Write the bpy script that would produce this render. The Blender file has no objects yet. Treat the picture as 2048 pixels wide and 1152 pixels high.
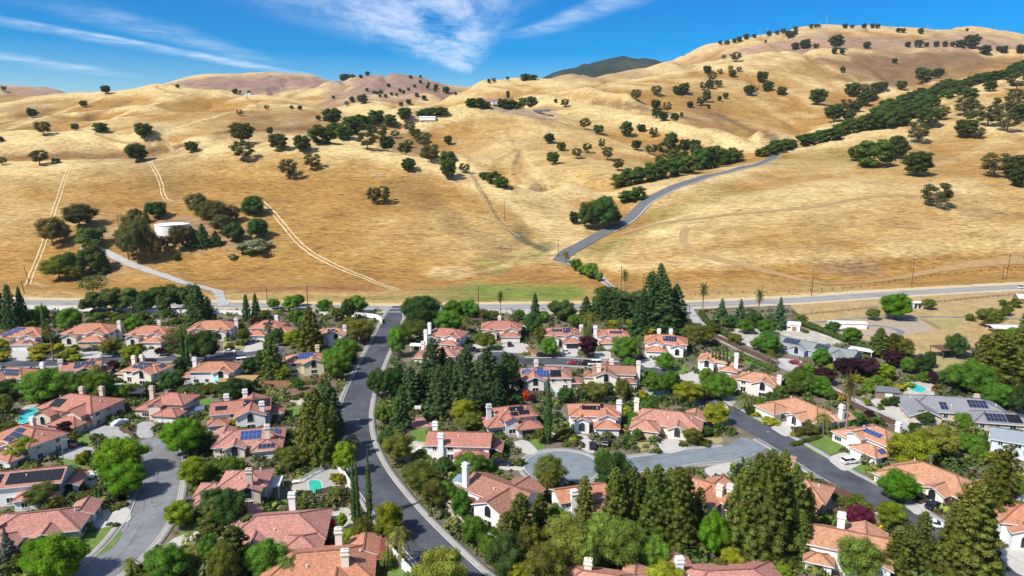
import bpy, math, random
import numpy as np
from mathutils import Vector
R = math.radians
scene = bpy.context.scene
col = scene.collection
rng = np.random.default_rng(7)
random.seed(7)

# ---------------------------------------------------------------- camera, sky, sun, exposure
FOC, CX, CY, HZ, CAMH = 1400.0, 1024.0, 576.0, 300.0, 80.0      # survey of the photograph: focal length and horizon row
PITCH = math.atan((CY - HZ) / FOC)
CP, SP = math.cos(PITCH), math.sin(PITCH)
cam = bpy.data.cameras.new('camera')
cam_ob = bpy.data.objects.new('camera', cam); col.objects.link(cam_ob)
cam_ob.location = (0, 0, CAMH); cam_ob.rotation_euler = (math.pi / 2 - PITCH, 0, 0)
cam.sensor_width = 36.0; cam.lens = FOC / 2048 * 36; cam.clip_start = 1; cam.clip_end = 30000
scene.camera = cam_ob

SUN_EL, SUN_ROT = 48.0, 230.0
def build_world():
    w = bpy.data.worlds.new('World'); scene.world = w; w.use_nodes = True
    nt = w.node_tree; nt.nodes.clear()
    L = nt.links
    def val(x, sock):
        if hasattr(x, 'is_output') or hasattr(x, 'links'): L.new(x, sock)
        else: sock.default_value = x
    def m(op, a, b=0.0, c=0.0, clamp=False):
        n = nt.nodes.new('ShaderNodeMath'); n.operation = op; n.use_clamp = clamp
        val(a, n.inputs[0]); val(b, n.inputs[1])
        if op in ('MULTIPLY_ADD', 'SMOOTH_MIN'): val(c, n.inputs[2])
        return n.outputs[0]
    def smooth(x, lo, hi):
        n = nt.nodes.new('ShaderNodeMapRange'); n.interpolation_type = 'SMOOTHSTEP'
        val(x, n.inputs[0]); n.inputs[1].default_value = lo; n.inputs[2].default_value = hi
        n.inputs[3].default_value = 0; n.inputs[4].default_value = 1
        return n.outputs[0]
    sky = nt.nodes.new('ShaderNodeTexSky'); sky.sky_type = 'NISHITA'; sky.sun_disc = False
    sky.sun_elevation = R(SUN_EL); sky.sun_rotation = R(SUN_ROT)
    sky.altitude = 300; sky.air_density = 1.0; sky.dust_density = 0.25; sky.ozone_density = 3.0
    hs = nt.nodes.new('ShaderNodeHueSaturation'); hs.inputs['Saturation'].default_value = 1.95; hs.inputs['Value'].default_value = 1.06
    hs.inputs['Hue'].default_value = 0.512
    L.new(sky.outputs[0], hs.inputs['Color'])
    tc = nt.nodes.new('ShaderNodeTexCoord')
    sx = nt.nodes.new('ShaderNodeSeparateXYZ'); L.new(tc.outputs['Generated'], sx.inputs[0])
    X, Y, Z = sx.outputs
    # cirrus lies on a high flat layer: plane coordinates of the view direction
    zz = m('MAXIMUM', Z, 0.03)
    U = m('DIVIDE', X, zz); V = m('DIVIDE', Y, zz)
    cv = nt.nodes.new('ShaderNodeCombineXYZ'); L.new(U, cv.inputs[0]); L.new(V, cv.inputs[1])
    def noise(scale, detail, rough, sxy=(1, 1), rot=0, dist=0.0):
        mp = nt.nodes.new('ShaderNodeMapping'); mp.inputs['Scale'].default_value = (sxy[0], sxy[1], 1); mp.inputs['Rotation'].default_value = (0, 0, rot)
        L.new(cv.outputs[0], mp.inputs[0])
        n = nt.nodes.new('ShaderNodeTexNoise'); n.inputs['Scale'].default_value = scale; n.inputs['Detail'].default_value = detail
        n.inputs['Roughness'].default_value = rough; n.inputs['Distortion'].default_value = dist
        L.new(mp.outputs[0], n.inputs['Vector']); return n.outputs[0]
    wob = noise(0.6, 3, 0.5)
    def streak(p, q, wid, amp, feather, seedrot):
        # soft band along the line p-q of the cloud layer
        dx, dy = q[0] - p[0], q[1] - p[1]; ln = math.hypot(dx, dy); nx, ny = -dy / ln, dx / ln
        d = m('ADD', m('MULTIPLY', m('SUBTRACT', U, p[0]), nx), m('MULTIPLY', m('SUBTRACT', V, p[1]), ny))
        d = m('ADD', d, m('MULTIPLY', m('SUBTRACT', wob, 0.5), wid * 1.3))
        t = m('ADD', m('MULTIPLY', m('SUBTRACT', U, p[0]), dx / ln ** 2), m('MULTIPLY', m('SUBTRACT', V, p[1]), dy / ln ** 2))
        band = m('MULTIPLY', smooth(d, -wid * feather, -wid * 0.05), m('SUBTRACT', 1.0, smooth(d, wid * 0.05, wid)))
        ends = m('MULTIPLY', smooth(t, -0.35, 0.12), m('SUBTRACT', 1.0, smooth(t, 0.8, 1.25)))
        grain = noise(2.2, 8, 0.68, (1.0, 1.0), seedrot, 0.4)
        return m('MULTIPLY', m('MULTIPLY', m('MULTIPLY', band, ends), m('ADD', 0.35, smooth(grain, 0.36, 0.66))), amp)
    def P(px, py): return ((px - CX) / (HZ - py), FOC / (HZ - py))
    s1 = streak(P(20, 50), P(600, 152), 0.42, 0.34, 0.5, 0.3)
    s2 = streak(P(215, 45), P(560, 135), 0.42, 0.16, 1.0, 0.9)
    s3 = streak(P(-20, 113), P(270, 158), 0.55, 0.22, 0.8, 0.5)
    # fan of cirrus: apex low on the ridge, spreading overhead
    a = P(940, 158)
    ang = m('DIVIDE', m('SUBTRACT', U, a[0]), m('SUBTRACT', a[1] + 0.4, V))     # lateral / distance from apex
    near = m('SUBTRACT', a[1] + 0.4, V)
    fan = m('MULTIPLY', smooth(ang, -0.33, 0.02), m('SUBTRACT', 1.0, smooth(ang, 0.04, 0.17)))
    fan = m('MULTIPLY', fan, smooth(near, 0.0, 1.8))
    gr = noise(1.6, 9, 0.66, (1.5, 0.55), -0.25, 0.5); gr2 = noise(7.0, 6, 0.6, (1.0, 0.5), 0.35)
    tex = m('ADD', smooth(gr, 0.30, 0.72), m('MULTIPLY', m('SUBTRACT', gr2, 0.5), 0.55))
    fan = m('MULTIPLY', fan, m('MULTIPLY', tex, 0.60))
    s4 = streak(P(1060, 78), P(1250, 8), 0.34, 0.26, 0.5, -0.4)
    s5 = streak(P(700, 12), P(860, 95), 0.5, 0.16, 0.6, 0.2)
    cl = m('ADD', m('ADD', m('ADD', s1, s2), m('ADD', s3, fan)), m('ADD', s4, s5))
    cl = m('MULTIPLY', cl, smooth(Z, 0.03, 0.09), clamp=True)
    mix = nt.nodes.new('ShaderNodeMix'); mix.data_type = 'RGBA'
    L.new(cl, mix.inputs[0]); L.new(hs.outputs[0], mix.inputs[6]); mix.inputs[7].default_value = (9.5, 10.2, 11.0, 1)
    bg = nt.nodes.new('ShaderNodeBackground'); bg.inputs['Strength'].default_value = 0.085
    L.new(mix.outputs[2], bg.inputs['Color'])
    out = nt.nodes.new('ShaderNodeOutputWorld'); L.new(bg.outputs[0], out.inputs[0])
build_world()
sun = bpy.data.lights.new('sun', 'SUN'); sun.energy = 4.6; sun.angle = R(0.5); sun.color = (1.0, 0.95, 0.87)
sun_ob = bpy.data.objects.new('sun', sun); col.objects.link(sun_ob)
_e, _a = R(SUN_EL), R(SUN_ROT)
SUND = Vector((math.sin(_a) * math.cos(_e), math.cos(_a) * math.cos(_e), math.sin(_e)))
sun_ob.rotation_euler = SUND.to_track_quat('Z', 'Y').to_euler()
vs = scene.view_settings
vs.view_transform = 'Standard'; vs.look = 'None'; vs.gamma = 1.0; vs.exposure = 0.52; vs.use_curve_mapping = False
scene.cycles.max_bounces = 5; scene.cycles.diffuse_bounces = 2; scene.cycles.glossy_bounces = 2
scene.cycles.transmission_bounces = 2; scene.cycles.transparent_max_bounces = 4
scene.cycles.use_denoising = True

# ---------------------------------------------------------------- helpers
def link(ob, parent=None):
    col.objects.link(ob)
    if parent is not None: ob.parent = parent
    return ob
def empty(name, loc, rz=0.0):
    o = bpy.data.objects.new(name, None); o.empty_display_size = 0.3
    o.location = loc; o.rotation_euler = (0, 0, rz); return link(o)
def tag(o, label=None, cat=None, group=None, kind=None):
    if label: o['label'] = label
    if cat: o['category'] = cat
    if group: o['group'] = group
    if kind: o['kind'] = kind
    return o
def ob(name, me, parent=None, loc=None, rz=0.0, color=None, scale=None):
    o = bpy.data.objects.new(name, me)
    if loc is not None: o.location = loc
    if rz: o.rotation_euler = (0, 0, rz)
    if scale is not None: o.scale = scale
    if color is not None: o.color = (*color, 1)
    return link(o, parent)
def mesh_np(name, verts, faces, mats, midx=None, smooth=False, uv=None):
    """mesh from numpy arrays: faces is (n,3) or (n,4)"""
    me = bpy.data.meshes.new(name)
    verts = np.asarray(verts, np.float32); faces = np.asarray(faces, np.int32)
    n, k = faces.shape
    me.vertices.add(len(verts)); me.vertices.foreach_set('co', verts.ravel())
    me.loops.add(n * k); me.loops.foreach_set('vertex_index', faces.ravel())
    me.polygons.add(n); me.polygons.foreach_set('loop_start', np.arange(0, n * k, k, dtype=np.int32))
    if midx is not None: me.polygons.foreach_set('material_index', np.asarray(midx, np.int32))
    if smooth: me.polygons.foreach_set('use_smooth', np.ones(n, bool))
    for m in mats: me.materials.append(m)
    if uv is not None:
        l = me.uv_layers.new(name='UVMap'); l.data.foreach_set('uv', np.asarray(uv, np.float32).ravel())
    me.update(calc_edges=True); return me
class MB:
    """collects polygons, then makes one mesh"""
    def __init__(s): s.v = []; s.f = []; s.m = []; s.uv = []
    def poly(s, pts, mi=0, uv=None):
        i = len(s.v); s.v += [tuple(p) for p in pts]; s.f.append(tuple(range(i, i + len(pts)))); s.m.append(mi)
        s.uv += uv if uv else [(0, 0)] * len(pts)
    def box(s, x0, x1, y0, y1, z0, z1, mi=0, bottom=True):
        p = [(x0, y0, z0), (x1, y0, z0), (x1, y1, z0), (x0, y1, z0), (x0, y0, z1), (x1, y0, z1), (x1, y1, z1), (x0, y1, z1)]
        for q in ((0, 1, 5, 4), (1, 2, 6, 5), (2, 3, 7, 6), (3, 0, 4, 7), (4, 5, 6, 7)) + (((3, 2, 1, 0),) if bottom else ()):
            s.poly([p[i] for i in q], mi)
    def beam(s, a, b, w, h, mi=0):
        a, b = Vector(a), Vector(b); d = (b - a).normalized()
        r = d.cross(Vector((0, 0, 1)))
        r = r.normalized() if r.length > 1e-4 else Vector((1, 0, 0))
        u = r.cross(d).normalized(); r *= w / 2; u *= h / 2
        A = [a - r - u, a + r - u, a + r + u, a - r + u]; B = [p + (b - a) for p in A]
        for i in range(4): j = (i + 1) % 4; s.poly([A[i], A[j], B[j], B[i]], mi)
        s.poly(A[::-1], mi); s.poly(B, mi)
    def tube(s, pts, rad, n=6, mi=0, cap=True):
        rings = []
        for k, p in enumerate(pts):
            p = Vector(p); q = Vector(pts[min(k + 1, len(pts) - 1)]) - Vector(pts[max(k - 1, 0)])
            q = q.normalized() if q.length > 0 else Vector((0, 0, 1))
            r = q.cross(Vector((0, 1, 0.01))).normalized(); u = r.cross(q)
            rr = rad[k] if hasattr(rad, '__len__') else rad
            rings.append([p + (r * math.cos(2 * math.pi * i / n) + u * math.sin(2 * math.pi * i / n)) * rr for i in range(n)])
        for a, b in zip(rings, rings[1:]):
            for i in range(n): j = (i + 1) % n; s.poly([a[i], a[j], b[j], b[i]], mi)
        if cap: s.poly(rings[-1], mi); s.poly(rings[0][::-1], mi)
    def mesh(s, name, mats, smooth=False, uv=False):
        me = bpy.data.meshes.new(name); me.from_pydata(s.v, [], s.f)
        for m in mats: me.materials.append(m)
        me.polygons.foreach_set('material_index', s.m)
        if smooth: me.polygons.foreach_set('use_smooth', [True] * len(s.f))
        if uv:
            l = me.uv_layers.new(name='UVMap'); l.data.foreach_set('uv', [c for p in s.uv for c in p])
        me.update(); return me
    def build(s, name, mats, parent=None, loc=None, rz=0.0, color=None, smooth=False, uv=False):
        return ob(name, s.mesh(name, mats, smooth, uv), parent, loc, rz, color)

# ---------------------------------------------------------------- materials
def lin(r, g, b): return tuple(((c / 255 + 0.055) / 1.055) ** 2.4 if c > 10 else c / 255 / 12.92 for c in (r, g, b))
def mat(name, base=(0.5, 0.5, 0.5), rough=0.8, objcol=False, spec=0.3, metal=0.0):
    m = bpy.data.materials.new(name); m.use_nodes = True
    nt = m.node_tree; b = nt.nodes['Principled BSDF']
    b.inputs['Base Color'].default_value = (*base, 1); b.inputs['Roughness'].default_value = rough
    b.inputs['Specular IOR Level'].default_value = spec; b.inputs['Metallic'].default_value = metal
    m['_b'] = 1
    if objcol:
        oi = nt.nodes.new('ShaderNodeObjectInfo'); nt.links.new(oi.outputs['Color'], b.inputs['Base Color'])
    return m
def nodes(m):
    nt = m.node_tree; return nt, nt.nodes['Principled BSDF'], nt.links
def tex_noise(nt, scale, detail=4, rough=0.6, coord='Position', scl=(1, 1, 1), rot=(0, 0, 0)):
    if coord == 'Position':
        g = nt.nodes.new('ShaderNodeNewGeometry').outputs['Position']
    elif coord == 'UV':
        g = nt.nodes.new('ShaderNodeTexCoord').outputs['UV']
    else:
        g = nt.nodes.new('ShaderNodeTexCoord').outputs['Object']
    mp = nt.nodes.new('ShaderNodeMapping'); mp.inputs['Scale'].default_value = scl; mp.inputs['Rotation'].default_value = rot
    nt.links.new(g, mp.inputs[0])
    n = nt.nodes.new('ShaderNodeTexNoise'); n.inputs['Scale'].default_value = scale; n.inputs['Detail'].default_value = detail; n.inputs['Roughness'].default_value = rough
    nt.links.new(mp.outputs[0], n.inputs['Vector']); return n.outputs[0]
def maprange(nt, x, a, b, c, d):
    n = nt.nodes.new('ShaderNodeMapRange'); nt.links.new(x, n.inputs[0])
    for i, v in enumerate((a, b, c, d)): n.inputs[i + 1].default_value = v
    return n.outputs[0]
def mixc(nt, f, a, b, mode='MIX'):
    n = nt.nodes.new('ShaderNodeMix'); n.data_type = 'RGBA'; n.blend_type = mode
    for s, i in ((f, 0), (a, 6), (b, 7)):
        if isinstance(s, (tuple, list)): n.inputs[i].default_value = (*s, 1) if len(s) == 3 else s
        elif isinstance(s, (int, float)): n.inputs[i].default_value = s
        else: nt.links.new(s, n.inputs[i])
    return n.outputs[2]
def bump(nt, b, h, strength=0.3, dist=0.1):
    n = nt.nodes.new('ShaderNodeBump'); n.inputs['Strength'].default_value = strength; n.inputs['Distance'].default_value = dist
    nt.links.new(h, n.inputs['Height']); nt.links.new(n.outputs[0], b.inputs['Normal'])
def mottled(name, c1, c2, scale, rough=0.9, c3=None, s3=1.0, bumpd=0.0, lo=0.35, hi=0.65, spec=0.2):
    m = mat(name, c1, rough, spec=spec); nt, b, L = nodes(m)
    n = tex_noise(nt, scale, 6, 0.65)
    c = mixc(nt, maprange(nt, n, lo, hi, 0, 1), c1, c2)
    if c3:
        n2 = tex_noise(nt, s3, 5, 0.6)
        c = mixc(nt, maprange(nt, n2, 0.5, 0.7, 0, 1), c, c3)
    L.new(c, b.inputs['Base Color'])
    if bumpd: bump(nt, b, n, 0.5, bumpd)
    return m
# ---------------------------------------------------------------- terrain: heights measured along ridges, spurs and hollows
def ray(px, py):
    a, b = (px - CX) / FOC, (CY - py) / FOC
    return np.array((a, CP + b * SP, -SP + b * CP))
def at_depth(px, py, Y):
    d = ray(px, py); t = Y / d[1]; return np.array((d[0] * t, Y, CAMH + d[2] * t))
def flat(px, py, z=0.0):
    d = ray(px, py); t = (z - CAMH) / d[2]; return Vector((d[0] * t, d[1] * t, z))
# (photo column, photo row, metres away) of points seen on the hills
RIDGES = '''
-150,560,430 0,560,430 200,556,430 400,556,432 600,562,428 800,572,422 950,580,415 1080,575,418 1200,568,425
-150,450,500 0,450,500 150,450,500 300,446,505 450,446,505 600,440,512 750,440,512 850,450,505 930,462,498 1000,480,485 1060,505,465
-150,500,465 150,500,465 340,480,478 500,500,468 700,505,465 900,520,455
-150,390,560 100,390,560 300,385,565 500,375,570 650,370,575 780,372,575 880,390,560 960,420,535
^ -150,330,650 -60,329,650 0,328,650 70,327,650 145,325,650 220,323,650 300,320,650 350,309,655 400,299,660 470,290,665 560,287,668 650,290,668 700,295,662 760,303,655 810,313,648 860,325,640 900,337,630 950,352,615 1022,374,595 1075,388,590 1128,398,588
-150,290,800 0,287,800 100,284,800 200,272,812 273,270,812 320,280,795 370,292,770 420,296,765
-150,268,880 -40,262,880 14,256,890 60,241,950 110,226,1020 160,209,1100 205,193,1160
^ -150,215,1150 -60,210,1180 0,207,1200 50,199,1210 102,191,1220 150,187,1230 200,185,1240 250,180,1240 308,173,1240 350,176,1240 387,181,1240 430,185,1240 479,191,1230 530,196,1220 580,202,1220 630,210,1210 677,219,1200
60,262,840 178,251,880 230,233,950 280,216,1030 330,198,1120
80,250,930 150,222,1010 195,241,1000 250,211,1120 120,262,880
308,266,800 360,252,850 400,239,900 440,228,960 480,219,1010 520,214,1040 565,212,1050 600,214,1050 640,222,1040 680,232,1010 715,246,960
360,221,1060 420,211,1120 330,240,920 290,256,840 520,250,880 460,262,830 420,275,800 580,245,900 640,255,890
520,280,790 600,280,800 660,275,820 690,262,860 720,248,930
^ -150,176,2600 0,172,2600 60,173,2600 95,178,2550 125,186,2450
^ 240,182,2000 300,174,2100 350,163,2200 385,158,2250 420,155,2300 480,158,2300 540,157,2300 590,161,2300 640,160,2250 665,162,2100 700,155,1900 740,148,1900 785,144,1900 830,150,1900 880,160,1900 920,168,1950 945,176,2000
470,180,1900 560,180,1900 640,185,1750 700,195,1550 760,180,1700 820,185,1650 870,190,1550 790,205,1400 720,212,1350
760,228,1050 820,222,1060 700,225,1150
^ 800,262,880 840,248,905 870,236,930 900,224,960 945,216,985 1000,214,990
1040,214,992 1065,214,995 1090,217,1000
760,292,790 800,300,770 840,310,750
880,262,880 940,255,890 1000,250,895 1060,250,890 1110,262,865
900,300,800 1000,290,810 1080,300,790 1000,335,730 930,335,720 1080,350,690 1130,330,720 1180,350,680 1060,378,640 1130,388,625 1200,385,620
1105,237,945 1160,254,905 1207,271,870 1255,291,830 1310,312,795 1350,325,780
^ 1084,200,1110 1130,206,1095 1173,213,1070 1215,219,1040 1258,226,1005 1310,236,970 1360,247,935 1410,262,895 1450,272,865 1490,285,835 1525,297,815
1200,245,935 1300,275,880 1380,295,840 1440,315,800
^ 880,204,1300 900,195,1350 940,181,1420 990,166,1480 1040,160,1520 1063,161,1500 1100,168,1500 1139,173,1500 1204,172,1520 1258,165,1560 1300,157,1600 1348,146,1650 1406,129,1680 1450,119,1700 1485,111,1720 1530,104,1740 1584,99,1760 1630,98,1770 1690,97,1800 1760,96,1800 1861,95,1800 1950,94,1800 2048,93,1800 2200,92,1800
1000,185,1300 1080,190,1250 1160,195,1200 1240,200,1150 1300,185,1300
^ 1063,162,1950 1122,146,2050 1160,149,2050 1204,151,2050 1250,142,2050 1300,131,2080 1340,119,2150
^ 1352,115,2500 1406,93,2600 1450,90,2650 1519,75,2700 1560,69,2700 1587,63,2700 1645,54,2700 1673,55,2700 1741,56,2700 1786,63,2700 1827,68,2700 1895,64,2700 1963,56,2700 1998,61,2700 2032,73,2700 2200,90,2700
1500,92,2300 1650,80,2250 1800,84,2250 1950,80,2250
1350,215,1220 1300,215,1200 1420,190,1300 1480,150,1480 1420,240,1110 1500,200,1270 1540,240,1130 1570,272,1010 1480,258,1060 1590,255,1080 1620,200,1300 1560,150,1500 1650,240,1140
1618,103,1760 1656,134,1600 1707,157,1480 1741,170,1430 1775,182,1390 1795,190,1370
1700,120,1700 1750,140,1600 1820,150,1600 1900,140,1650 2000,130,1700 1850,172,1430 1950,150,1570 1720,195,1370 1760,205,1310
1560,290,900 1610,283,930 1660,264,1020 1710,245,1100 1770,225,1190 1830,205,1270 1900,180,1370 1970,155,1480 2048,130,1600 2200,100,1700
^ 1590,300,810 1640,287,850 1700,270,900 1760,252,960 1810,235,1010 1850,216,1050 1900,194,1110 1960,175,1170 2048,158,1240 2200,140,1300
1630,320,740 1700,318,735 1800,305,745 1900,285,770 1980,262,800 2048,245,830 2200,230,850
1480,378,610 1560,352,660 1620,350,660 1700,372,590 1800,372,590 1900,372,590 2048,370,600 2200,365,610
1290,450,520 1380,425,540 1480,402,560 1600,386,575 1720,390,565
1240,490,480 1350,450,505 1450,440,515 1550,435,518 1700,440,512 1850,440,515 2048,445,515 2200,445,515
1230,535,440 1350,535,440 1450,510,455 1600,510,456 1800,500,465 2048,495,472 2200,490,475
1125,515,458 1150,498,475 1190,475,500 1240,450,525 1270,430,545 1285,412,562 1310,395,580 1360,370,610 1420,352,645 1480,335,690 1530,322,745 1555,311,790
1100,480,490 1120,440,530 1180,425,555 1230,410,575 1110,500,468
1260,385,600 1330,360,640 1400,345,690 1480,326,745
'''
# points that the ridges hide: (column, metres away, height)
HIDDEN = '''
-150,730,50 0,730,50 150,730,52 300,735,55 450,745,64 560,745,70 650,745,70 750,735,62 850,720,52 950,690,42
-150,1600,140 0,1600,140 150,1600,140 300,1600,150 450,1600,155 600,1600,150
-150,2050,190 0,2050,190 60,2050,190
940,1140,142 1000,1140,146 1060,1140,146 880,1120,132
1200,1120,122 1300,1060,112 1400,985,98 1480,900,84
1040,1750,185 1120,1750,205 1204,1750,205 1280,1780,225 1000,1750,180
1400,2050,270 1500,2050,300 1650,2050,325 1800,2050,325 1950,2050,320 2100,2050,320
1700,1000,92 1760,1070,112 1820,1130,135 1900,1230,165 1980,1330,195
-150,3600,120 200,3600,120 600,3200,150 900,2900,150 1200,3200,180 1400,3400,250 1700,3600,330 2000,3600,320 2200,3600,300
-300,6500,60 300,6500,60 900,6500,60 1500,6500,60 2300,6500,60 0,4800,80 800,4800,80 1600,4800,150
-150,395,0 100,395,0 400,395,0 700,395,0 1000,396,0 1200,400,0
1250,405,0 1400,415,0 1600,425,0 1800,435,0 2048,452,0 2250,470,0
-150,340,0 200,340,0 600,340,0 1000,340,0 1400,350,0 1800,370,0 2200,390,0
'''
def _parse(s): return [tuple(float(c) for c in t.split(',')) for t in s.split()]
ctrl = []
for line in RIDGES.strip().splitlines():
    for t in _parse(line.lstrip('^')):
        p = at_depth(*t); ctrl.append(p)
        if line[0] == '^':                                  # the ground falls away behind a crest
            k = 1.075; ctrl.append(np.array((p[0] * k, p[1] * k, p[2] - 0.016 * p[1])))
for px, Y, z in _parse(HIDDEN): ctrl.append(np.array(((px - CX) / FOC * Y / CP * 1.0, Y, z)))
for side in (-1.25, -1.0, 1.0, 1.25):                                   # the country goes on outside the frame
    for Y, z in ((395, 0), (500, 22), (650, 62), (800, 60), (1000, 100), (1250, 150), (1700, 190), (2500, 260), (4000, 120), (6500, 60)):
        ctrl.append(np.array((side * Y, Y + (60 if side > 0 and Y < 420 else 0), z * (1.0 if side < 0 else 1.25))))
ctrl = np.array(ctrl)
def warp(X, Y): return np.stack((np.asarray(X) / np.asarray(Y), np.log(np.asarray(Y))), -1)
_cp = warp(ctrl[:, 0], ctrl[:, 1]); _val = ctrl[:, 2] / ctrl[:, 1]       # solve for the slope seen from the origin, well scaled
def _phi(d2): return -np.sqrt(d2 + 0.018 ** 2)       # taut surface: does not overshoot between survey points
def _solve(reg=0.0):
    n = len(_cp)
    d2 = ((_cp[:, None] - _cp[None]) ** 2).sum(-1)
    A = np.zeros((n + 3, n + 3)); A[:n, :n] = _phi(d2) + reg * np.eye(n)
    P = np.c_[np.ones(n), _cp]; A[:n, n:] = P; A[n:, :n] = P.T
    return np.linalg.solve(A, np.r_[_val, 0, 0, 0])
_w = _solve()
def _rbf(q):
    out = np.empty(len(q))
    for i in range(0, len(q), 20000):
        s = q[i:i + 20000]
        d2 = ((s[:, None] - _cp[None]) ** 2).sum(-1)
        out[i:i + 20000] = _phi(d2) @ _w[:-3] + _w[-3] + s @ _w[-2:]
    return out
NU, NV = 800, 560
UG = np.linspace(-1.22, 1.22, NU)
VG = np.linspace(math.log(330), math.log(6400), NV)
_uu, _vv = np.meshgrid(UG, VG, indexing='ij')
YG = np.exp(_vv); XG = _uu * YG
def foot(u):  # where the slopes begin beyond the county road
    return np.interp(u, [-1.2, 0.12, 0.3, 0.5, 0.73, 1.2], [392, 396, 405, 420, 446, 500])
def sm(t): t = np.clip(t, 0, 1); return t * t * (3 - 2 * t)
def vnoise(x, y, seed):
    xi = np.floor(x).astype(np.int64); yi = np.floor(y).astype(np.int64); fx = x - xi; fy = y - yi
    def h(a, b):
        n = (a * 374761393 + b * 668265263 + seed * 974711) & 0x7fffffff
        n = ((n ^ (n >> 13)) * 1274126177) & 0x7fffffff
        return ((n ^ (n >> 16)) & 0xffff) / 65535.0
    fx = fx * fx * (3 - 2 * fx); fy = fy * fy * (3 - 2 * fy)
    return (h(xi, yi) * (1 - fx) + h(xi + 1, yi) * fx) * (1 - fy) + (h(xi, yi + 1) * (1 - fx) + h(xi + 1, yi + 1) * fx) * fy - 0.5
ZG = _rbf(np.c_[_uu.ravel(), _vv.ravel()]).reshape(NU, NV) * YG
def _blur(a, r):
    k = np.ones(2 * r + 1) / (2 * r + 1)
    for ax in (0, 1): a = np.apply_along_axis(lambda t: np.convolve(np.pad(t, r, 'edge'), k, 'valid'), ax, a)
    return a
ZG = np.maximum(ZG, 0)
ZG = 0.35 * ZG + 0.65 * _blur(_blur(ZG, 3), 3)
ZG += 0.8 * sm((YG - foot(_uu) - 40) / 200) * sm((1900 - YG) / 900) * (ZG - _blur(ZG, 12))
_rel = sm((YG - foot(_uu) - 40) / 300)
ZG += _rel * (vnoise(XG / 130, YG / 130, 3) * 7 + vnoise(XG / 48, YG / 60, 5) * 3.6 + vnoise(XG / 18, YG / 24, 9) * 1.2) * np.clip(YG / 900, 0.5, 2.5) * 0.6
_gul = sm((YG - 640) / 300)
_rid = 0.5 - np.abs(vnoise(XG / 95 + vnoise(XG / 60, YG / 60, 31) * .8, YG / 230, 14)) * 2
_rid2 = 0.5 - np.abs(vnoise(XG / 34 + vnoise(XG / 25, YG / 25, 35), YG / 120, 24)) * 2
ZG -= _gul * np.clip(_rid2, 0, 1) ** 2 * 4.5 * np.clip(YG / 1000, .7, 2.0)
ZG -= _gul * np.clip(_rid, 0, 1) ** 1.5 * 15 * np.clip(YG / 1000, .7, 2.2)
ZG *= sm((YG - foot(_uu)) / 40)
ZG -= 0.06
def terr(X, Y):
    """height of the hill mesh, interpolated on its own grid"""
    X = np.asarray(X, float); Y = np.asarray(Y, float)
    fu = np.clip((X / Y - UG[0]) / (UG[1] - UG[0]), 0, NU - 1.001); fv = np.clip((np.log(Y) - VG[0]) / (VG[1] - VG[0]), 0, NV - 1.001)
    i = fu.astype(int); j = fv.astype(int); a = fu - i; b = fv - j
    return (ZG[i, j] * (1 - a) + ZG[i + 1, j] * a) * (1 - b) + (ZG[i, j + 1] * (1 - a) + ZG[i + 1, j + 1] * a) * b
_march = np.exp(np.linspace(math.log(340), math.log(6000), 3000))
def site(px, py):
    """ground point seen at a photo position: yards and roads lie at z = 0, beyond them the hills"""
    d = ray(px, py)
    if d[2] < 0:
        p = flat(px, py)
        if p.y < foot(p.x / p.y) - 2: return p
    X = d[0] / d[1] * _march; Zr = CAMH + d[2] / d[1] * _march
    hit = np.nonzero(terr(X, _march) >= Zr)[0]
    k = hit[0] if len(hit) else int(np.argmin(Zr - terr(X, _march) + np.where(_march > 2900, 1e6, 0)))
    return Vector((X[k], _march[k], float(terr(X[k], _march[k]))))

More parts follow.
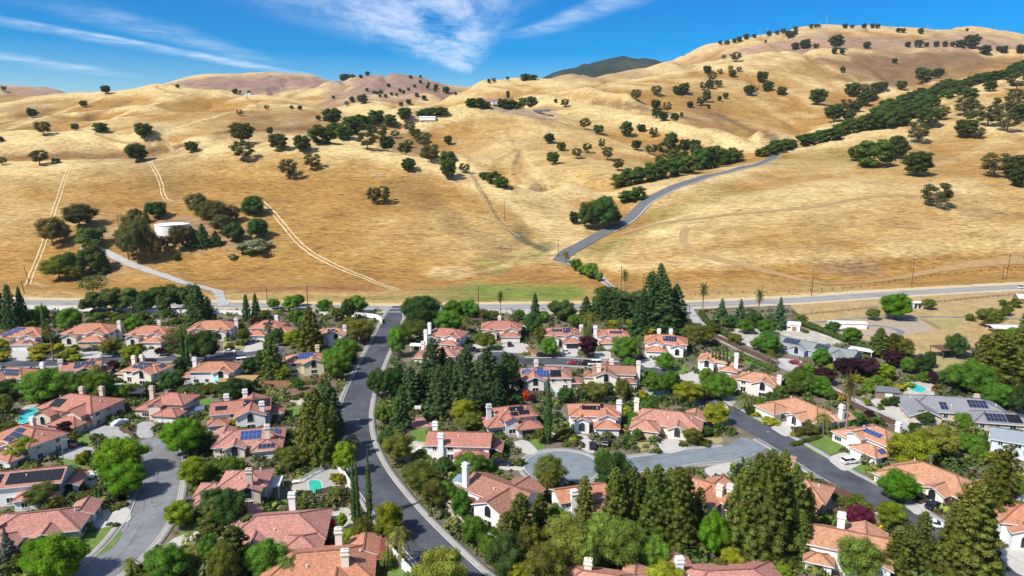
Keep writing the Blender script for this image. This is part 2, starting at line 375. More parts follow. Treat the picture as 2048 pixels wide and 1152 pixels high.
# dry grass colours patch by patch, with bowl shade and far haze painted in (photo position, half-sizes in photo pixels, colour, strength)
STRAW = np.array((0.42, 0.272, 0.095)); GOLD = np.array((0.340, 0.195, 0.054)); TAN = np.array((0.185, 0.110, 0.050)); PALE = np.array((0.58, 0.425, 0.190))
BURNT = np.array((0.30, 0.15, 0.055)); GREEN = np.array((0.17, 0.23, 0.042)); OLIVE = np.array((0.27, 0.235, 0.075)); MAUVE = np.array((0.27, 0.175, 0.125)); SCRUB = np.array((0.12, 0.105, 0.05)); DIRT = np.array((0.30, 0.215, 0.14))
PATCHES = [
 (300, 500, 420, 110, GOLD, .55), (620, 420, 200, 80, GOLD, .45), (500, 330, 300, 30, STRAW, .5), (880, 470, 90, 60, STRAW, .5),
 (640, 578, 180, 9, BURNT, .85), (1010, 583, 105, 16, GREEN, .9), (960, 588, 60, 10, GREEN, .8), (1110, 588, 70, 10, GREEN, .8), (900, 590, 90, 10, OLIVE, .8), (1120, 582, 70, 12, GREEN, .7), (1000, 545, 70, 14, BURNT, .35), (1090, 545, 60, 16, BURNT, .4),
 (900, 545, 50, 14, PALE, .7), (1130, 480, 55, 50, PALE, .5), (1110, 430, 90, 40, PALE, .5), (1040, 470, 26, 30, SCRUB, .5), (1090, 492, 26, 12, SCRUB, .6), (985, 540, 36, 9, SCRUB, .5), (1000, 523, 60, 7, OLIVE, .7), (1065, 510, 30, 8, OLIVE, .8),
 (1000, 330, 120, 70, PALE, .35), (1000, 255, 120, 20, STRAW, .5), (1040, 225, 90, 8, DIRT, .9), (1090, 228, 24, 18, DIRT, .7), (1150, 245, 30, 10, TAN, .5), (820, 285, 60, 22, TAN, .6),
 (1250, 240, 160, 30, PALE, .55), (1180, 360, 120, 40, STRAW, .5), (1420, 250, 60, 40, TAN, .55), (1450, 200, 120, 50, GOLD, .3), (1500, 230, 70, 40, GOLD, .4), (1800, 150, 180, 40, TAN, .75), (1900, 120, 200, 22, TAN, .6),  # tan patches at the right bowl paint its shade into the grass
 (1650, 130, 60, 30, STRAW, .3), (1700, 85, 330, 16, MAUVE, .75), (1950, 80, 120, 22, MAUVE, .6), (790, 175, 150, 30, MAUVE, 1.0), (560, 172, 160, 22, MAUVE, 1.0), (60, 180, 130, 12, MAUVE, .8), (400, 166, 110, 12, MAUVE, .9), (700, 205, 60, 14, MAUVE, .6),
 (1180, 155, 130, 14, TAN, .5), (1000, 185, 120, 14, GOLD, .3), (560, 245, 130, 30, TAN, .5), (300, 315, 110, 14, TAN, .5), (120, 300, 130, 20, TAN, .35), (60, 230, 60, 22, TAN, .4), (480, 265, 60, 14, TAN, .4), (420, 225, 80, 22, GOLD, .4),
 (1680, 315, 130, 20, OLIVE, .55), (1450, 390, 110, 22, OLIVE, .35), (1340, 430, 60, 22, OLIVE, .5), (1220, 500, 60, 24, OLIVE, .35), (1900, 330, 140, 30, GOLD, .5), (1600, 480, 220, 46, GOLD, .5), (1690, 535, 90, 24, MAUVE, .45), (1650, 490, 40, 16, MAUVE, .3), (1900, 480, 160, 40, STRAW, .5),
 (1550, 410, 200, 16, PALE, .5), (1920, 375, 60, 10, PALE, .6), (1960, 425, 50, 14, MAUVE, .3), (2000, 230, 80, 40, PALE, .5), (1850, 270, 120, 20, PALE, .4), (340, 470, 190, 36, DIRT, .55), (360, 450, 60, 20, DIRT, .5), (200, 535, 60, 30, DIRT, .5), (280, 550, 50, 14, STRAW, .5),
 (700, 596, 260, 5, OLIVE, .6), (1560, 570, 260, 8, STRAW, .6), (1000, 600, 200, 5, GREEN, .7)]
def pts_(s): return [tuple(float(c) for c in t.split(',')) for t in s.split()]
# bleached ridge tops, plus sunlit sides painted pale and shaded flanks, bowls painted brown: (line on the photo, half width, colour, strength)
BLEACH_AND_SHADE = [
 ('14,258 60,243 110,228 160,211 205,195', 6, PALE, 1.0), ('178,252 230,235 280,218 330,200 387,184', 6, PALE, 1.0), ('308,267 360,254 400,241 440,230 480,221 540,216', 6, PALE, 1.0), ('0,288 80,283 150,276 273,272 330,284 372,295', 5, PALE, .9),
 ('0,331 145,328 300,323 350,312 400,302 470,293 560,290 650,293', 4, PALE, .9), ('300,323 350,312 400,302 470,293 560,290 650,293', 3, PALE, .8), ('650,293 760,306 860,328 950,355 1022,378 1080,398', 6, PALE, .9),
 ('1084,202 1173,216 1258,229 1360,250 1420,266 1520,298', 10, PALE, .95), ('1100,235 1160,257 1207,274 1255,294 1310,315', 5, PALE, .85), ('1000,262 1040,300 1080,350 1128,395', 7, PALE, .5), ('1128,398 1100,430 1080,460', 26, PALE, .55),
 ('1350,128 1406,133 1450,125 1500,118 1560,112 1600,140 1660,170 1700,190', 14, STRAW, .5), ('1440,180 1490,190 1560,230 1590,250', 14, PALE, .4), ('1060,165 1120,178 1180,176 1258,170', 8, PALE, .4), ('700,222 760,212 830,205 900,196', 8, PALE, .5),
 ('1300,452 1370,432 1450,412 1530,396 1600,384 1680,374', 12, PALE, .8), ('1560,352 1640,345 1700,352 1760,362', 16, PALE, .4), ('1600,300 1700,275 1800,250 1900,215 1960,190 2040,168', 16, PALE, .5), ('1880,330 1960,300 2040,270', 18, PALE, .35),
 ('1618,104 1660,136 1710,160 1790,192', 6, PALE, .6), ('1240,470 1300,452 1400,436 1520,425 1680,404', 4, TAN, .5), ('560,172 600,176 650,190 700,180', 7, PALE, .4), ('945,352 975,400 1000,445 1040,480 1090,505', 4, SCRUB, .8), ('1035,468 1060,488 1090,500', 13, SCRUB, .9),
 ('850,560 920,548 980,538 1040,520 1080,510', 5, OLIVE, .7), ('800,592 880,578 960,560 1010,540', 9, OLIVE, .5), ('1040,300 1025,340 1050,370', 6, TAN, .5), ('980,275 1030,300 1000,320', 5, TAN, .35), ('1740,120 1780,150 1800,175', 20, TAN, .5), ('800,370 870,415 940,465 1000,505', 42, TAN, .42), ('1010,395 1060,430 1110,468 1140,488', 24, PALE, .95), ('1140,440 1200,405', 18, PALE, .7), ('1190,508 1260,475 1330,448', 18, OLIVE, .5), ('1250,520 1400,500 1560,480 1700,490', 26, GOLD, .5), ('900,560 960,545 1020,530', 9, PALE, .5), ('990,320 1000,350 1030,385', 10, GOLD, .45),  # wide tan line paints the shaded right flank, pale ones the sunlit valley side
 ('170,318 250,311 320,300 390,288', 11, TAN, 1.0), ('0,318 80,312 160,311', 9, TAN, .8), ('440,266 520,260 600,258 660,262', 18, TAN, .85), ('1640,122 1720,132 1820,124 1950,112', 22, TAN, .85), ('1680,150 1730,175 1800,170', 12, TAN, .6), ('1430,228 1490,256 1550,278', 14, TAN, .85), ('1380,205 1420,225 1440,250', 14, TAN, .5),  # tan across the right bowl paints in its shading
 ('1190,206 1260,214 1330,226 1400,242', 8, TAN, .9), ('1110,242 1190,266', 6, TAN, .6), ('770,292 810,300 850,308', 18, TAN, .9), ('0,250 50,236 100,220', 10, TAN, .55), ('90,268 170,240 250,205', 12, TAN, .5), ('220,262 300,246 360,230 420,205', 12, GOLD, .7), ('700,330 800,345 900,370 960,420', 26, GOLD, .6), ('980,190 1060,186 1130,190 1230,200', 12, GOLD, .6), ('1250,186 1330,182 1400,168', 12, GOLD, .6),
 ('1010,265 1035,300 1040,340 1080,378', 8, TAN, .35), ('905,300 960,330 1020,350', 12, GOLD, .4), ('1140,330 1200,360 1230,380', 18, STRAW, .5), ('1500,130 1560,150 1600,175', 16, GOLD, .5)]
def build_hills():
    # ridges bleach, hollows stay darker: from the curvature of the ground itself
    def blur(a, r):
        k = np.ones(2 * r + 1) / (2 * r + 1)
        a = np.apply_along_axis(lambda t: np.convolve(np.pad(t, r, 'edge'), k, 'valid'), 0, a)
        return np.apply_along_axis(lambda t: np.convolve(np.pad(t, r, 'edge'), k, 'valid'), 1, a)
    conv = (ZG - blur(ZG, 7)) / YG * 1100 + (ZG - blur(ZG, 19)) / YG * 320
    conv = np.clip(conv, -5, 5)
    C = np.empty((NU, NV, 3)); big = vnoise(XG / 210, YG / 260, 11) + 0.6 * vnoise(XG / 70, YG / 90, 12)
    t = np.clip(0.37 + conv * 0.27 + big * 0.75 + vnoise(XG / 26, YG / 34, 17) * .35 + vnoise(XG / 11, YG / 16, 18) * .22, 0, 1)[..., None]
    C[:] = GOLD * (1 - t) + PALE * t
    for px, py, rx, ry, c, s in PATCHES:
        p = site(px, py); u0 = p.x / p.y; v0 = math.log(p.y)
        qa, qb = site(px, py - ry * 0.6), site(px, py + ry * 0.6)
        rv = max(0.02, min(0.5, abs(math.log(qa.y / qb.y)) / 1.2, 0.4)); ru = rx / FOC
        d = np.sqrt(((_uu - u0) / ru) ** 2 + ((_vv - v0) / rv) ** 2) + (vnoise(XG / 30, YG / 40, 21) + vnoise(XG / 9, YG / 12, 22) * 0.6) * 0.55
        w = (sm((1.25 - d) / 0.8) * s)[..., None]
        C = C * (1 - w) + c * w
    for line, hw, c, s in BLEACH_AND_SHADE:
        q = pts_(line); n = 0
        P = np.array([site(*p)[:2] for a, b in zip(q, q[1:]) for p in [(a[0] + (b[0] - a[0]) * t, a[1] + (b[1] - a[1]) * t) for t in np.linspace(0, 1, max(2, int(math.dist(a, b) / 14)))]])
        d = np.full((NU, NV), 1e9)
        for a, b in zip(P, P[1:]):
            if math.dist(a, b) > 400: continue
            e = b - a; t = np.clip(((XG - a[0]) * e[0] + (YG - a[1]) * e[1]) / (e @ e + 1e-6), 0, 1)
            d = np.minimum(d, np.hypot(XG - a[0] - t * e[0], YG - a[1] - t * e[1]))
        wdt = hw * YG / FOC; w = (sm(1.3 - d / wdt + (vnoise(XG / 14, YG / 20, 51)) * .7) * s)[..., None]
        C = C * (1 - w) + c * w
    far = np.clip((YG - 1300) / 2000, 0, 1)[..., None] * 0.35  # mauve tint growing with distance, partly haze painted into the grass colour
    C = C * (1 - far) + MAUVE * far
    verts = np.stack((XG, YG, ZG), -1).reshape(-1, 3)
    ii, jj = np.meshgrid(np.arange(NU - 1), np.arange(NV - 1), indexing='ij'); a = (ii * NV + jj).ravel()
    faces = np.stack((a, a + NV, a + NV + 1, a + 1), -1)
    m = mat('dry_grass', STRAW, 0.95, spec=0.1); nt, b, L = nodes(m)
    at = nt.nodes.new('ShaderNodeAttribute'); at.attribute_name = 'grass'
    n1 = tex_noise(nt, 0.045, 5, 0.62, scl=(0.55, 1.25, 1)); n2 = tex_noise(nt, 0.42, 6, 0.78, scl=(0.42, 1.5, 1.5), rot=(0, 0, 0.1)); n3 = tex_noise(nt, 1.6, 3, 0.6, scl=(0.6, 1.3, 1.3)); n4 = tex_noise(nt, 0.16, 6, 0.75, scl=(0.5, 1.6, 1.6), rot=(0, 0, -0.15))
    c = mixc(nt, maprange(nt, n1, 0.40, 0.68, 0.0, 0.8), at.outputs['Color'], (0.66, 0.62, 0.60), 'MULTIPLY')
    c = mixc(nt, maprange(nt, n2, 0.50, 0.62, 0.0, 1.0), c, (1.42, 1.52, 1.80), 'MULTIPLY')
    c = mixc(nt, maprange(nt, n2, 0.37, 0.49, 1.0, 0.0), c, (0.62, 0.56, 0.50), 'MULTIPLY')
    c = mixc(nt, maprange(nt, n4, 0.34, 0.45, 1.0, 0.0), c, (0.52, 0.48, 0.46), 'MULTIPLY')
    L.new(c, b.inputs['Base Color']); bump(nt, b, n4, 0.9, 1.6)
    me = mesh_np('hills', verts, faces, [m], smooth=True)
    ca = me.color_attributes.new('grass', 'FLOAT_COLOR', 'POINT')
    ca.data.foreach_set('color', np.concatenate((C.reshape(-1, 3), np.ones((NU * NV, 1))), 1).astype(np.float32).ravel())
    tag(ob('hills', me), 'golden dry grass hills with spurs and hollows rising beyond the road', kind='structure')
build_hills()

def build_far_hill():
    # the dark wooded hill that looks over the saddle
    prof = [(1000, 175), (1060, 166), (1120, 141), (1145, 135), (1170, 129), (1195, 124), (1220, 118), (1245, 115), (1270, 117), (1290, 119), (1322, 123), (1400, 135), (1480, 150)]
    pts = np.array([at_depth(px, py, 4300) for px, py in prof]); n = 90
    xs = np.linspace(pts[0, 0], pts[-1, 0], n); zc = np.interp(xs, pts[:, 0], pts[:, 2])
    ys = np.linspace(-1, 1, 41); V = []
    for i, x in enumerate(xs):
        for t in ys:
            z = zc[i] * (1 - abs(t) ** 1.6) if abs(t) < 1 else 0
            V.append((x, 4300 + t * 900, z + float(vnoise(np.array(x / 60), np.array(t * 15), 4)) * 22 * (1 - abs(t))))
    F = [(i * 41 + j, (i + 1) * 41 + j, (i + 1) * 41 + j + 1, i * 41 + j + 1) for i in range(n - 1) for j in range(40)]
    m = mottled('far_woods', (0.008, 0.018, 0.010), (0.020, 0.034, 0.020), 0.02, 0.95, (0.07, 0.065, 0.045), 0.006)
    tag(ob('wooded_hill', mesh_np('wooded_hill', V, F, [m], smooth=True)), 'dark wooded hill showing over the saddle of the grass ridge', kind='structure')
build_far_hill()
# ---------------------------------------------------------------- ground, roads, pavements
M_ground = mottled('garden_soil', (0.105, 0.09, 0.06), (0.20, 0.165, 0.115), 0.22, 0.95, (0.050, 0.075, 0.024), 0.07, bumpd=0.15)
M_field = mottled('dry_field', (0.40, 0.285, 0.125), (0.28, 0.185, 0.08), 0.12, 0.95, (0.47, 0.36, 0.19), 0.5, bumpd=0.2)
M_asphalt = mottled('asphalt', (0.062, 0.067, 0.082), (0.092, 0.097, 0.112), 0.28, 0.85, (0.040, 0.042, 0.05), 0.06)
M_asphalt_old = mottled('old_asphalt', (0.155, 0.16, 0.168), (0.225, 0.23, 0.235), 0.4, 0.9, (0.115, 0.12, 0.125), 0.10)
M_asphalt_blue = mottled('court_asphalt', (0.150, 0.178, 0.197), (0.205, 0.235, 0.25), 0.4, 0.9, (0.12, 0.14, 0.155), 0.10)
M_highway = mottled('county_asphalt', (0.235, 0.235, 0.235), (0.29, 0.285, 0.275), 0.4, 0.9, (0.20, 0.20, 0.20), 0.1)
M_hillroad = mottled('hill_asphalt', (0.10, 0.105, 0.115), (0.14, 0.145, 0.15), 0.4, 0.9)
M_concrete = mottled('concrete', (0.43, 0.415, 0.385), (0.36, 0.345, 0.315), 0.6, 0.85, (0.36, 0.345, 0.32), 0.2)
M_drive = mottled('driveway_concrete', (0.46, 0.44, 0.405), (0.40, 0.38, 0.345), 0.5, 0.85, (0.40, 0.38, 0.34), 0.25)
M_drive_grey = mottled('grey_driveway', (0.36, 0.355, 0.345), (0.30, 0.295, 0.285), 0.5, 0.85, (0.25, 0.24, 0.23), 0.25)
M_lawn = mottled('lawn_grass', (0.085, 0.155, 0.025), (0.125, 0.20, 0.04), 0.7, 0.9, (0.17, 0.20, 0.06), 0.22, bumpd=0.06)
M_lawn_dry = mottled('dry_lawn', (0.36, 0.29, 0.13), (0.27, 0.22, 0.10), 0.7, 0.9, (0.22, 0.23, 0.08), 0.3, bumpd=0.06)
M_gravel = mottled('pale_gravel', (0.42, 0.385, 0.32), (0.34, 0.305, 0.25), 1.5, 0.95, (0.58, 0.55, 0.48), 0.25, bumpd=0.05)
M_mulch = mottled('bark_mulch', (0.15, 0.09, 0.055), (0.22, 0.14, 0.09), 1.2, 0.95, (0.12, 0.08, 0.05), 0.4, bumpd=0.08)
M_dirt = mottled('bare_dirt', (0.36, 0.29, 0.215), (0.30, 0.235, 0.17), 0.25, 0.95, (0.42, 0.35, 0.27), 0.7, bumpd=0.06)
M_track = mottled('track_dirt', (0.58, 0.455, 0.27), (0.46, 0.34, 0.18), 0.5, 0.95)
M_track_dark = mottled('dark_track', (0.30, 0.19, 0.09), (0.36, 0.235, 0.11), 0.3, 0.95)
M_lane = mottled('lane_concrete', (0.40, 0.39, 0.37), (0.33, 0.32, 0.30), 0.3, 0.9, (0.28, 0.27, 0.255), 0.12)
M_white = mat('white_paint', (0.78, 0.78, 0.76), 0.7)
M_yellow = mat('yellow_paint', (0.60, 0.40, 0.05), 0.7)
M_black = mat('black_plastic', (0.02, 0.02, 0.022), 0.6)
M_wood = mottled('weathered_wood', (0.20, 0.125, 0.08), (0.28, 0.185, 0.12), 1.2, 0.9)
M_wood_new = mottled('orange_wood', (0.46, 0.22, 0.10), (0.38, 0.18, 0.085), 1.2, 0.85)
M_wood_dark = mottled('dark_brown_wood', (0.10, 0.06, 0.045), (0.15, 0.09, 0.065), 1.2, 0.9)
M_wall = mottled('boundary_stucco', (0.70, 0.67, 0.62), (0.62, 0.59, 0.54), 0.6, 0.9)

M_walk = mottled('pavement_concrete', (0.31, 0.30, 0.28), (0.25, 0.24, 0.225), 0.5, 0.9, (0.25, 0.24, 0.225), 0.2)
def smooth_line(pts, step=2.0, closed=False):
    """Catmull-Rom through ground points, resampled"""
    P = [np.array(p[:2]) for p in pts]; out = []
    P = [2 * P[0] - P[1]] + P + [2 * P[-1] - P[-2]]
    for i in range(1, len(P) - 2):
        a, b, c, d = P[i - 1:i + 3]; n = max(2, int(np.linalg.norm(c - b) / step))
        for k in range(n):
            t = k / n
            out.append(0.5 * (2 * b + (c - a) * t + (2 * a - 5 * b + 4 * c - d) * t * t + (3 * b - a - 3 * c + d) * t ** 3))
    out.append(P[-2]); return np.array(out)
def normals2(L):
    T = np.gradient(L, axis=0); T /= np.linalg.norm(T, axis=1)[:, None] + 1e-9
    return np.stack((T[:, 1], -T[:, 0]), -1)                # points to the right of the direction of travel
def ribbon(name, L, o0, o1, z, m, drape=None, nx=1, thick=0.0, jag=0.0, label=None, kind='structure'):
    """a strip between two offsets from a centre line; drape lays it on the hill"""
    N = normals2(L); n = len(L); V = []; F = []
    jj = (rng.random((n, 2)) - 0.5) * jag
    for k in range(nx + 1):
        o = o0 + (o1 - o0) * k / nx
        e = jj[:, 0] if k == 0 else (jj[:, 1] if k == nx else 0)
        p = L + N * np.reshape(o + e, (-1, 1))
        zz = terr(p[:, 0], p[:, 1]) + drape if drape is not None else np.full(n, z)
        V.append(np.c_[p, zz])
    V = np.concatenate(V)
    for k in range(nx):
        a = np.arange(n - 1) + k * n
        F.append(np.stack((a, a + n, a + n + 1, a + 1), -1))
    if thick:
        b = len(V); V = np.concatenate((V, V - (0, 0, thick)))
        for k in (0, nx):
            a = np.arange(n - 1) + k * n
            q = np.stack((a, a + 1, a + 1 + b, a + b), -1); F.append(q if k == 0 else q[:, ::-1])
    F = np.concatenate(F)
    me = mesh_np(name, V, F, [m]); o = ob(name, me)
    return tag(o, label, kind=kind)
def slab(name, pts, top, m, label=None, base=-0.02, smooth=True, kind='structure'):
    """a ground patch with its own small thickness; pts are photo positions on flat ground"""
    P = [np.array(flat(*p)[:2]) for p in pts]
    if smooth:
        Q = []
        for i in range(len(P)):
            a, b, c = P[i - 1], P[i], P[(i + 1) % len(P)]
            Q += [b + (a - b) * 0.22, b + (a + c - 2 * b) * 0.07, b + (c - b) * 0.22]
        P = Q
    mb = MB(); mb.poly([(p[0], p[1], top) for p in P])
    for i in range(len(P)): a, b = P[i - 1], P[i]; mb.poly([(a[0], a[1], base), (b[0], b[1], base), (b[0], b[1], top), (a[0], a[1], top)])
    return tag(mb.build(name, [m]), label, kind=kind)
def pts(s): return [tuple(float(c) for c in t.split(',')) for t in s.split()]

HWY = [flat(*p) for p in pts('-420,596 -200,600 0,604 150,606 300,608 450,610 600,613 780,617 960,614 1100,613 1220,612 1330,611 1400,609 1480,606 1600,600 1750,590 1900,581 2048,573 2250,562')]
HL = smooth_line(HWY, 4)
def build_ground():
    P = [(p[0], p[1]) for p in HL]
    V = [(x, y, 0.0) for x, y in P] + [(x * 0.12, 25.0, 0.0) for x, y in P]; n = len(P)
    mid = [(x * 0.5, 170.0, 0.0) for x, y in P]
    V = [(x, y, 0) for x, y in P] + mid + [(x * 0.12, 25.0, 0.0) for x, y in P]
    F = [(i, i + n, i + n + 1, i + 1) for i in range(n - 1)] + [(i + n, i + 2 * n, i + 2 * n + 1, i + n + 1) for i in range(n - 1)]
    tag(ob('ground', mesh_np('ground', V, F, [M_ground])), 'bare earth and mulch of the gardens between the houses', kind='structure')
build_ground()
ribbon('county_road', HL, -6.2, 6.2, 0.05, M_highway, label='grey two-lane county road running along the foot of the hills')
ribbon('road_shoulder', HL, 6.2, 9.5, 0.03, M_track, jag=1.0, label='pale dusty shoulder beside the county road')
ribbon('road_shoulder', HL, -12.5, -6.2, 0.02, M_track, jag=1.6, label='pale dusty verge on the hill side of the county road')
for o in (-5.6, 5.5): ribbon('edge_line', HL, o, o + 0.2, 0.06, M_white, label='white edge line of the county road')
ribbon('centre_line', HL, -0.2, 0.2, 0.06, M_yellow, label='yellow centre line of the county road')

ROADS = {}
def road(name, s, w, z, m, label, walks=(), wcol=None, wname='sidewalk'):
    L = smooth_line([flat(*p) for p in pts(s)], 1.5); ROADS[name] = (L, w)
    ribbon('road', L, -w / 2, w / 2, z, m, label=label, nx=2)
    for side, t0, t1, ww in walks:
        k0, k1 = int(t0 * (len(L) - 1)), int(t1 * (len(L) - 1)) + 1
        S = L[k0:k1]; a, b = side * w / 2, side * (w / 2 + 0.32)
        ribbon('kerb', S, min(a, b), max(a, b), 0.15, wcol or M_concrete, thick=0.17, label='pale concrete kerb along ' + label)
        a, b = side * (w / 2 + 0.33), side * (w / 2 + ww)
        ribbon('sidewalk', S, min(a, b), max(a, b), 0.13, M_walk, thick=0.15, label='concrete pavement along ' + label)
road('main', '803,612 789,632 775,662 757,700 736,745 715,800 708,850 716,900 739,950 774,1000 815,1050 862,1100 914,1152 986,1215', 8.8, 0.060, M_asphalt,
     'the dark asphalt street curving down through the middle', ((1, 0.03, 1, 1.6), (-1, 0.03, 1, 1.9)))
road('cul', '60,1225 130,1180 200,1143 250,1100 283,1060 306,1020 318,980 325,940 322,905 305,884', 9.0, 0.056, M_asphalt_old,
     'the worn grey cul-de-sac at lower left', ((1, 0, 0.97, 2.0), (-1, 0, 0.97, 2.0)))
road('leftstreet', '-90,728 60,727 200,722 345,716 480,708 570,700', 9.0, 0.052, M_asphalt,
     'the dark side street behind the left houses', ((-1, 0, 1, 1.8), (1, 0, 1, 1.8)))
road('upper', '985,712 1005,717 1060,723 1120,723 1200,728 1290,739 1345,757 1380,775 1408,795', 9.0, 0.052, M_asphalt,
     'the dark upper court in the middle', ((-1, 0.14, 0.95, 1.8), (1, 0.2, 0.9, 1.8)))
road('right', '1385,778 1405,793 1470,832 1535,868 1600,905 1664,945 1720,975 1790,1015 1860,1058 1950,1105 2040,1152 2140,1205', 9.2, 0.060, M_asphalt,
     'the dark straight street on the right', ((-1, 0.05, 1, 2.0), (1, 0.02, 0.155, 2.0), (1, 0.36, 1, 2.0)))
road('court', '1512,882 1480,902 1440,908 1374,914 1309,925 1240,932 1180,934 1126,934', 8.4, 0.054, M_asphalt_blue,
     'the pale blue-grey round court', ((1, 0.22, 0.84, 2.0), (-1, 0.2, 0.84, 2.0)))
road('lane', '1376,614 1392,640 1420,662 1450,682 1500,706 1560,730 1620,757 1680,788 1740,818 1800,848 1862,874 1930,893 1990,915 2060,948', 4.6, 0.048, M_lane,
     'the narrow private lane at right')
def disc(name, c, r, z, m, label, ring=None):
    mb = MB(); n = 48
    P = [(c[0] + r * math.cos(2 * math.pi * i / n), c[1] + r * math.sin(2 * math.pi * i / n)) for i in range(n)]
    mb.poly([(x, y, z) for x, y in P]); tag(mb.build(name, [m]), label, kind='structure')
    if ring:
        for a0, a1 in ring:
            T = [(c[0] + r * math.cos(R(a0 + (a1 - a0) * k / 40)), c[1] + r * math.sin(R(a0 + (a1 - a0) * k / 40))) for k in range(41)]
            L = np.array(T)
            ribbon('kerb', L, 0.0, 0.45, 0.15, M_concrete, thick=0.17, label='curved kerb round ' + label)
            ribbon('sidewalk', L, 0.46, 2.0, 0.13, M_walk, thick=0.15, label='curved pavement round ' + label)
cc = flat(1124, 933)
disc('turning_circle', cc, 9.5, 0.066, M_asphalt_blue, 'the pale turning circle of the round court', ((22, 338),))
cc2 = flat(309, 893)
disc('turning_circle', cc2, 7.0, 0.064, M_asphalt_old, 'the end of the worn grey cul-de-sac', ((-20, 20),))
cc3 = flat(997, 716)
disc('turning_circle', cc3, 8.5, 0.058, M_asphalt, 'the end of the dark upper court', ((80, 265),))
# stop bars at the mouth of the main street
L, w = ROADS['main']
for k, wd in ((4, 0.5), (9, 0.6)): 
    N = normals2(L)[k]; a, b = L[k] - N * 4.6, L[k] + N * 4.6
    ribbon('stop_line', np.array([a, b]), -wd / 2, wd / 2, 0.072, M_white, label='white stop line at the mouth of the curving street')
for rd, t in (('main', .30), ('main', .62), ('right', .33), ('cul', .42), ('right', .12)):        # manhole covers
    L, w = ROADS[rd]; p = L[int(t * len(L))]
    mb = MB(); mb.tube([(p[0] + 1.2, p[1], 0.0), (p[0] + 1.2, p[1], 0.085)], 0.42, 14)
    tag(mb.build('manhole_cover', [M_highway]), None, kind='structure')

# dark sealed cracks wander over the older asphalt
M_seal = mat('crack_sealant', (0.075, 0.075, 0.08), 0.8)
for rd in ('cul', 'court', 'main', 'right', 'leftstreet'):
    L, w = ROADS[rd]; N = normals2(L); V, F = [], []
    for q in range(6):
        k = int(rng.integers(2, len(L) - 14)); o = rng.uniform(-.42, .42) * w; P = []
        for j in range(int(rng.integers(4, 12))):
            o = float(np.clip(o + rng.normal() * (.15 if q % 3 else .8), -w * .46, w * .46)); i = min(k + (j if q % 3 else j // 5), len(L) - 1); P.append(L[i] + N[i] * o)
        for a, b in zip(P, P[1:]):
            e = b - a; ln = float(np.hypot(*e)) + 1e-6; n2 = np.array((e[1], -e[0])) / ln * .045; i = len(V)
            V += [(*(a - n2), .0745), (*(a + n2), .0745), (*(b + n2), .0745), (*(b - n2), .0745)]; F.append((i, i + 1, i + 2, i + 3))
    tag(ob('crack_seal', mesh_np('crack_seal', V, F, [M_seal])), None, kind='structure')
# ---- hill roads and tracks, laid on the slopes
def hill_line(s, step=3): return smooth_line([site(*p) for p in pts(s)], step)
HR = hill_line('1118,524 1128,512 1150,498 1190,476 1235,453 1263,434 1280,415 1300,399 1340,378 1390,361 1440,347 1490,334 1530,323 1553,311', 4)
ribbon('hill_road', HR, -4.6, 4.6, 0, M_hillroad, drape=0.32, nx=6, label='paved road climbing the hill between the oaks')
k = len(HR)
ribbon('concrete_gutter', HR[int(k * .17):], 4.65, 5.7, 0, M_concrete, drape=0.42, nx=2, label='white concrete gutter along the right edge of the hill road')
ribbon('tank_road', hill_line('448,612 441,596 436,584 420,579 395,573 350,560 300,543 260,528 235,517 215,507 195,498 175,494 160,496', 3), -2.6, 2.6, 0, M_lane, drape=0.28, nx=5, jag=0.5, label='concrete access road winding up to the water tank')
ribbon('dirt_lane', hill_line('1112,512 1124,521 1150,530 1178,543 1200,556 1222,574 1240,592 1250,606', 3), -2.6, 2.6, 0, M_lane, drape=0.22, nx=4, jag=0.8, label='grey dirt lane dropping from the hill road to the county road')
for s, offs in (('54,572 62,552 72,528 86,492 100,450 112,410 124,375 134,348 147,327', ((-1.7, -0.8), (0.8, 1.7))),
                ('297,322 312,345 322,368 326,388 333,400 350,404 385,404', ((-1.6, -0.8), (0.8, 1.6))),
                ('524,404 545,425 565,448 590,478 620,505 660,527 700,545 745,563 800,583', ((-1.9, -0.8), (0.8, 1.9))),
                ('335,322 322,338 312,352', ((-1.0, -0.5), (0.5, 1.0))),
                ('60,565 75,570 95,574', ((-1.5, -.8), (.8, 1.5)))):
    Lh = hill_line(s, 3)
    for a, b in offs: ribbon('dirt_track', Lh, a, b, 0, M_track, drape=0.20, nx=1, jag=0.5, label='pale wheel track crossing the golden slope')
for s, w, dr in (('1240,470 1300,452 1370,440 1450,430 1520,424 1600,418 1680,404 1750,393 1800,391 1850,393', 2.2, 0), ('1375,455 1366,470 1372,490 1392,507 1440,520 1500,535 1560,550 1610,562 1660,568 1730,565 1800,556 1880,540 1960,528 2048,520', 2.4, 0),
              ('188,268 215,277 250,286 290,290 340,294 372,297', 2.0, 0), ('310,173 325,180 345,185 372,187', 2.4, 0), ('492,193 505,206 520,216', 2.2, 0),
              ('1040,205 1080,225 1130,238 1180,252', 2.5, 0), ('942,350 955,375 972,405 985,432 1005,452 1040,474', 1.0, 1)):
    ribbon('dirt_track', hill_line(s, 4), -w, w, 0, M_track_dark, drape=0.22, nx=2, jag=1.6, label='brown dirt track cut along the dry hillside')

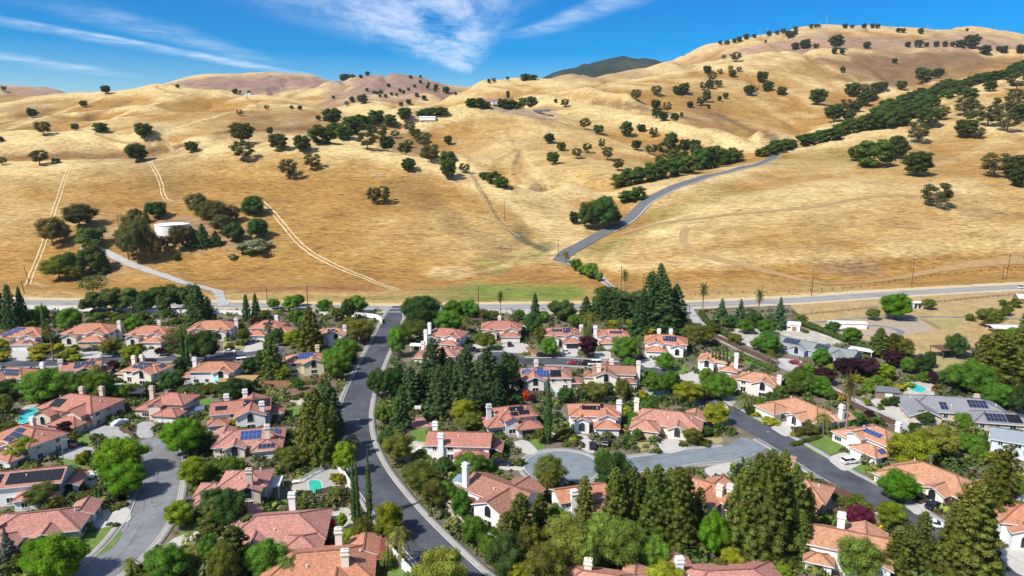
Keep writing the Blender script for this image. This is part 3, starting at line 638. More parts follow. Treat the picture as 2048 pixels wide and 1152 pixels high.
# ---- right-hand fields
slab('field', pts('1572,604 1700,598 1850,588 2048,577 2230,566 2230,720 2048,712 1960,738 1890,742 1830,712 1760,690 1690,668 1620,650'), 0.008, M_field, 'dry grass field between the county road and the gardens')
slab('riding_arena', pts('1728,640 1838,637 1872,660 1792,672 1738,662'), 0.03, M_dirt, 'bare grey-brown riding arena in the dry field')
slab('riding_arena', pts('1640,650 1690,648 1700,662 1740,663 1785,666 1780,674 1700,676 1650,664'), 0.026, M_dirt, 'bare dirt yard beside the long white shed')
slab('paddock_grass', pts('1850,640 1925,638 1920,652 1895,660 1872,655'), 0.034, M_lawn_dry, 'faded green paddock beside the riding arena')
ribbon('paddock_path', smooth_line([flat(*p) for p in pts('1622,645 1660,643 1720,636 1780,634 1850,634 1930,635 2000,636 2060,640')], 3), -1.4, 1.4, 0.04, M_asphalt_old, jag=0.6, label='dark path along the top of the riding arena')
ribbon('paddock_path', smooth_line([flat(*p) for p in pts('1735,652 1765,652 1790,658 1802,665 1790,671')], 3), -1.6, 1.6, 0.044, M_asphalt_old, jag=0.6, label='dark curved path looping round the dirt yard')
ribbon('paddock_path', smooth_line([flat(*p) for p in pts('1840,709 1880,710 1930,706 1990,700')], 3), -1.5, 1.5, 0.04, M_asphalt_old, jag=0.6, label='dark path past the open shelter')
slab('field', pts('1860,712 1960,712 1960,745 1900,768 1850,770 1870,740'), 0.02, M_lawn_dry, 'dry grass strip behind the grey ranch house')
slab('gravel_yard', pts('1452,662 1500,652 1575,650 1650,668 1700,690 1640,690 1560,694 1510,698 1475,682'), 0.03, M_gravel, 'pale gravel garden behind the grey-green ranch house')

for s in ('20,704 62,699 78,712 52,723 28,720', '155,706 176,696 206,704 198,717 165,718', '282,704 315,696 327,704 336,715 290,717', '495,688 527,684 526,701 484,706',
          '1002,687 1057,687 1057,707 1008,705', '1120,697 1157,697 1157,714 1122,712', '1190,702 1221,703 1223,719 1188,717', '1278,720 1312,716 1310,736 1288,735',
          '1350,756 1389,742 1402,752 1396,772', '1013,889 1051,878 1079,904 1060,912', '990,914 1026,917 1048,930 1050,942 987,939', '1309,883 1351,876 1378,899 1332,910',
          '1404,938 1470,922 1463,960 1425,958', '1536,853 1579,840 1603,860 1572,876', '1652,917 1690,903 1736,922 1689,946', '1804,1008 1841,988 1894,1013 1836,1034',
          '1988,1104 2080,1080 2080,1160 2035,1150', '1730,790 1792,808 1850,833 1882,850 1842,862 1760,822', '1550,716 1600,720 1620,738 1617,755 1588,744',
          '1440,798 1472,790 1494,810 1462,814', '170,1042 195,1020 262,1016 262,1045 175,1063', '345,1076 425,1056 432,1075 340,1102 300,1128', '130,960 195,936 200,966 162,981 134,973',
          '60,985 100,975 110,1003 70,1010', '1100,864 1172,870 1186,886 1190,908 1172,905 1150,888 1100,872'):
    slab('driveway', pts(s), 0.14, M_drive, 'pale concrete driveway in front of a house')
for s in ('171,861 225,849 262,868 262,886 215,887', '275,844 309,844 309,876 273,876', '100,905 150,892 198,897 185,918 128,920', '1930,862 1990,888 1950,905 1900,882', '640,930 690,924 700,968 670,1000 600,968'):
    slab('driveway', pts(s), 0.138, M_drive_grey, 'grey paved driveway beside a house')
for i, s in enumerate(('152,868 172,864 200,887 185,894 150,883', '120,918 148,917 172,930 173,941 130,946', '165,1070 199,1057 224,1051 247,1066 228,1094 190,1117 166,1088', '195,1018 257,1004 254,1015 200,1026',
          '351,1073 388,1042 424,1056 366,1075', '388,800 426,796 430,822 394,824', '563,818 627,806 622,832 570,836', '598,868 652,858 642,897 598,893', '1050,884 1077,868 1093,898 1072,903', '822,856 859,856 857,894 826,894',
          '1598,886 1637,869 1690,879 1681,902 1649,917', '1690,940 1728,927 1760,937 1719,953', '1488,827 1530,816 1572,840 1525,848', '1338,741 1370,729 1382,742 1355,752', '1485,1113 1530,1117 1493,1148',
          '979,697 1003,686 1003,702 985,704', '1240,1130 1280,1100 1330,1140 1280,1170', '1440,700 1480,712 1545,738 1536,744 1470,722', '560,1000 600,1000 600,1012 570,1014', '780,1130 810,1128 812,1160 770,1165')):
    slab('lawn', pts(s), 0.10, M_lawn, 'mown green lawn in a front garden')
for s in ('1640,985 1656,990 1692,1010 1666,1031 1630,1016', '445,683 500,684 487,702 446,701', '352,702 390,696 392,712 350,714', '1060,702 1085,706 1082,716 1060,716', '1272,886 1305,884 1309,898 1280,904', '1375,885 1440,872 1448,884 1400,900'):
    slab('lawn', pts(s), 0.09, M_lawn_dry, 'dried-out straw coloured lawn')
for s in ('1590,1010 1630,1000 1640,1020 1600,1040', '215,768 250,766 252,780 212,782', '850,655 870,655 872,665 850,664', '800,880 858,886 858,905 815,905', '940,690 980,686 985,694 950,698', '1420,812 1450,806 1460,822 1430,828',
          '1280,782 1340,778 1345,795 1275,797', '575,962 625,950 640,985 590,995', '640,1020 700,1015 720,1050 660,1070', '1040,776 1150,776 1150,790 1040,790', '70,820 110,812 118,836 70,842', '440,760 470,758 470,768 440,770', '570,800 640,792 650,806 600,812', '660,745 668,735 676,745 668,752', '1010,770 1040,765 1040,790 1010,790', '1820,765 1870,762 1868,800 1800,798', '1860,812 1890,820 1870,835 1850,826'):
    slab('patio', pts(s), 0.12, M_gravel, 'pale paved patio behind a house')
for s in ('165,935 180,930 262,1002 240,1010', '560,775 640,768 640,800 560,806', '210,990 262,985 262,1003 200,1012', '310,855 328,848 332,872 312,875', '1100,874 1150,878 1178,898 1160,900 1110,884', '1255,880 1285,872 1300,905 1270,915', '880,1010 900,1010 1000,1135 985,1140', '540,930 620,915 640,935 560,950'):
    slab('planting_bed', pts(s), 0.06, M_mulch, 'brown bark-mulched planting bed')
# ---------------------------------------------------------------- houses
def stucco_mat():
    m = mat('stucco', (0.7, 0.68, 0.62), 0.9, objcol=True, spec=0.15); nt, b, L = nodes(m)
    oi = [n for n in nt.nodes if n.type == 'OBJECT_INFO'][0]
    n = tex_noise(nt, 0.9, 5, 0.6); n2 = tex_noise(nt, 12, 2, 0.5)
    c = mixc(nt, maprange(nt, n, 0.4, 0.75, 0.0, 0.16), oi.outputs['Color'], (0.45, 0.40, 0.34))
    L.new(c, b.inputs['Base Color']); bump(nt, b, n2, 0.25, 0.02); return m
M_stucco = stucco_mat()
def tile_mat(name, w, h, mortar, var):
    m = mat(name, (0.4, 0.2, 0.12), 0.85, objcol=True, spec=0.2); nt, b, L = nodes(m)
    oi = [n for n in nt.nodes if n.type == 'OBJECT_INFO'][0]
    uv = nt.nodes.new('ShaderNodeTexCoord').outputs['UV']
    br = nt.nodes.new('ShaderNodeTexBrick'); L.new(uv, br.inputs['Vector'])
    br.inputs['Scale'].default_value = 1.0; br.inputs['Brick Width'].default_value = w; br.inputs['Row Height'].default_value = h
    br.inputs['Mortar Size'].default_value = mortar; br.inputs['Mortar Smooth'].default_value = 0.3; br.inputs['Bias'].default_value = 0.0
    a, c = 1 - var, 1 + var
    br.inputs['Color1'].default_value = (a, a, a, 1); br.inputs['Color2'].default_value = (c, c, c, 1); br.inputs['Mortar'].default_value = (0.42, 0.40, 0.40, 1)
    c0 = mixc(nt, 1.0, oi.outputs['Color'], br.outputs['Color'], 'MULTIPLY')
    n = tex_noise(nt, 0.55, 6, 0.68); n2 = tex_noise(nt, 2.2, 4, 0.7)
    c1 = mixc(nt, maprange(nt, n, 0.42, 0.70, 0.0, 0.35), c0, (0.22, 0.11, 0.075))
    c2 = mixc(nt, maprange(nt, n2, 0.53, 0.68, 0.0, 0.42), c1, (0.60, 0.38, 0.26))
    L.new(c2, b.inputs['Base Color']); bump(nt, b, br.outputs['Fac'], -0.6, 0.06); return m
M_tile = tile_mat('clay_roof_tiles', 0.34, 0.42, 0.035, 0.22)
M_shingle = tile_mat('composition_shingles', 0.5, 0.25, 0.012, 0.12)
for n_ in M_shingle.node_tree.nodes:                       # shingles weather grey rather than red
    if n_.type == 'MIX' and n_.blend_type == 'MIX': n_.inputs[7].default_value = (0.26, 0.27, 0.27, 1)
M_glass = mat('window_glass', (0.018, 0.024, 0.030), 0.08, spec=0.6)
M_trim = mat('white_trim', (0.74, 0.72, 0.68), 0.7)
M_trimbrown = mat('brown_trim', (0.30, 0.17, 0.11), 0.8)
def panel_mat(name, c, line):
    m = mat(name, c, 0.16, spec=0.5); nt, b, L = nodes(m)
    uv = nt.nodes.new('ShaderNodeTexCoord').outputs['UV']
    br = nt.nodes.new('ShaderNodeTexBrick'); L.new(uv, br.inputs['Vector']); br.offset = 0
    br.inputs['Scale'].default_value = 1; br.inputs['Brick Width'].default_value = 1 / 6; br.inputs['Row Height'].default_value = 0.1; br.inputs['Mortar Size'].default_value = 0.006
    br.inputs['Color1'].default_value = (*c, 1); br.inputs['Color2'].default_value = (*[x * 1.25 for x in c], 1); br.inputs['Mortar'].default_value = (*line, 1)
    L.new(br.outputs['Color'], b.inputs['Base Color']); return m
M_pv_blue = panel_mat('blue_solar_cells', (0.012, 0.035, 0.16), (0.10, 0.13, 0.22))
M_pv_dark = panel_mat('navy_solar_cells', (0.010, 0.016, 0.045), (0.05, 0.06, 0.09))
M_pv_black = panel_mat('black_solar_cells', (0.008, 0.008, 0.011), (0.02, 0.02, 0.024))
M_alu = mat('aluminium_rail', (0.45, 0.46, 0.48), 0.4, metal=0.6)
M_aludark = mat('dark_panel_frame', (0.05, 0.05, 0.06), 0.4)
M_garage = mat('garage_door_paint', (0.74, 0.72, 0.68), 0.6, objcol=True)
M_door = mat('front_door', (0.10, 0.05, 0.03), 0.5)
PV = {}
def pv_mesh(kind):
    if kind not in PV:
        w, h, mm, fr = {'b': (1.05, 1.65, M_pv_blue, M_alu), 'd': (1.05, 1.65, M_pv_dark, M_alu), 'k': (1.05, 1.65, M_pv_black, M_aludark), 't': (1.25, 3.4, M_pv_black, M_aludark)}[kind]
        mb = MB(); mb.box(0, w - .03, 0, h - .03, 0.0, .07, 1)
        a, c = .03, .035
        mb.poly([(a, c, .074), (w - .03 - a, c, .074), (w - .03 - a, h - .03 - c, .074), (a, h - .03 - c, .074)], 0, [(0, 0), (1, 0), (1, 1), (0, 1)])
        PV[kind] = (mb.mesh('solar_panel', [mm, fr], uv=True), w, h)
    return PV[kind]
WIN = {}
def win_mesh(w, h, kind):
    k = (round(w, 1), round(h, 1), kind)
    if k not in WIN:
        f, p = MB(), MB(); t = 0.11
        if kind == 'arch':
            n = 8; hw = w / 2
            A = [(hw * math.cos(math.pi * i / n), h / 2 - hw * .2 + hw * math.sin(math.pi * i / n)) for i in range(n + 1)]
            outl = [(-hw, -h / 2), (hw, -h / 2)] + A
            inn = [(x * (1 - t / hw), z * (1 - t / h)) for x, z in outl]; m_ = len(outl)
            for i in range(m_):
                j = (i + 1) % m_; a, b, c, d = outl[i], outl[j], inn[j], inn[i]
                f.poly([(a[0], -.09, a[1]), (b[0], -.09, b[1]), (c[0], -.09, c[1]), (d[0], -.09, d[1])]); f.poly([(a[0], 0.02, a[1]), (b[0], 0.02, b[1]), (b[0], -.09, b[1]), (a[0], -.09, a[1])])
            p.poly([(x, -.03, z) for x, z in inn])
        else:
            f.box(-w / 2, w / 2, -.09, .02, h / 2 - t, h / 2); f.box(-w / 2 - .08, w / 2 + .08, -.13, .02, -h / 2 - .04, -h / 2 + t)
            f.box(-w / 2, -w / 2 + t, -.085, .02, -h / 2 + t, h / 2 - t); f.box(w / 2 - t, w / 2, -.085, .02, -h / 2 + t, h / 2 - t)
            for i in range(1, max(2, int(round(w / 0.9)))):
                x = -w / 2 + w * i / max(2, int(round(w / 0.9))); f.box(x - .035, x + .035, -.07, .01, -h / 2 + t, h / 2 - t)
            p.poly([(-w / 2 + t, -.03, -h / 2 + t), (w / 2 - t, -.03, -h / 2 + t), (w / 2 - t, -.03, h / 2 - t), (-w / 2 + t, -.03, h / 2 - t)])
        WIN[k] = (f.mesh('window', [M_trim]), p.mesh('pane', [M_glass]))
    return WIN[k]
GAR = {}
def gar_mesh(w):
    if w not in GAR:
        mb = MB(); mb.box(-w / 2 - .14, w / 2 + .14, -.06, .02, 2.15, 2.32, 1)
        for s in (-1, 1): mb.box(s * (w / 2 + .07) - .07, s * (w / 2 + .07) + .07, -.06, .02, 0.14, 2.15, 1)
        for i in range(4): mb.box(-w / 2, w / 2, -.03, .02, .16 + i * .5, .16 + i * .5 + .47, 0)
        GAR[w] = mb.mesh('garage_door', [M_garage, M_trim])
    return GAR[w]

SIDES = {'S': ((0, -1), 0.0), 'E': ((1, 0), math.pi / 2), 'N': ((0, 1), math.pi), 'W': ((-1, 0), -math.pi / 2)}
PITCHR = 0.42; OVER = 0.55
def roof_planes(w):
    """slope planes of a wing: side -> (eave middle, along, up, half length)"""
    x, y, W, D, he, kind = w; ze = he - OVER * PITCHR; hw, hd = W / 2 + OVER, D / 2 + OVER
    u = math.sqrt(1 + PITCHR ** 2); c, s = 1 / u, PITCHR / u
    pl = {}
    if kind in ('hip', 'gx'): pl['S'] = (Vector((x, y - hd, ze)), Vector((1, 0, 0)), Vector((0, c, s))); pl['N'] = (Vector((x, y + hd, ze)), Vector((-1, 0, 0)), Vector((0, -c, s)))
    if kind in ('hip', 'gy'): pl['W'] = (Vector((x - hw, y, ze)), Vector((0, -1, 0)), Vector((c, 0, s))); pl['E'] = (Vector((x + hw, y, ze)), Vector((0, 1, 0)), Vector((-c, 0, s)))
    return pl
def make_roof(w, name, mats, parent, color):
    x, y, W, D, he, kind = w; ze = he - OVER * PITCHR; hw, hd = W / 2 + OVER, D / 2 + OVER; th = .2
    mb = MB(); caps = []
    e = [Vector((x - hw, y - hd, ze)), Vector((x + hw, y - hd, ze)), Vector((x + hw, y + hd, ze)), Vector((x - hw, y + hd, ze))]
    pl = roof_planes(w)
    def face(side, P):
        o, a, b = pl[side]; mb.poly(P, 0, [((p - o).dot(a) + 50, (p - o).dot(b) + 50) for p in P])
    if kind == 'hip':
        if W >= D: r1, r2 = Vector((x - (hw - hd), y, ze + hd * PITCHR)), Vector((x + (hw - hd), y, ze + hd * PITCHR))
        else: r1, r2 = Vector((x, y - (hd - hw), ze + hw * PITCHR)), Vector((x, y + (hd - hw), ze + hw * PITCHR))
        if W >= D:
            face('S', [e[0], e[1], r2, r1]); face('N', [e[2], e[3], r1, r2]); face('W', [e[3], e[0], r1]); face('E', [e[1], e[2], r2]); hips = ((e[0], r1), (e[3], r1), (e[1], r2), (e[2], r2))
        else:
            face('W', [e[3], e[0], r1, r2]); face('E', [e[1], e[2], r2, r1]); face('S', [e[0], e[1], r1]); face('N', [e[2], e[3], r2]); hips = ((e[0], r1), (e[1], r1), (e[2], r2), (e[3], r2))
        caps += list(hips) + ([(r1, r2)] if (r1 - r2).length > .4 else [])
        d = Vector((0, 0, -th))
        for i in range(4): j = (i + 1) % 4; mb.poly([e[i] + d, e[j] + d, e[j], e[i]], 1)
        mb.poly([p + d for p in e[::-1]], 1)
    else:
        d = Vector((0, 0, -th))
        if kind == 'gx': r1, r2 = Vector((x - hw, y, ze + hd * PITCHR)), Vector((x + hw, y, ze + hd * PITCHR)); A, B = ('S', [e[0], e[1], r2, r1]), ('N', [e[2], e[3], r1, r2])
        else: r1, r2 = Vector((x, y - hd, ze + hw * PITCHR)), Vector((x, y + hd, ze + hw * PITCHR)); A, B = ('W', [e[3], e[0], r1, r2]), ('E', [e[1], e[2], r2, r1])
        for sd, P in (A, B):
            face(sd, P); mb.poly([p + d for p in P[::-1]], 1)
            for i in (0, 1, 3): j = (i + 1) % 4; mb.poly([P[i] + d, P[j] + d, P[j], P[i]], 1)
        caps.append((r1, r2))
    rf = mb.build(name, mats, parent, color=color, uv=True)
    cb = MB()
    for a, b in caps: cb.beam(a + Vector((0, 0, .03)), b + Vector((0, 0, .03)), .34, .14)
    cb.build('ridge_cap', [mats[0]], rf, color=[c * 0.92 for c in color])
    return rf
def inside_other(wings, i, x, y, z):
    for j, (cx, cy, W, D, he, k) in enumerate(wings):
        if j != i and abs(x - cx) < W / 2 + .25 and abs(y - cy) < D / 2 + .25 and z < he + .4: return True
        if j != i and abs(x - cx) < W / 2 + .6 and abs(y - cy) < D / 2 + .6 and he - .5 < z < he + 1.2: return True
    return False
ANCHORS = []                                             # (photo column, row, short name) used to say where trees stand
ARCH = {}
def arch(name, m, s):
    q = {
     'front': [(0, 1.5, 17, 10.5, 5.0, 'hip'), (-4 * m, -5.6, 8, 6.2, 2.9, 'hip'), (-4.2 * m, -3.5, 6, 4.6, 4.85, 'gy'), (4.6 * m, -4.3, 5, 3.6, 4.1, 'gy')],
     'front2': [(1.5 * m, 1.5, 13, 10, 5.0, 'hip'), (-5.8 * m, 0, 8, 9, 3.1, 'hip'), (4.2 * m, -5.2, 8.5, 6.5, 2.9, 'hip'), (-1.5 * m, -3.8, 4.6, 3.6, 4.8, 'gy')],
     'rear': [(0, 0, 16, 10, 4.9, 'hip'), (4 * m, -5.4, 5.5, 3.4, 4.7, 'gy'), (-4.4 * m, 6.5, 8, 6, 2.9, 'hip'), (-9 * m, -1.5, 4.4, 6, 2.9, 'hip')],
     'rear2': [(0, 0, 14, 9, 4.9, 'hip'), (-2.5 * m, -5.2, 7.5, 3.6, 4.75, 'gy'), (8.2 * m, 1.2, 6, 8, 3.0, 'hip')],
     'single': [(0, 0, 19, 11, 3.0, 'hip'), (-5.5 * m, -7, 7.6, 7, 2.85, 'hip'), (3.4 * m, -6, 5.2, 4, 3.05, 'gy'), (7.6 * m, 5, 5, 6, 2.9, 'gy')],
     'long': [(0, 0, 17, 9, 4.9, 'gx'), (4 * m, -5.6, 8.5, 5, 2.95, 'hip'), (9.6 * m, 0.6, 4, 6.5, 2.9, 'gy')],
     'ell': [(0, 0, 12, 10, 4.9, 'hip'), (8 * m, -1, 8.5, 8, 3.0, 'hip'), (-2 * m, -5.3, 6, 4, 4.7, 'gy'), (7.5 * m, -6, 7, 5, 2.85, 'hip')],
     'ranch': [(0, 0, 34, 10, 2.9, 'gx'), (11 * m, -6.2, 9, 7, 2.8, 'gy'), (-5 * m, -5.8, 7, 3.4, 2.75, 'gy')],
     'ranch2': [(0, 0, 26, 12, 2.9, 'hip'), (-10.5 * m, -6.5, 8, 9, 2.85, 'gy'), (9 * m, -8, 15, 8, 2.8, 'hip')],
     'cross': [(0, 0, 16, 9, 4.9, 'gx'), (3 * m, -1, 8, 15, 4.8, 'gy'), (-6 * m, -5.8, 5, 4, 2.9, 'hip'), (9.4 * m, 0.8, 4.5, 7, 2.9, 'hip')],
    }[name]
    return [(x * s, y * s, W * s, D * s, he, k) for x, y, W, D, he, k in q]
GAROK = {'front': (1, 'S'), 'front2': (2, 'S'), 'rear': (2, 'N'), 'single': (1, 'S'), 'ell': (3, 'S'), 'cross': (2, 'S'), 'ranch2': (1, 'S')}
CHIM = {'front': [(8.9, 1)], 'front2': [(8.6, 2)], 'rear': [(-8.3, 1.5), (3, 5.4)], 'rear2': [(-7.3, 0)], 'single': [(9.8, 2)], 'long': [(-2, -4.9)], 'ell': [(-6.4, -1)], 'cross': [(8.4, -2)], 'ranch': [(12, 3)], 'ranch2': [(8, 5.5)]}
def chimney(parent, x, y, h, color, w=1.35, d=0.95):
    mb = MB(); mb.box(x - w / 2, x + w / 2, y - d / 2, y + d / 2, 0, h); c = mb.build('chimney', [M_stucco], parent, color=color)
    cb = MB(); cb.box(x - w / 2 - .18, x + w / 2 + .18, y - d / 2 - .18, y + d / 2 + .18, h - .75, h - .45); cb.box(x - w / 2 - .1, x + w / 2 + .1, y - d / 2 - .1, y + d / 2 + .1, h, h + .22)
    for s in (-1, 1): cb.box(x + s * w * .22 - .2, x + s * w * .22 + .2, y - .2, y + .2, h + .22, h + .5)
    cb.build('chimney_cap', [M_stucco], c, color=[k * 0.85 for k in color])
ALLHOUSES = []
def house(nick, label, kind, m, px, py, yaw, s, wall, roof, solar=(), chim=None, gcol=(0.74, 0.72, 0.68), shingle=False, nogar=False, lift=None, extra=(), z0=0.0, at=None, cat='house'):
    wings = arch(kind, m, s) + list(extra)
    he = wings[0][4]
    p = at if at is not None else flat(px, py, he + 0.6)
    rt = empty('house', (p[0], p[1], z0), R(yaw)); tag(rt, label, cat, 'suburban houses')
    ANCHORS.append((px, py, nick)); ALLHOUSES.append((p[0], p[1], max(wings[0][2], wings[0][3]) / 2 + 2))
    mb = MB()
    for i, (x, y, W, D, h, k) in enumerate(wings):
        x0, x1, y0, y1 = x - W / 2, x + W / 2, y - D / 2, y + D / 2; t = h - .04 * i
        for q in (((x0, y0), (x1, y0)), ((x1, y0), (x1, y1)), ((x1, y1), (x0, y1)), ((x0, y1), (x0, y0))):
            (a, b), (c, d) = q; mb.poly([(a, b, -.1), (c, d, -.1), (c, d, t), (a, b, t)])
        if k == 'gx':
            for xx in (x0, x1): mb.poly([(xx, y0, t), (xx, y1, t), (xx, y, t + D / 2 * PITCHR - .12)])
        if k == 'gy':
            for yy in (y0, y1): mb.poly([(x0, yy, t), (x1, yy, t), (x, yy, t + W / 2 * PITCHR - .12)])
    mb.build('wall', [M_stucco], rt, color=wall)
    trim = M_trim if (wall[0] > .6 and not shingle) else M_trimbrown
    if shingle: trim = M_trim
    for i, w in enumerate(wings): make_roof(w, 'roof', [M_shingle if shingle else M_tile, trim], rt, [c * (1 + .05 * math.sin(i * 2.3 + px)) for c in roof])
    ry = random.Random(int(px * 7 + py))
    gi = None if nogar else GAROK.get(kind)
    cyaw, syaw = math.cos(R(yaw)), math.sin(R(yaw))
    for i, (x, y, W, D, h, k) in enumerate(wings):
        for sd, ((nx, ny), rot) in SIDES.items():
            wx, wy = nx * cyaw - ny * syaw, nx * syaw + ny * cyaw
            if wx * -p[0] + wy * -p[1] < 0 and not (gi and gi == (i, sd)): continue
            span = W if ny else D; cx0, cy0 = x + nx * W / 2, y + ny * D / 2
            tx, ty = -ny, nx
            def put(u, z, ww, hh, kd='std'):
                wxp, wyp = cx0 + tx * u, cy0 + ty * u
                if inside_other(wings, i, wxp + nx * .3, wyp + ny * .3, z) or inside_other(wings, i, wxp + nx * .3 + tx * ww * .4, wyp + ny * .3 + ty * ww * .4, z) or inside_other(wings, i, wxp + nx * .3 - tx * ww * .4, wyp + ny * .3 - ty * ww * .4, z): return
                f, g = win_mesh(ww, hh, kd)
                o = ob('window', f, rt, (wxp, wyp, z), rot); ob('pane', g, o)
            if gi and gi == (i, sd):
                gw = 4.9 if span < 7.4 * 1.2 and span < 8.2 else 4.9
                n = 2 if span > 8.4 else 1
                for q in range(n):
                    u = 0 if n == 1 else (-span / 4 - .2 if q == 0 else span / 4 + .7)
                    ob('garage_door', gar_mesh(gw if q == 0 else 2.7), rt, (cx0 + tx * u, cy0 + ty * u, 0), rot, color=gcol)
                continue
            two = h > 4.5
            n = max(1, int(span / 3.6))
            for q in range(n):
                u = (q + .5 - n / 2) * span / n
                if k == 'gy' and ny and n <= 2:
                    if q == 0: put(0, 3.75 if two else 1.7, 1.9, 2.0, 'arch'); put(0, 1.35, 2.2, 1.5) if two else None
                    continue
                if two and ry.random() < .85: put(u, 3.75, ry.choice((1.2, 1.6, 1.8)), 1.3)
                if ry.random() < .8: put(u, 1.35, ry.choice((1.4, 1.8, 2.4)), ry.choice((1.4, 1.9)))
    if kind in ('front', 'front2', 'single', 'ell'):
        w = wings[3] if kind in ('front', 'front2') else wings[2]
        mb = MB(); mb.box(w[0] + w[2] / 2 + .1, w[0] + w[2] / 2 + 1.2, w[1] - w[3] / 2 + 1.0, w[1] - w[3] / 2 + 1.12, .15, 2.3); mb.build('front_door', [M_door], rt)
    for c in (CHIM[kind] if chim is None else chim):
        cx_, cy_ = c[0] * s * (m if chim is None else 1), c[1] * s
        chimney(rt, cx_, cy_, c[2] if len(c) > 2 else he + 2.8, [min(.86, k * 1.04) for k in wall])
    taken = []
    for (wi, sd, u0, v0, nu, nv, kd) in solar:
        me, pw, ph = pv_mesh(kd); w = wings[wi]; pl = roof_planes(w)
        if sd not in pl: continue
        o, a, b = pl[sd]; nrm = a.cross(b)
        half = (w[2] if sd in 'SN' else w[3]) / 2 + OVER; deep = (w[3] if sd in 'SN' else w[2]) / 2 + OVER; cs = b.to_2d().length
        v0 = max(.35, min(v0, (deep - .15) / cs - nv * ph))                 # slide the array to where the slope holds it
        room = max(0, (half - (v0 + nv * ph) * cs if w[5] == 'hip' else half - .3) - nu * pw / 2); u0 = max(-room, min(room, u0))
        from mathutils import Matrix
        rotm = Matrix((a, b, nrm)).transposed()
        for iu in range(nu):
            for iv in range(nv):
                ua, ub = u0 + (iu - nu / 2) * pw, u0 + (iu + 1 - nu / 2) * pw; run = (v0 + (iv + 1) * ph) * b.to_2d().length
                if run > deep - .1 or (w[5] == 'hip' and max(abs(ua), abs(ub)) > half - run + .45): continue    # keep to the slope
                vv = v0 + iv * ph; box_ = (wi, sd, ua, ub, vv, vv + ph)
                if any(t[:2] == (wi, sd) and ua < t[3] - .02 and t[2] + .02 < ub and vv < t[5] - .02 and t[4] + .02 < vv + ph for t in taken): continue
                taken.append(box_)
                pos = o + a * (u0 + (iu - nu / 2) * pw) + b * (v0 + iv * ph) + nrm * .12
                q = bpy.data.objects.new('solar_panel', me); q.parent = rt
                q.matrix_local = Matrix.Translation(pos) @ rotm.to_4x4(); col.objects.link(q)
    # roof vents
    w = wings[0]; pl = roof_planes(w)
    for sd in ('S', 'W', 'E'):
        if sd in pl and ry.random() < .7:
            o, a, b = pl[sd]; q = o + a * ry.uniform(-2, 2) + b * ry.uniform(2.6, 3.6); mb = MB()
            mb.tube([q, q + Vector((0, 0, .55))], .16, 8); mb.build('vent_pipe', [M_trim], rt)
    return rt
WHITE = (0.80, 0.79, 0.76); CREAM = (0.76, 0.69, 0.58); PINKW = (0.74, 0.66, 0.60); TANW = (0.58, 0.47, 0.37); YEL = (0.74, 0.63, 0.40); GREYW = (0.60, 0.60, 0.62); BLUEW = (0.36, 0.43, 0.52); BROWNW = (0.42, 0.29, 0.21)
ORANGE = (0.51, 0.222, 0.132); ROSE = (0.43, 0.182, 0.130); PINK = (0.47, 0.225, 0.180); TANR = (0.52, 0.268, 0.160); GREENR = (0.22, 0.245, 0.235); GREYR = (0.215, 0.215, 0.23); BROWNR = (0.34, 0.17, 0.115)
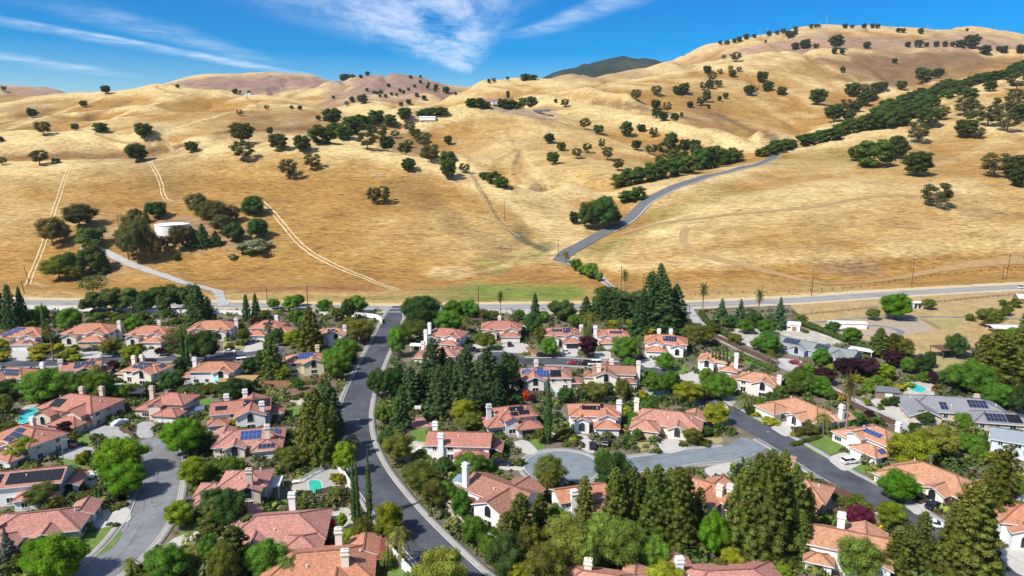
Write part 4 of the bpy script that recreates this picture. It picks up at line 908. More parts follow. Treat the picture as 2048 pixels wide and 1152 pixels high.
HOUSES = [
 ('the white striped-solar house', 'white house with stripes of blue solar panels beside tall conifers at the left edge', 'front', -1, 48, 664, 4, 1.05, WHITE, ORANGE, ((0, 'S', -5.0, 0.8, 4, 1, 'b'), (0, 'S', -4.0, 2.6, 4, 1, 'b'), (0, 'S', -3.0, 4.4, 4, 1, 'b'), (1, 'S', 1, 1, 2, 1, 'b')), [(9.2, 2)]),
 ('the cream house with two black cars', 'cream two-storey house with a wide orange hip roof above two black cars', 'front', -1, 180, 657, 4, 1.15, CREAM, ORANGE, (), [(9.3, 2.5)], (0.60, 0.45, 0.28)),
 ('the house with the rear chimney and skylights', 'pale house with an arched upper window and one chimney behind its orange roof', 'front', -1, 300, 660, 2, 1.0, PINKW, ORANGE, (), [(1, 6.6)]),
 ('the plain peach house', 'peach house with a bare orange hip roof and white chimney at its right end', 'front', 1, 424, 650, 5, 1.05, PINKW, ORANGE, (), [(9.2, 2)]),
 ('the house with the blue car', 'white house with a wide garage and black solar panels above a bright blue car', 'front2', -1, 540, 648, 0, 0.95, WHITE, ORANGE, ((0, 'S', 2.6, 2.2, 4, 1, 'k'), (0, 'S', 2.6, 3.9, 1, 1, 'k'), (0, 'W', 0, 2.0, 4, 1, 'k')), [(1, 6.2)]),
 ('the house half hidden behind the redwood', 'white house with two broad solar arrays standing just left of the street mouth', 'rear2', -1, 664, 660, 8, 0.85, WHITE, TANR, ((0, 'S', -2.6, 1.2, 3, 3, 'd'), (0, 'S', 2.2, 2.6, 4, 2, 'd')), [(6.4, -2.5)]),
 ('the white house with the big navy array', 'white house at the left edge with a large navy solar array on its front slope', 'rear2', 1, 28, 742, -8, 1.0, WHITE, ORANGE, ((0, 'S', 0, 1.2, 9, 2, 'd'), (0, 'S', -2, 4.6, 5, 1, 'd')), [(8.5, 3)]),
 ('the low house with two small arrays', 'small gabled house with two dark solar groups, tucked between hedge and side street', 'cross', 1, 165, 728, 18, 0.72, CREAM, ROSE, ((0, 'S', 1, 2, 6, 2, 'd'), (1, 'W', 0, 1, 4, 1, 'd')), [(-9, -1)]),
 ('the cream house with the stepped array', 'cream house with a stepped navy solar array and two chimneys on its left side', 'rear2', -1, 296, 730, -10, 0.95, CREAM, ORANGE, ((0, 'S', 1, 1.4, 7, 2, 'd'), (0, 'S', 0, 4.7, 4, 1, 'd'), (0, 'E', 0, 1.2, 3, 1, 'd')), [(-7.3, 2), (-5.2, 3.6)]),
 ('the house with the plain white back', 'white-backed house with a bare salmon hip roof above the dense flat hedge', 'rear', 1, 432, 730, 4, 0.92, WHITE, ORANGE, (), [(-8.4, 1.5)], ),
 ('the yellow house', 'yellow house with a blue solar block above an orange wooden fence', 'rear2', -1, 612, 712, 18, 0.95, YEL, TANR, ((0, 'S', 0.5, 1.8, 7, 2, 'b'), (0, 'S', -3.2, 4.4, 3, 1, 'b'), (2, 'S', -.5, 1, 3, 1, 'k')), [(-9.5, -2), (4.5, 5)]),
 ('the big tan pool house', 'large tan house with rose tile roof and black heating mats next to the turquoise pool', 'front', -1, 152, 805, -14, 1.15, TANW, ROSE, ((0, 'W', 0, 1.0, 3, 1, 't'), (0, 'S', -5.5, 1.2, 3, 1, 't')), [(-3.5, 5.5), (1.5, 7)], (0.45, 0.36, 0.28)),
 ('the tan cul-de-sac house', 'tan house with a round window and white garage at the head of the cul-de-sac', 'front2', 1, 335, 795, -8, 0.86, TANW, ROSE, (), [(-8, 3)]),
 ('the white house with ribbed black panels', 'white house with ribbed black pool heaters and three chimneys right of the bright round tree', 'cross', 1, 483, 808, 16, 1.0, WHITE, ROSE, ((0, 'S', 5.5, 1.6, 6, 1, 't'), (0, 'S', -5.4, 1.8, 3, 1, 'k'), (1, 'E', 3, 1.0, 2, 1, 't')), [(-4.4, 3), (0.6, 6), (6.2, -6.6)]),
 ('the bright blue panel house', 'low rose-roofed house with bright blue stepped panels facing the street trees', 'single', -1, 500, 868, 14, 0.92, CREAM, PINK, ((0, 'S', 0.5, 2.0, 5, 2, 'b'), (0, 'S', 1.6, 5.2, 2, 1, 'b'), (0, 'E', 0.5, 1.6, 3, 2, 'b'), (1, 'S', -1, 0.8, 4, 1, 'd')), [(5.5, -5.2, 7.4)]),
 ('the house left of the red car', 'cream house with a long navy solar strip left of the red car', 'front', -1, 45, 868, -24, 0.95, CREAM, ROSE, ((0, 'S', -1.5, 1.0, 3, 4, 'd'), (0, 'S', 2.2, 1.8, 4, 1, 'd'), (0, 'W', 0, 1.5, 4, 2, 'd')), [(-3.5, 5.2)]),
 ('the white house with black pool heating', 'white house with a long black heating strip near the left edge', 'long', 1, 55, 948, 14, 0.95, WHITE, PINK, ((0, 'S', 2.5, 0.9, 9, 1, 't'), (0, 'S', -6.2, 0.9, 3, 1, 't'), (1, 'S', 0, 0.8, 6, 1, 'k')), [(-8, 2)]),
 ('the lower left sprawling house', 'sprawling single-storey house with bare pink tile roof beside the curved lawn', 'single', 1, 80, 1037, 14, .92, CREAM, PINK, (), [(-8.5, -3.5, 6.4)]),
 ('the house with the tall front chimney', 'rose-roofed house with a tall tan chimney in front, left of the fenced pool', 'ell', -1, 492, 950, 8, 0.86, TANW, PINK, (), [(2.2, -5.6, 9.0)]),
 ('the big pink-roofed house', 'big single-storey house with plain pink roof and a white gable, below the fenced pool', 'single', -1, 556, 1045, 8, 1.05, WHITE, PINK, (), [(1.8, 6.2, 6.6)]),
 ('the bottom house with the red pergola', 'house with pale orange tile roof beside the red pergola at the bottom edge', 'single', 1, 640, 1120, 8, 1.05, CREAM, ORANGE, (), [(2.8, 5.6, 6.4), (4.8, -3, 7)]),
 ('the white house with two left chimneys', 'red-roofed white house with two tall chimneys at its left end by the street mouth', 'front', -1, 892, 664, -16, 0.88, WHITE, ROSE, (), [(-6.8, -3.5, 9.6), (-7.6, -6.5, 7.2)]),
 ('the low pine-hidden house', 'low red-roofed house mostly hidden behind the dark pine clump', 'single', 1, 878, 700, -10, 0.8, PINKW, PINK, (), [(-8, 0, 6.5)]),
 ('the plain red hip roof', 'cream house with a plain red hip roof, a black suv on its driveway', 'front', -1, 1003, 650, 0, 0.98, CREAM, ROSE, (), [(-1, 6.6)]),
 ('the white house with the open garage', 'white house with two small solar groups and an open dark garage above a white car', 'front', -1, 1124, 662, 2, 0.88, WHITE, ROSE, ((0, 'S', -4.5, 2.5, 4, 1, 'd'), (2, 'E', 0, 1.0, 2, 2, 'd'), (0, 'S', 5.2, 1.6, 3, 2, 'd')), [(9.2, 0.5)], (0.03, 0.03, 0.03)),  # near-black door colour stands for the shaded inside of the open garage
 ('the small white house by the dark plum', 'small white house with a round window and solar row, right of the dark purple tree', 'front', 1, 1225, 664, 0, 0.74, WHITE, ORANGE, ((0, 'S', 4.2, 1.6, 5, 1, 'd'), (0, 'S', 4.8, 3.3, 3, 1, 'd')), [(-9.6, 1)]),
 ('the house below the giant conifers', 'white house with a navy solar block on its orange roof below the giant conifers', 'front', 1, 1332, 678, -12, 0.95, WHITE, ORANGE, ((0, 'S', 3.4, 1.6, 5, 2, 'd'), (0, 'S', 3.0, 4.9, 3, 1, 'd')), [(-3, 6.4), (2, 7.2)]),
 ('the five-cypress house', 'white house with a pale blue chimney behind a row of thin cypresses', 'ell', 1, 1428, 712, -24, 0.82, WHITE, TANR, (), [(10.2, -5, 8.4)]),
 ('the peach house behind the date palm', 'peach house with tan-orange roof and a broad chimney behind the date palm', 'rear2', -1, 1520, 752, -32, 0.92, PINKW, TANR, (), [(7.4, -3.4, 7.5)]),
 ('the pink house with blue and black panels', 'pink-roofed house with blue panels on the left and ribbed black ones on the right', 'rear', -1, 1092, 742, 2, 1.02, PINKW, PINK, ((0, 'S', -1.7, 0.8, 5, 2, 'b'), (0, 'S', -2.2, 4.2, 2, 1, 'b'), (0, 'W', 0, 0.5, 4, 2, 'b'), (0, 'S', 3.3, 0.8, 3, 1, 't')), [(-3, 5)]),
 ('the cream house with three chimneys', 'cream gabled house with three white chimneys left of the blue umbrella', 'cross', -1, 1228, 736, -8, 0.86, CREAM, BROWNR, (), [(-6, -4.6), (-1, 3), (9.6, -2, 8.6)]),
 ('the grey house with two black arrays', 'grey-walled house with two stepped black arrays and a left chimney', 'front2', 1, 1024, 822, 16, 0.82, GREYW, ROSE, ((0, 'S', 3.2, 2.8, 4, 1, 'k'), (0, 'S', 4.2, 1.0, 3, 1, 'k'), (0, 'S', -4.2, 0.8, 3, 2, 'k')), [(-8.2, 1)], (0.07, 0.05, 0.045)),
 ('the arched garage house', 'white house with black panels high on its roof and an arched white garage', 'front', -1, 1188, 818, -2, 0.82, WHITE, ORANGE, ((0, 'S', -3.4, 2.6, 5, 1, 'k'), (0, 'S', 1.2, 4.2, 4, 1, 'k')), [(9, 1)]),
 ('the peach corner house', 'big single-storey house with bare peach tile roof on the street corner', 'single', 1, 1336, 832, -18, 1.0, CREAM, (0.50, 0.25, 0.18), (), [(-9.6, 3, 6.6)], (0.62, 0.48, 0.33)),
 ('the long white house', 'long white house with bare rose roof and two chimneys left of the round court', 'long', 1, 920, 872, -4, 0.95, WHITE, ROSE, (), [(-7.6, 3.4), (-4.6, -4.8)]),
 ('the tall white court house', 'tall white cross-gabled house with red tiles and a very tall chimney below the round court', 'cross', 1, 1003, 974, -38, 0.98, WHITE, BROWNR, (), [(-7.4, -4, 10.4)]),
 ('the half hidden house right of the palm', 'half hidden white house with pink roof right of the round court palm', 'long', 1, 1160, 978, 16, 0.66, WHITE, ORANGE, (), [(-4, -4.9, 7)]),
 ('the house between the redwoods', 'orange-roofed house with two white chimneys between redwoods', 'cross', 1, 1405, 968, -40, 0.8, PINKW, ORANGE, (), [(6.5, -3), (8.6, -1)]),
 ('the brown house with the red awning', 'brown house with a magenta-red awning over its back window', 'rear2', -1, 1592, 966, -36, 1.0, BROWNW, TANR, (), [(-2, 4.4, 9.4)]),
 ('the fan palm house', 'low white house with orange tiles and a tall white gable behind a stout fan palm', 'single', 1, 1612, 815, -66, 1.02, WHITE, TANR, (), [(9.6, 3.4, 7)]),
 ('the white house with three blue arrays', 'white house with three blue solar arrays and a white car in front', 'front2', 1, 1745, 862, -66, 0.92, WHITE, TANR, ((0, 'E', 1.5, 1.6, 5, 1, 'b'), (0, 'S', 0, 1.6, 5, 1, 'b'), (2, 'E', 0, 0.8, 4, 2, 'b'), (0, 'W', 1, 1, 4, 1, 'b')), [(8.6, -2), (3, 7)]),
 ('the tan-roofed house with two dark cars', 'sprawling tan-roofed house with two dark cars side by side on its driveway', 'single', 1, 1878, 950, -62, 1.0, CREAM, TANR, (), [(-6, 5.6, 6)]),
 ('the grey-green ranch house', 'long grey-green shingled ranch house with two blue arrays beside the gravel garden', 'ranch', 1, 1632, 692, -48, 0.92, BLUEW, GREENR, ((0, 'S', -9, 1.6, 6, 2, 'd'), (0, 'S', 3.4, 1.8, 5, 2, 'd')), [(15, 3, 4.4)], None, True, True),
 ('the grey ranch house', 'wide grey shingled ranch house with several dark solar arrays near the curved pool', 'ranch2', 1, 1905, 806, -12, 1.05, TANW, GREYR, ((0, 'S', -4, 1.2, 2, 2, 'd'), (0, 'S', 6.4, 3.0, 5, 2, 'd'), (2, 'S', -3.6, 0.8, 5, 2, 'd'), (2, 'S', 2.2, 0.8, 4, 1, 't'), (2, 'E', 0, 0.8, 4, 2, 'd')), [(8, 4.6, 5)], (0.70, 0.68, 0.64), True),
 ('the blue-grey house at the right edge', 'blue-grey gabled house cut by the right edge of the picture', 'long', 1, 2052, 872, -30, 0.9, (0.60, 0.66, 0.72), (0.25, 0.29, 0.33), (), [(3, 3, 8)], None, True),
 ('the white house at lower right', 'white two-storey house with striped awning windows at lower right between redwoods', 'cross', 1, 1702, 1074, -24, 0.92, WHITE, TANR, (), [(-2, 3, 8.6)], None, False, True),
 ('the arched-window house at the right edge', 'white house with an arched window at the right edge above a concrete driveway', 'front', -1, 2082, 1030, -16, 0.95, WHITE, ORANGE, (), [(-3, 3)]),
 ('the bottom house under the redwoods', 'house showing only a peach roof at the bottom edge below the pale green trees', 'single', 1, 1200, 1158, -14, 0.8, CREAM, (0.52, 0.27, 0.18), (), [(-3, 2, 6)]),
 ('the bottom house with the brick-capped chimney', 'long pink-roofed house at the bottom edge with a brick-capped white chimney', 'single', -1, 1460, 1158, 4, 1.05, WHITE, PINK, (), [(-8.4, 2, 6.8)]),
]
for h_ in HOUSES:
    h_ = list(h_)
    kw = {}
    if len(h_) > 12:
        kw['gcol'] = h_[12] or (0.74, 0.72, 0.68)
        if len(h_) > 13: kw['shingle'] = h_[13]
        if len(h_) > 14: kw['nogar'] = h_[14]
    house(*h_[:12], **kw)
# the two houses out on the hills
p = site(985, 209); house('the hilltop house', 'distant hilltop house with a red roof among dark trees', 'cross', 1, 985, 206, 10, 1.5, PINKW, ROSE, (), [], nogar=True, z0=p.z - .8, at=p)
p = site(488, 190); house('the far white farmhouse', 'distant white farmhouse alone on the far left ridge', 'ranch', 1, 488, 187, 0, 0.85, WHITE, (0.22, 0.22, 0.24), (), [], nogar=True, z0=p.z - .8, at=p)
# ---------------------------------------------------------------- trees
def leaf_mat(name, trans=0.34):
    m = bpy.data.materials.new(name); m.use_nodes = True; nt = m.node_tree; nt.nodes.clear(); L = nt.links
    oi = nt.nodes.new('ShaderNodeObjectInfo')
    n = tex_noise(nt, 0.42, 4, 0.65); n2 = tex_noise(nt, 2.6, 2, 0.6)
    hs = nt.nodes.new('ShaderNodeHueSaturation'); L.new(oi.outputs['Color'], hs.inputs['Color'])
    L.new(maprange(nt, n, 0.3, 0.7, 0.485, 0.515), hs.inputs['Hue'])
    v = nt.nodes.new('ShaderNodeMath'); v.operation = 'MULTIPLY'
    L.new(maprange(nt, n, 0.32, 0.68, 0.55, 1.42), v.inputs[0]); L.new(maprange(nt, n2, 0.3, 0.7, 0.58, 1.45), v.inputs[1]); L.new(v.outputs[0], hs.inputs['Value'])
    d = nt.nodes.new('ShaderNodeBsdfDiffuse'); t = nt.nodes.new('ShaderNodeBsdfTranslucent'); mx = nt.nodes.new('ShaderNodeMixShader')
    L.new(hs.outputs[0], d.inputs[0])
    tc = mixc(nt, 1.0, hs.outputs[0], (1.2, 1.15, 0.45), 'MULTIPLY'); L.new(tc, t.inputs[0])
    mx.inputs[0].default_value = trans; L.new(d.outputs[0], mx.inputs[1]); L.new(t.outputs[0], mx.inputs[2])
    o = nt.nodes.new('ShaderNodeOutputMaterial'); L.new(mx.outputs[0], o.inputs[0]); return m
M_leaf = leaf_mat('leaves'); M_needle = leaf_mat('needles', 0.18)
M_bark = mottled('bark', (0.11, 0.08, 0.06), (0.17, 0.135, 0.105), 2.0, 0.95)
M_palmbark = mottled('palm_bark', (0.20, 0.155, 0.115), (0.28, 0.22, 0.165), 2.5, 0.95)
M_deadfrond = mottled('dead_fronds', (0.30, 0.20, 0.10), (0.22, 0.14, 0.07), 1.5, 0.95)
M_palegrey = mottled('bare_branches', (0.42, 0.38, 0.34), (0.32, 0.28, 0.25), 1.5, 0.95)
_ICO = None
def ico():
    global _ICO
    if _ICO is None:
        import bmesh
        bm = bmesh.new(); bmesh.ops.create_icosphere(bm, subdivisions=2, radius=1); bm.verts.ensure_lookup_table()
        _ICO = (np.array([v.co[:] for v in bm.verts]), np.array([[v.index for v in f.verts] for f in bm.faces])); bm.free()
    return _ICO
def crown_mesh(name, lobes, nleaf, size, m, seed, asp=(1, 1, 1), core=0.80, droop=0.0):
    """leaf sprays over a set of lobes; lobes = (centre, radii); asp = true proportions of the unit crown so leaves stay leaf shaped"""
    g = np.random.default_rng(seed); asp = np.array(asp, float)
    C = np.array([l[0] for l in lobes]); Rd = np.array([l[1] if hasattr(l[1], '__len__') else (l[1],) * 3 for l in lobes])
    area = (Rd.prod(1)) ** (2 / 3); cnt = np.maximum(6, (nleaf * area / area.sum()).astype(int))
    P, Nn = [], []
    for c, r, k in zip(C, Rd, cnt):
        d = g.normal(size=(k, 3)); d /= np.linalg.norm(d, axis=1)[:, None]
        d[:, 2] = np.where(d[:, 2] < -0.35, -d[:, 2], d[:, 2])
        rr = g.uniform(0.78, 1.10, (k, 1)) + (g.random((k, 1)) < .16) * g.uniform(.05, .32, (k, 1))
        P.append(c + d * r * rr); Nn.append(d / r)
    P = np.concatenate(P); Nn = np.concatenate(Nn)
    keep = np.ones(len(P), bool)
    for c, r in zip(C, Rd): keep &= (((P - c) / (r * 0.80)) ** 2).sum(1) > 1
    P, Nn = P[keep] * asp, Nn[keep] / asp
    Nn /= np.linalg.norm(Nn, axis=1)[:, None]
    k = len(P)
    Nn = Nn + g.normal(size=(k, 3)) * 0.55 + np.array((0, 0, 0.25)); Nn /= np.linalg.norm(Nn, axis=1)[:, None]
    T = np.cross(Nn, g.normal(size=(k, 3))); T /= np.linalg.norm(T, axis=1)[:, None]; B = np.cross(Nn, T)
    s = size * g.uniform(0.55, 1.35, (k, 1)); b = s * g.uniform(0.45, 0.8, (k, 1))
    dz = np.array((0, 0, -1)) * s * droop
    q = np.stack((P - T * s, P - B * b + Nn * s * .25, P + T * s + dz, P + B * b + Nn * s * .25), 1).reshape(-1, 3) / asp
    F = np.arange(4 * k).reshape(k, 4)
    V = [q]; FF = [F]; off = 4 * k
    if core:
        iv, fi = ico()
        for c, r in zip(C, Rd):
            w = 1 + g.uniform(-.14, .10, (len(iv), 1))
            V.append(c + iv * r * core * w); FF.append(np.c_[fi + off, fi[:, 2] + off]); off += len(iv)
    V = np.concatenate(V); F = np.concatenate(FF)
    # the core's triangles are stored apart from the quads
    me = bpy.data.meshes.new(name)
    nq = k; tri = F[nq:, :3]
    me.vertices.add(len(V)); me.vertices.foreach_set('co', V.astype(np.float32).ravel())
    li = np.concatenate((F[:nq].ravel(), tri.ravel())).astype(np.int32)
    me.loops.add(len(li)); me.loops.foreach_set('vertex_index', li)
    me.polygons.add(nq + len(tri)); me.polygons.foreach_set('loop_start', np.concatenate((np.arange(0, 4 * nq, 4), 4 * nq + np.arange(0, 3 * len(tri), 3))).astype(np.int32))
    me.materials.append(m); me.update(calc_edges=True); return me
def trunk_mesh(top, r, limbs, seed, m=None, spread=.3, n=7, bend=.03):
    g = random.Random(seed); mb = MB()
    zs = [0, top * .3, top * .65, top]
    P = [(g.uniform(-bend, bend) * (i > 0), g.uniform(-bend, bend) * (i > 0), z) for i, z in enumerate(zs)]
    mb.tube([(P[0][0], P[0][1], -.04)] + P, [r * 1.5, r * 1.25, r, r * .8, r * .55], n)
    for i in range(limbs):
        a = 2 * math.pi * (i + g.random() * .6) / max(1, limbs); z = top * g.uniform(.55, .95); q = P[2] if z < top * .8 else P[3]
        e = (math.cos(a) * spread * g.uniform(.6, 1), math.sin(a) * spread * g.uniform(.6, 1), min(.95, z + g.uniform(.15, .3)))
        mb.tube([(q[0], q[1], z), ((q[0] + e[0]) / 2, (q[1] + e[1]) / 2, z + (e[2] - z) * .62), e], [r * .55, r * .4, r * .18], 5)
    return mb.mesh('trunk', [m or M_bark])
def lobes_round(seed, n, z0, z1, rw=.34, flat_=.8, gaps=0.0):
    g = np.random.default_rng(seed); out = []
    zc, zh = (z0 + z1) / 2, (z1 - z0) / 2
    out.append(((0, 0, zc), (rw * .85, rw * .85, zh * .72)))
    for i in range(n):
        a = i * 2.399 + g.uniform(-.5, .5); t = (i + .5) / n; el = math.asin(np.clip(2 * t - 1, -.8, 1))
        rad = rw * math.cos(el) * g.uniform(.78, 1.12); z = zc + zh * .72 * math.sin(el) * g.uniform(.85, 1.1)
        r = g.uniform(.10, .185); out.append(((math.cos(a) * rad, math.sin(a) * rad, z), (r, r, r * flat_ * g.uniform(.75, 1.1))))
    return out
def lobes_cone(seed, n, z0, rw=.46, power=.8, lob=.17):
    g = np.random.default_rng(seed); out = []
    for k in range(7):
        t = k / 7; z = z0 + (1 - z0) * (t * .93 + .02); r = rw * (1 - t) ** power * .62
        out.append(((0, 0, z), (r, r, (1 - z0) / 7 * 1.0)))
    for i in range(n):
        t = (i + g.random()) / n; t = 1 - (1 - t) ** 1.0; t = t ** 1.25 if False else t
        z = z0 + (1 - z0) * t * .95; a = i * 2.399 + g.uniform(-.4, .4)
        rad = rw * (1 - t) ** power * g.uniform(.62, 1.0); r = lob * (1 - t * .62) * g.uniform(.7, 1.2)
        out.append(((math.cos(a) * rad, math.sin(a) * rad, z), (r, r, r * .38)))
    return out
def lobes_flat(seed, n):
    g = np.random.default_rng(seed); out = []
    for i in range(n):
        a = i * 2.399; t = math.sqrt((i + .5) / n); r = g.uniform(.13, .2)
        out.append(((math.cos(a) * .36 * t, math.sin(a) * .36 * t, .70 + g.uniform(-.34, .14) - .14 * t), (r, r, r * .8)))
    return out
def lobes_oak(seed, n, z0=.08):
    g = np.random.default_rng(seed); out = [((0, 0, .58), (.30, .30, .26))]
    for i in range(n):
        a = i * 2.399 + g.uniform(-.5, .5); t = (i + .5) / n; rad = .36 * math.sqrt(max(.05, 1 - (2 * t - 1) ** 2 * .8)) * g.uniform(.75, 1.1)
        r = g.uniform(.11, .18); out.append(((math.cos(a) * rad, math.sin(a) * rad, z0 + .12 + (.9 - z0 - .12) * t), (r, r, r * .72)))
    return out
def frond_mesh(name, n, seed, length, droop, z, wid, dead=0, upright=.6, seg=5):
    g = random.Random(seed); mb = MB()
    for i in range(n):
        a = i * 2.399 + g.uniform(-.2, .2); up = upright * (1 - (i / n) ** .8 * 1.6) + g.uniform(-.1, .1)
        L_ = length * g.uniform(.8, 1.1); dr = droop * g.uniform(.7, 1.3); P = []
        for k in range(seg + 1):
            t = k / seg; h = L_ * t * math.cos(up * 1.2) ; P.append(Vector((math.cos(a) * h, math.sin(a) * h, z + (L_ * math.sin(up * 1.2) * t - dr * t * t) * .8)))
        sd = Vector((-math.sin(a), math.cos(a), 0))
        for k in range(seg):
            t0, t1 = k / seg, (k + 1) / seg
            w0, w1 = wid * (math.sin(math.pi * (.12 + .8 * t0))), wid * (math.sin(math.pi * (.12 + .8 * t1)))
            for s in (-1, 1):
                for j in range(2):
                    q = P[k].lerp(P[k + 1], j * .5); q2 = P[k].lerp(P[k + 1], j * .5 + .36); w = w0 + (w1 - w0) * j * .5
                    e = q.lerp(q2, .9) + sd * s * w + (P[k + 1] - P[k]) * .35 - Vector((0, 0, wid * .35))
                    mb.poly([q, q2, e], 0)
            mb.poly([P[k] - sd * wid * .07, P[k + 1] - sd * wid * .07, P[k + 1] + sd * wid * .07, P[k] + sd * wid * .07], 0)
    for i in range(dead):
        a = i * 2.399; w = wid * .8; c, s = math.cos(a), math.sin(a); r = length * .22
        mb.poly([(c * .02 - s * w * .3, s * .02 + c * w * .3, z), (c * .02 + s * w * .3, s * .02 - c * w * .3, z), (c * r + s * w * .5, s * r - c * w * .5, z - length * .55), (c * r - s * w * .5, s * r + c * w * .5, z - length * .6)], 1)
    return mb.mesh(name, [M_leaf, M_deadfrond])
PROTO = {}
def protos(kind):
    """(crowns, trunks) of a kind, built once; all instances share them"""
    if kind in PROTO: return PROTO[kind]
    K = kind
    if K == 'broad': c = [crown_mesh('crown', lobes_round(s, 30, .08, .98, .37, .95), 14000, .0135, M_leaf, s, (1, 1, .95), .74) for s in (1, 2, 3, 4)]; t = [trunk_mesh(.4, .025, 4, s) for s in (1, 2)]
    elif K == 'dome': c = [crown_mesh('crown', lobes_round(s, 22, .12, .97, .38, .7), 12000, .0145, M_leaf, s, (1, 1, .8), .74) for s in (11, 12, 13)]; t = [trunk_mesh(.4, .03, 5, s) for s in (3, 4)]
    elif K == 'olive': c = [crown_mesh('crown', lobes_round(s, 24, .12, 1.0, .36, .9), 12000, .013, M_leaf, s, (1, 1, 1), .66) for s in (21, 22, 23)]; t = [trunk_mesh(.45, .022, 5, s) for s in (5, 6)]
    elif K == 'airy': c = [crown_mesh('crown', lobes_round(s, 20, .25, 1.0, .36, .9)[1:], 2200, .024, M_leaf, s, (1, 1, 1), .35) for s in (31, 32)]; t = [trunk_mesh(.6, .02, 7, s) for s in (7, 8)]
    elif K == 'redwood': c = [crown_mesh('crown', lobes_cone(s, 150, .03, .45 + .02 * (s % 3), .36 + .09 * (s % 3), .125), 16000, .0135, M_needle, s, (1, 1, 1.9), .72, .3) for s in (41, 42, 43, 44)]; t = [trunk_mesh(.8, .022, 0, 9, bend=.004)]
    elif K == 'pine': c = [crown_mesh('crown', lobes_cone(s, 120, .04, .45 + .02 * (s % 3), .5 + .12 * (s % 3), .125), 11000, .0145, M_needle, s, (1, 1, 1.6), .72, .2) for s in (51, 52, 53)]; t = [trunk_mesh(.8, .022, 0, 10, bend=.004)]
    elif K == 'spruce': c = [crown_mesh('crown', lobes_cone(s, 64, .02, .5, 1.0, .13), 4200, .024, M_needle, s, (1, 1, 1.5), .75, .35) for s in (61, 62)]; t = [trunk_mesh(.8, .022, 0, 11, bend=.004)]
    elif K == 'cypress':
        def cy(s):
            g = np.random.default_rng(s); return [((g.uniform(-.06, .06), g.uniform(-.06, .06), .03 + .94 * i / 15), ((.46 * min(1, (i + 2) / 5) * (1 - (i / 15.5) ** 2.4) + .04),) * 2 + (.055,)) for i in range(16)]
        c = [crown_mesh('crown', cy(s), 2200, .07, M_needle, s, (1, 1, 9), .86, -.3) for s in (71, 72)]; t = [trunk_mesh(.5, .06, 0, 12)]
    elif K == 'umbrella': c = [crown_mesh('crown', lobes_flat(s, 22), 4400, .026, M_needle, s, (1, 1, .9), .8) for s in (81, 82, 83)]; t = [trunk_mesh(.62, .022, 6, s, spread=.32) for s in (13, 14)]
    elif K == 'shrub': c = [crown_mesh('crown', lobes_round(s, 12, -.15, .95, .38, .8), 1300, .045, M_leaf, s, (1, 1, .8)) for s in (91, 92, 93)]; t = []
    elif K == 'juniper': c = [crown_mesh('crown', lobes_cone(s, 46, -.02, .5, .5, .17)[:-1], 8000, .02, M_needle, s, (1, 1, 1.1), .8, -.8) for s in (95, 96)]; t = [trunk_mesh(.4, .02, 0, 15)]
    elif K == 'oak': c = [crown_mesh('crown', lobes_oak(s, 22), 4200, .022, M_leaf, s, (1, 1, .85), .8) for s in (101, 102, 103, 104)]; t = [trunk_mesh(.45, .03, 5, s, spread=.32) for s in (16, 17, 18)]
    elif K == 'oaklow': c = [crown_mesh('crown', lobes_oak(s, 18, -.06), 3200, .025, M_leaf, s, (1, 1, .75), .82) for s in (111, 112, 113)]; t = [trunk_mesh(.4, .03, 3, 19)]
    elif K == 'oakgappy': c = [crown_mesh('crown', lobes_oak(s, 16, .14)[1:], 2600, .023, M_leaf, s, (1, 1, .85), .62) for s in (121, 122, 123)]; t = [trunk_mesh(.55, .028, 7, s, spread=.36) for s in (20, 21)]
    elif K == 'fan': c = [frond_mesh('fronds', 34, s, .5, .42, .86, .10, 16, 1.0) for s in (1, 2)]; t = [trunk_mesh(.86, .03, 0, 22, M_palmbark, bend=.012)]
    elif K == 'fantall': c = [frond_mesh('fronds', 34, s, .48, .10, .93, .14, 26, 1.0) for s in (3, 4)]; t = [trunk_mesh(.93, .06, 0, 23, M_palmbark, bend=.012)]
    elif K == 'date': c = [frond_mesh('fronds', 60, s, .62, .52, .42, .06, 10, 1.15, 6) for s in (5, 6)]; t = [trunk_mesh(.42, .07, 0, 24, M_palmbark, bend=.004)]
    elif K == 'bare': c = []; t = [trunk_mesh(.5, .02, 16, s, M_palegrey, spread=.45) for s in (25, 26)]
    PROTO[K] = (c, t); return PROTO[K]
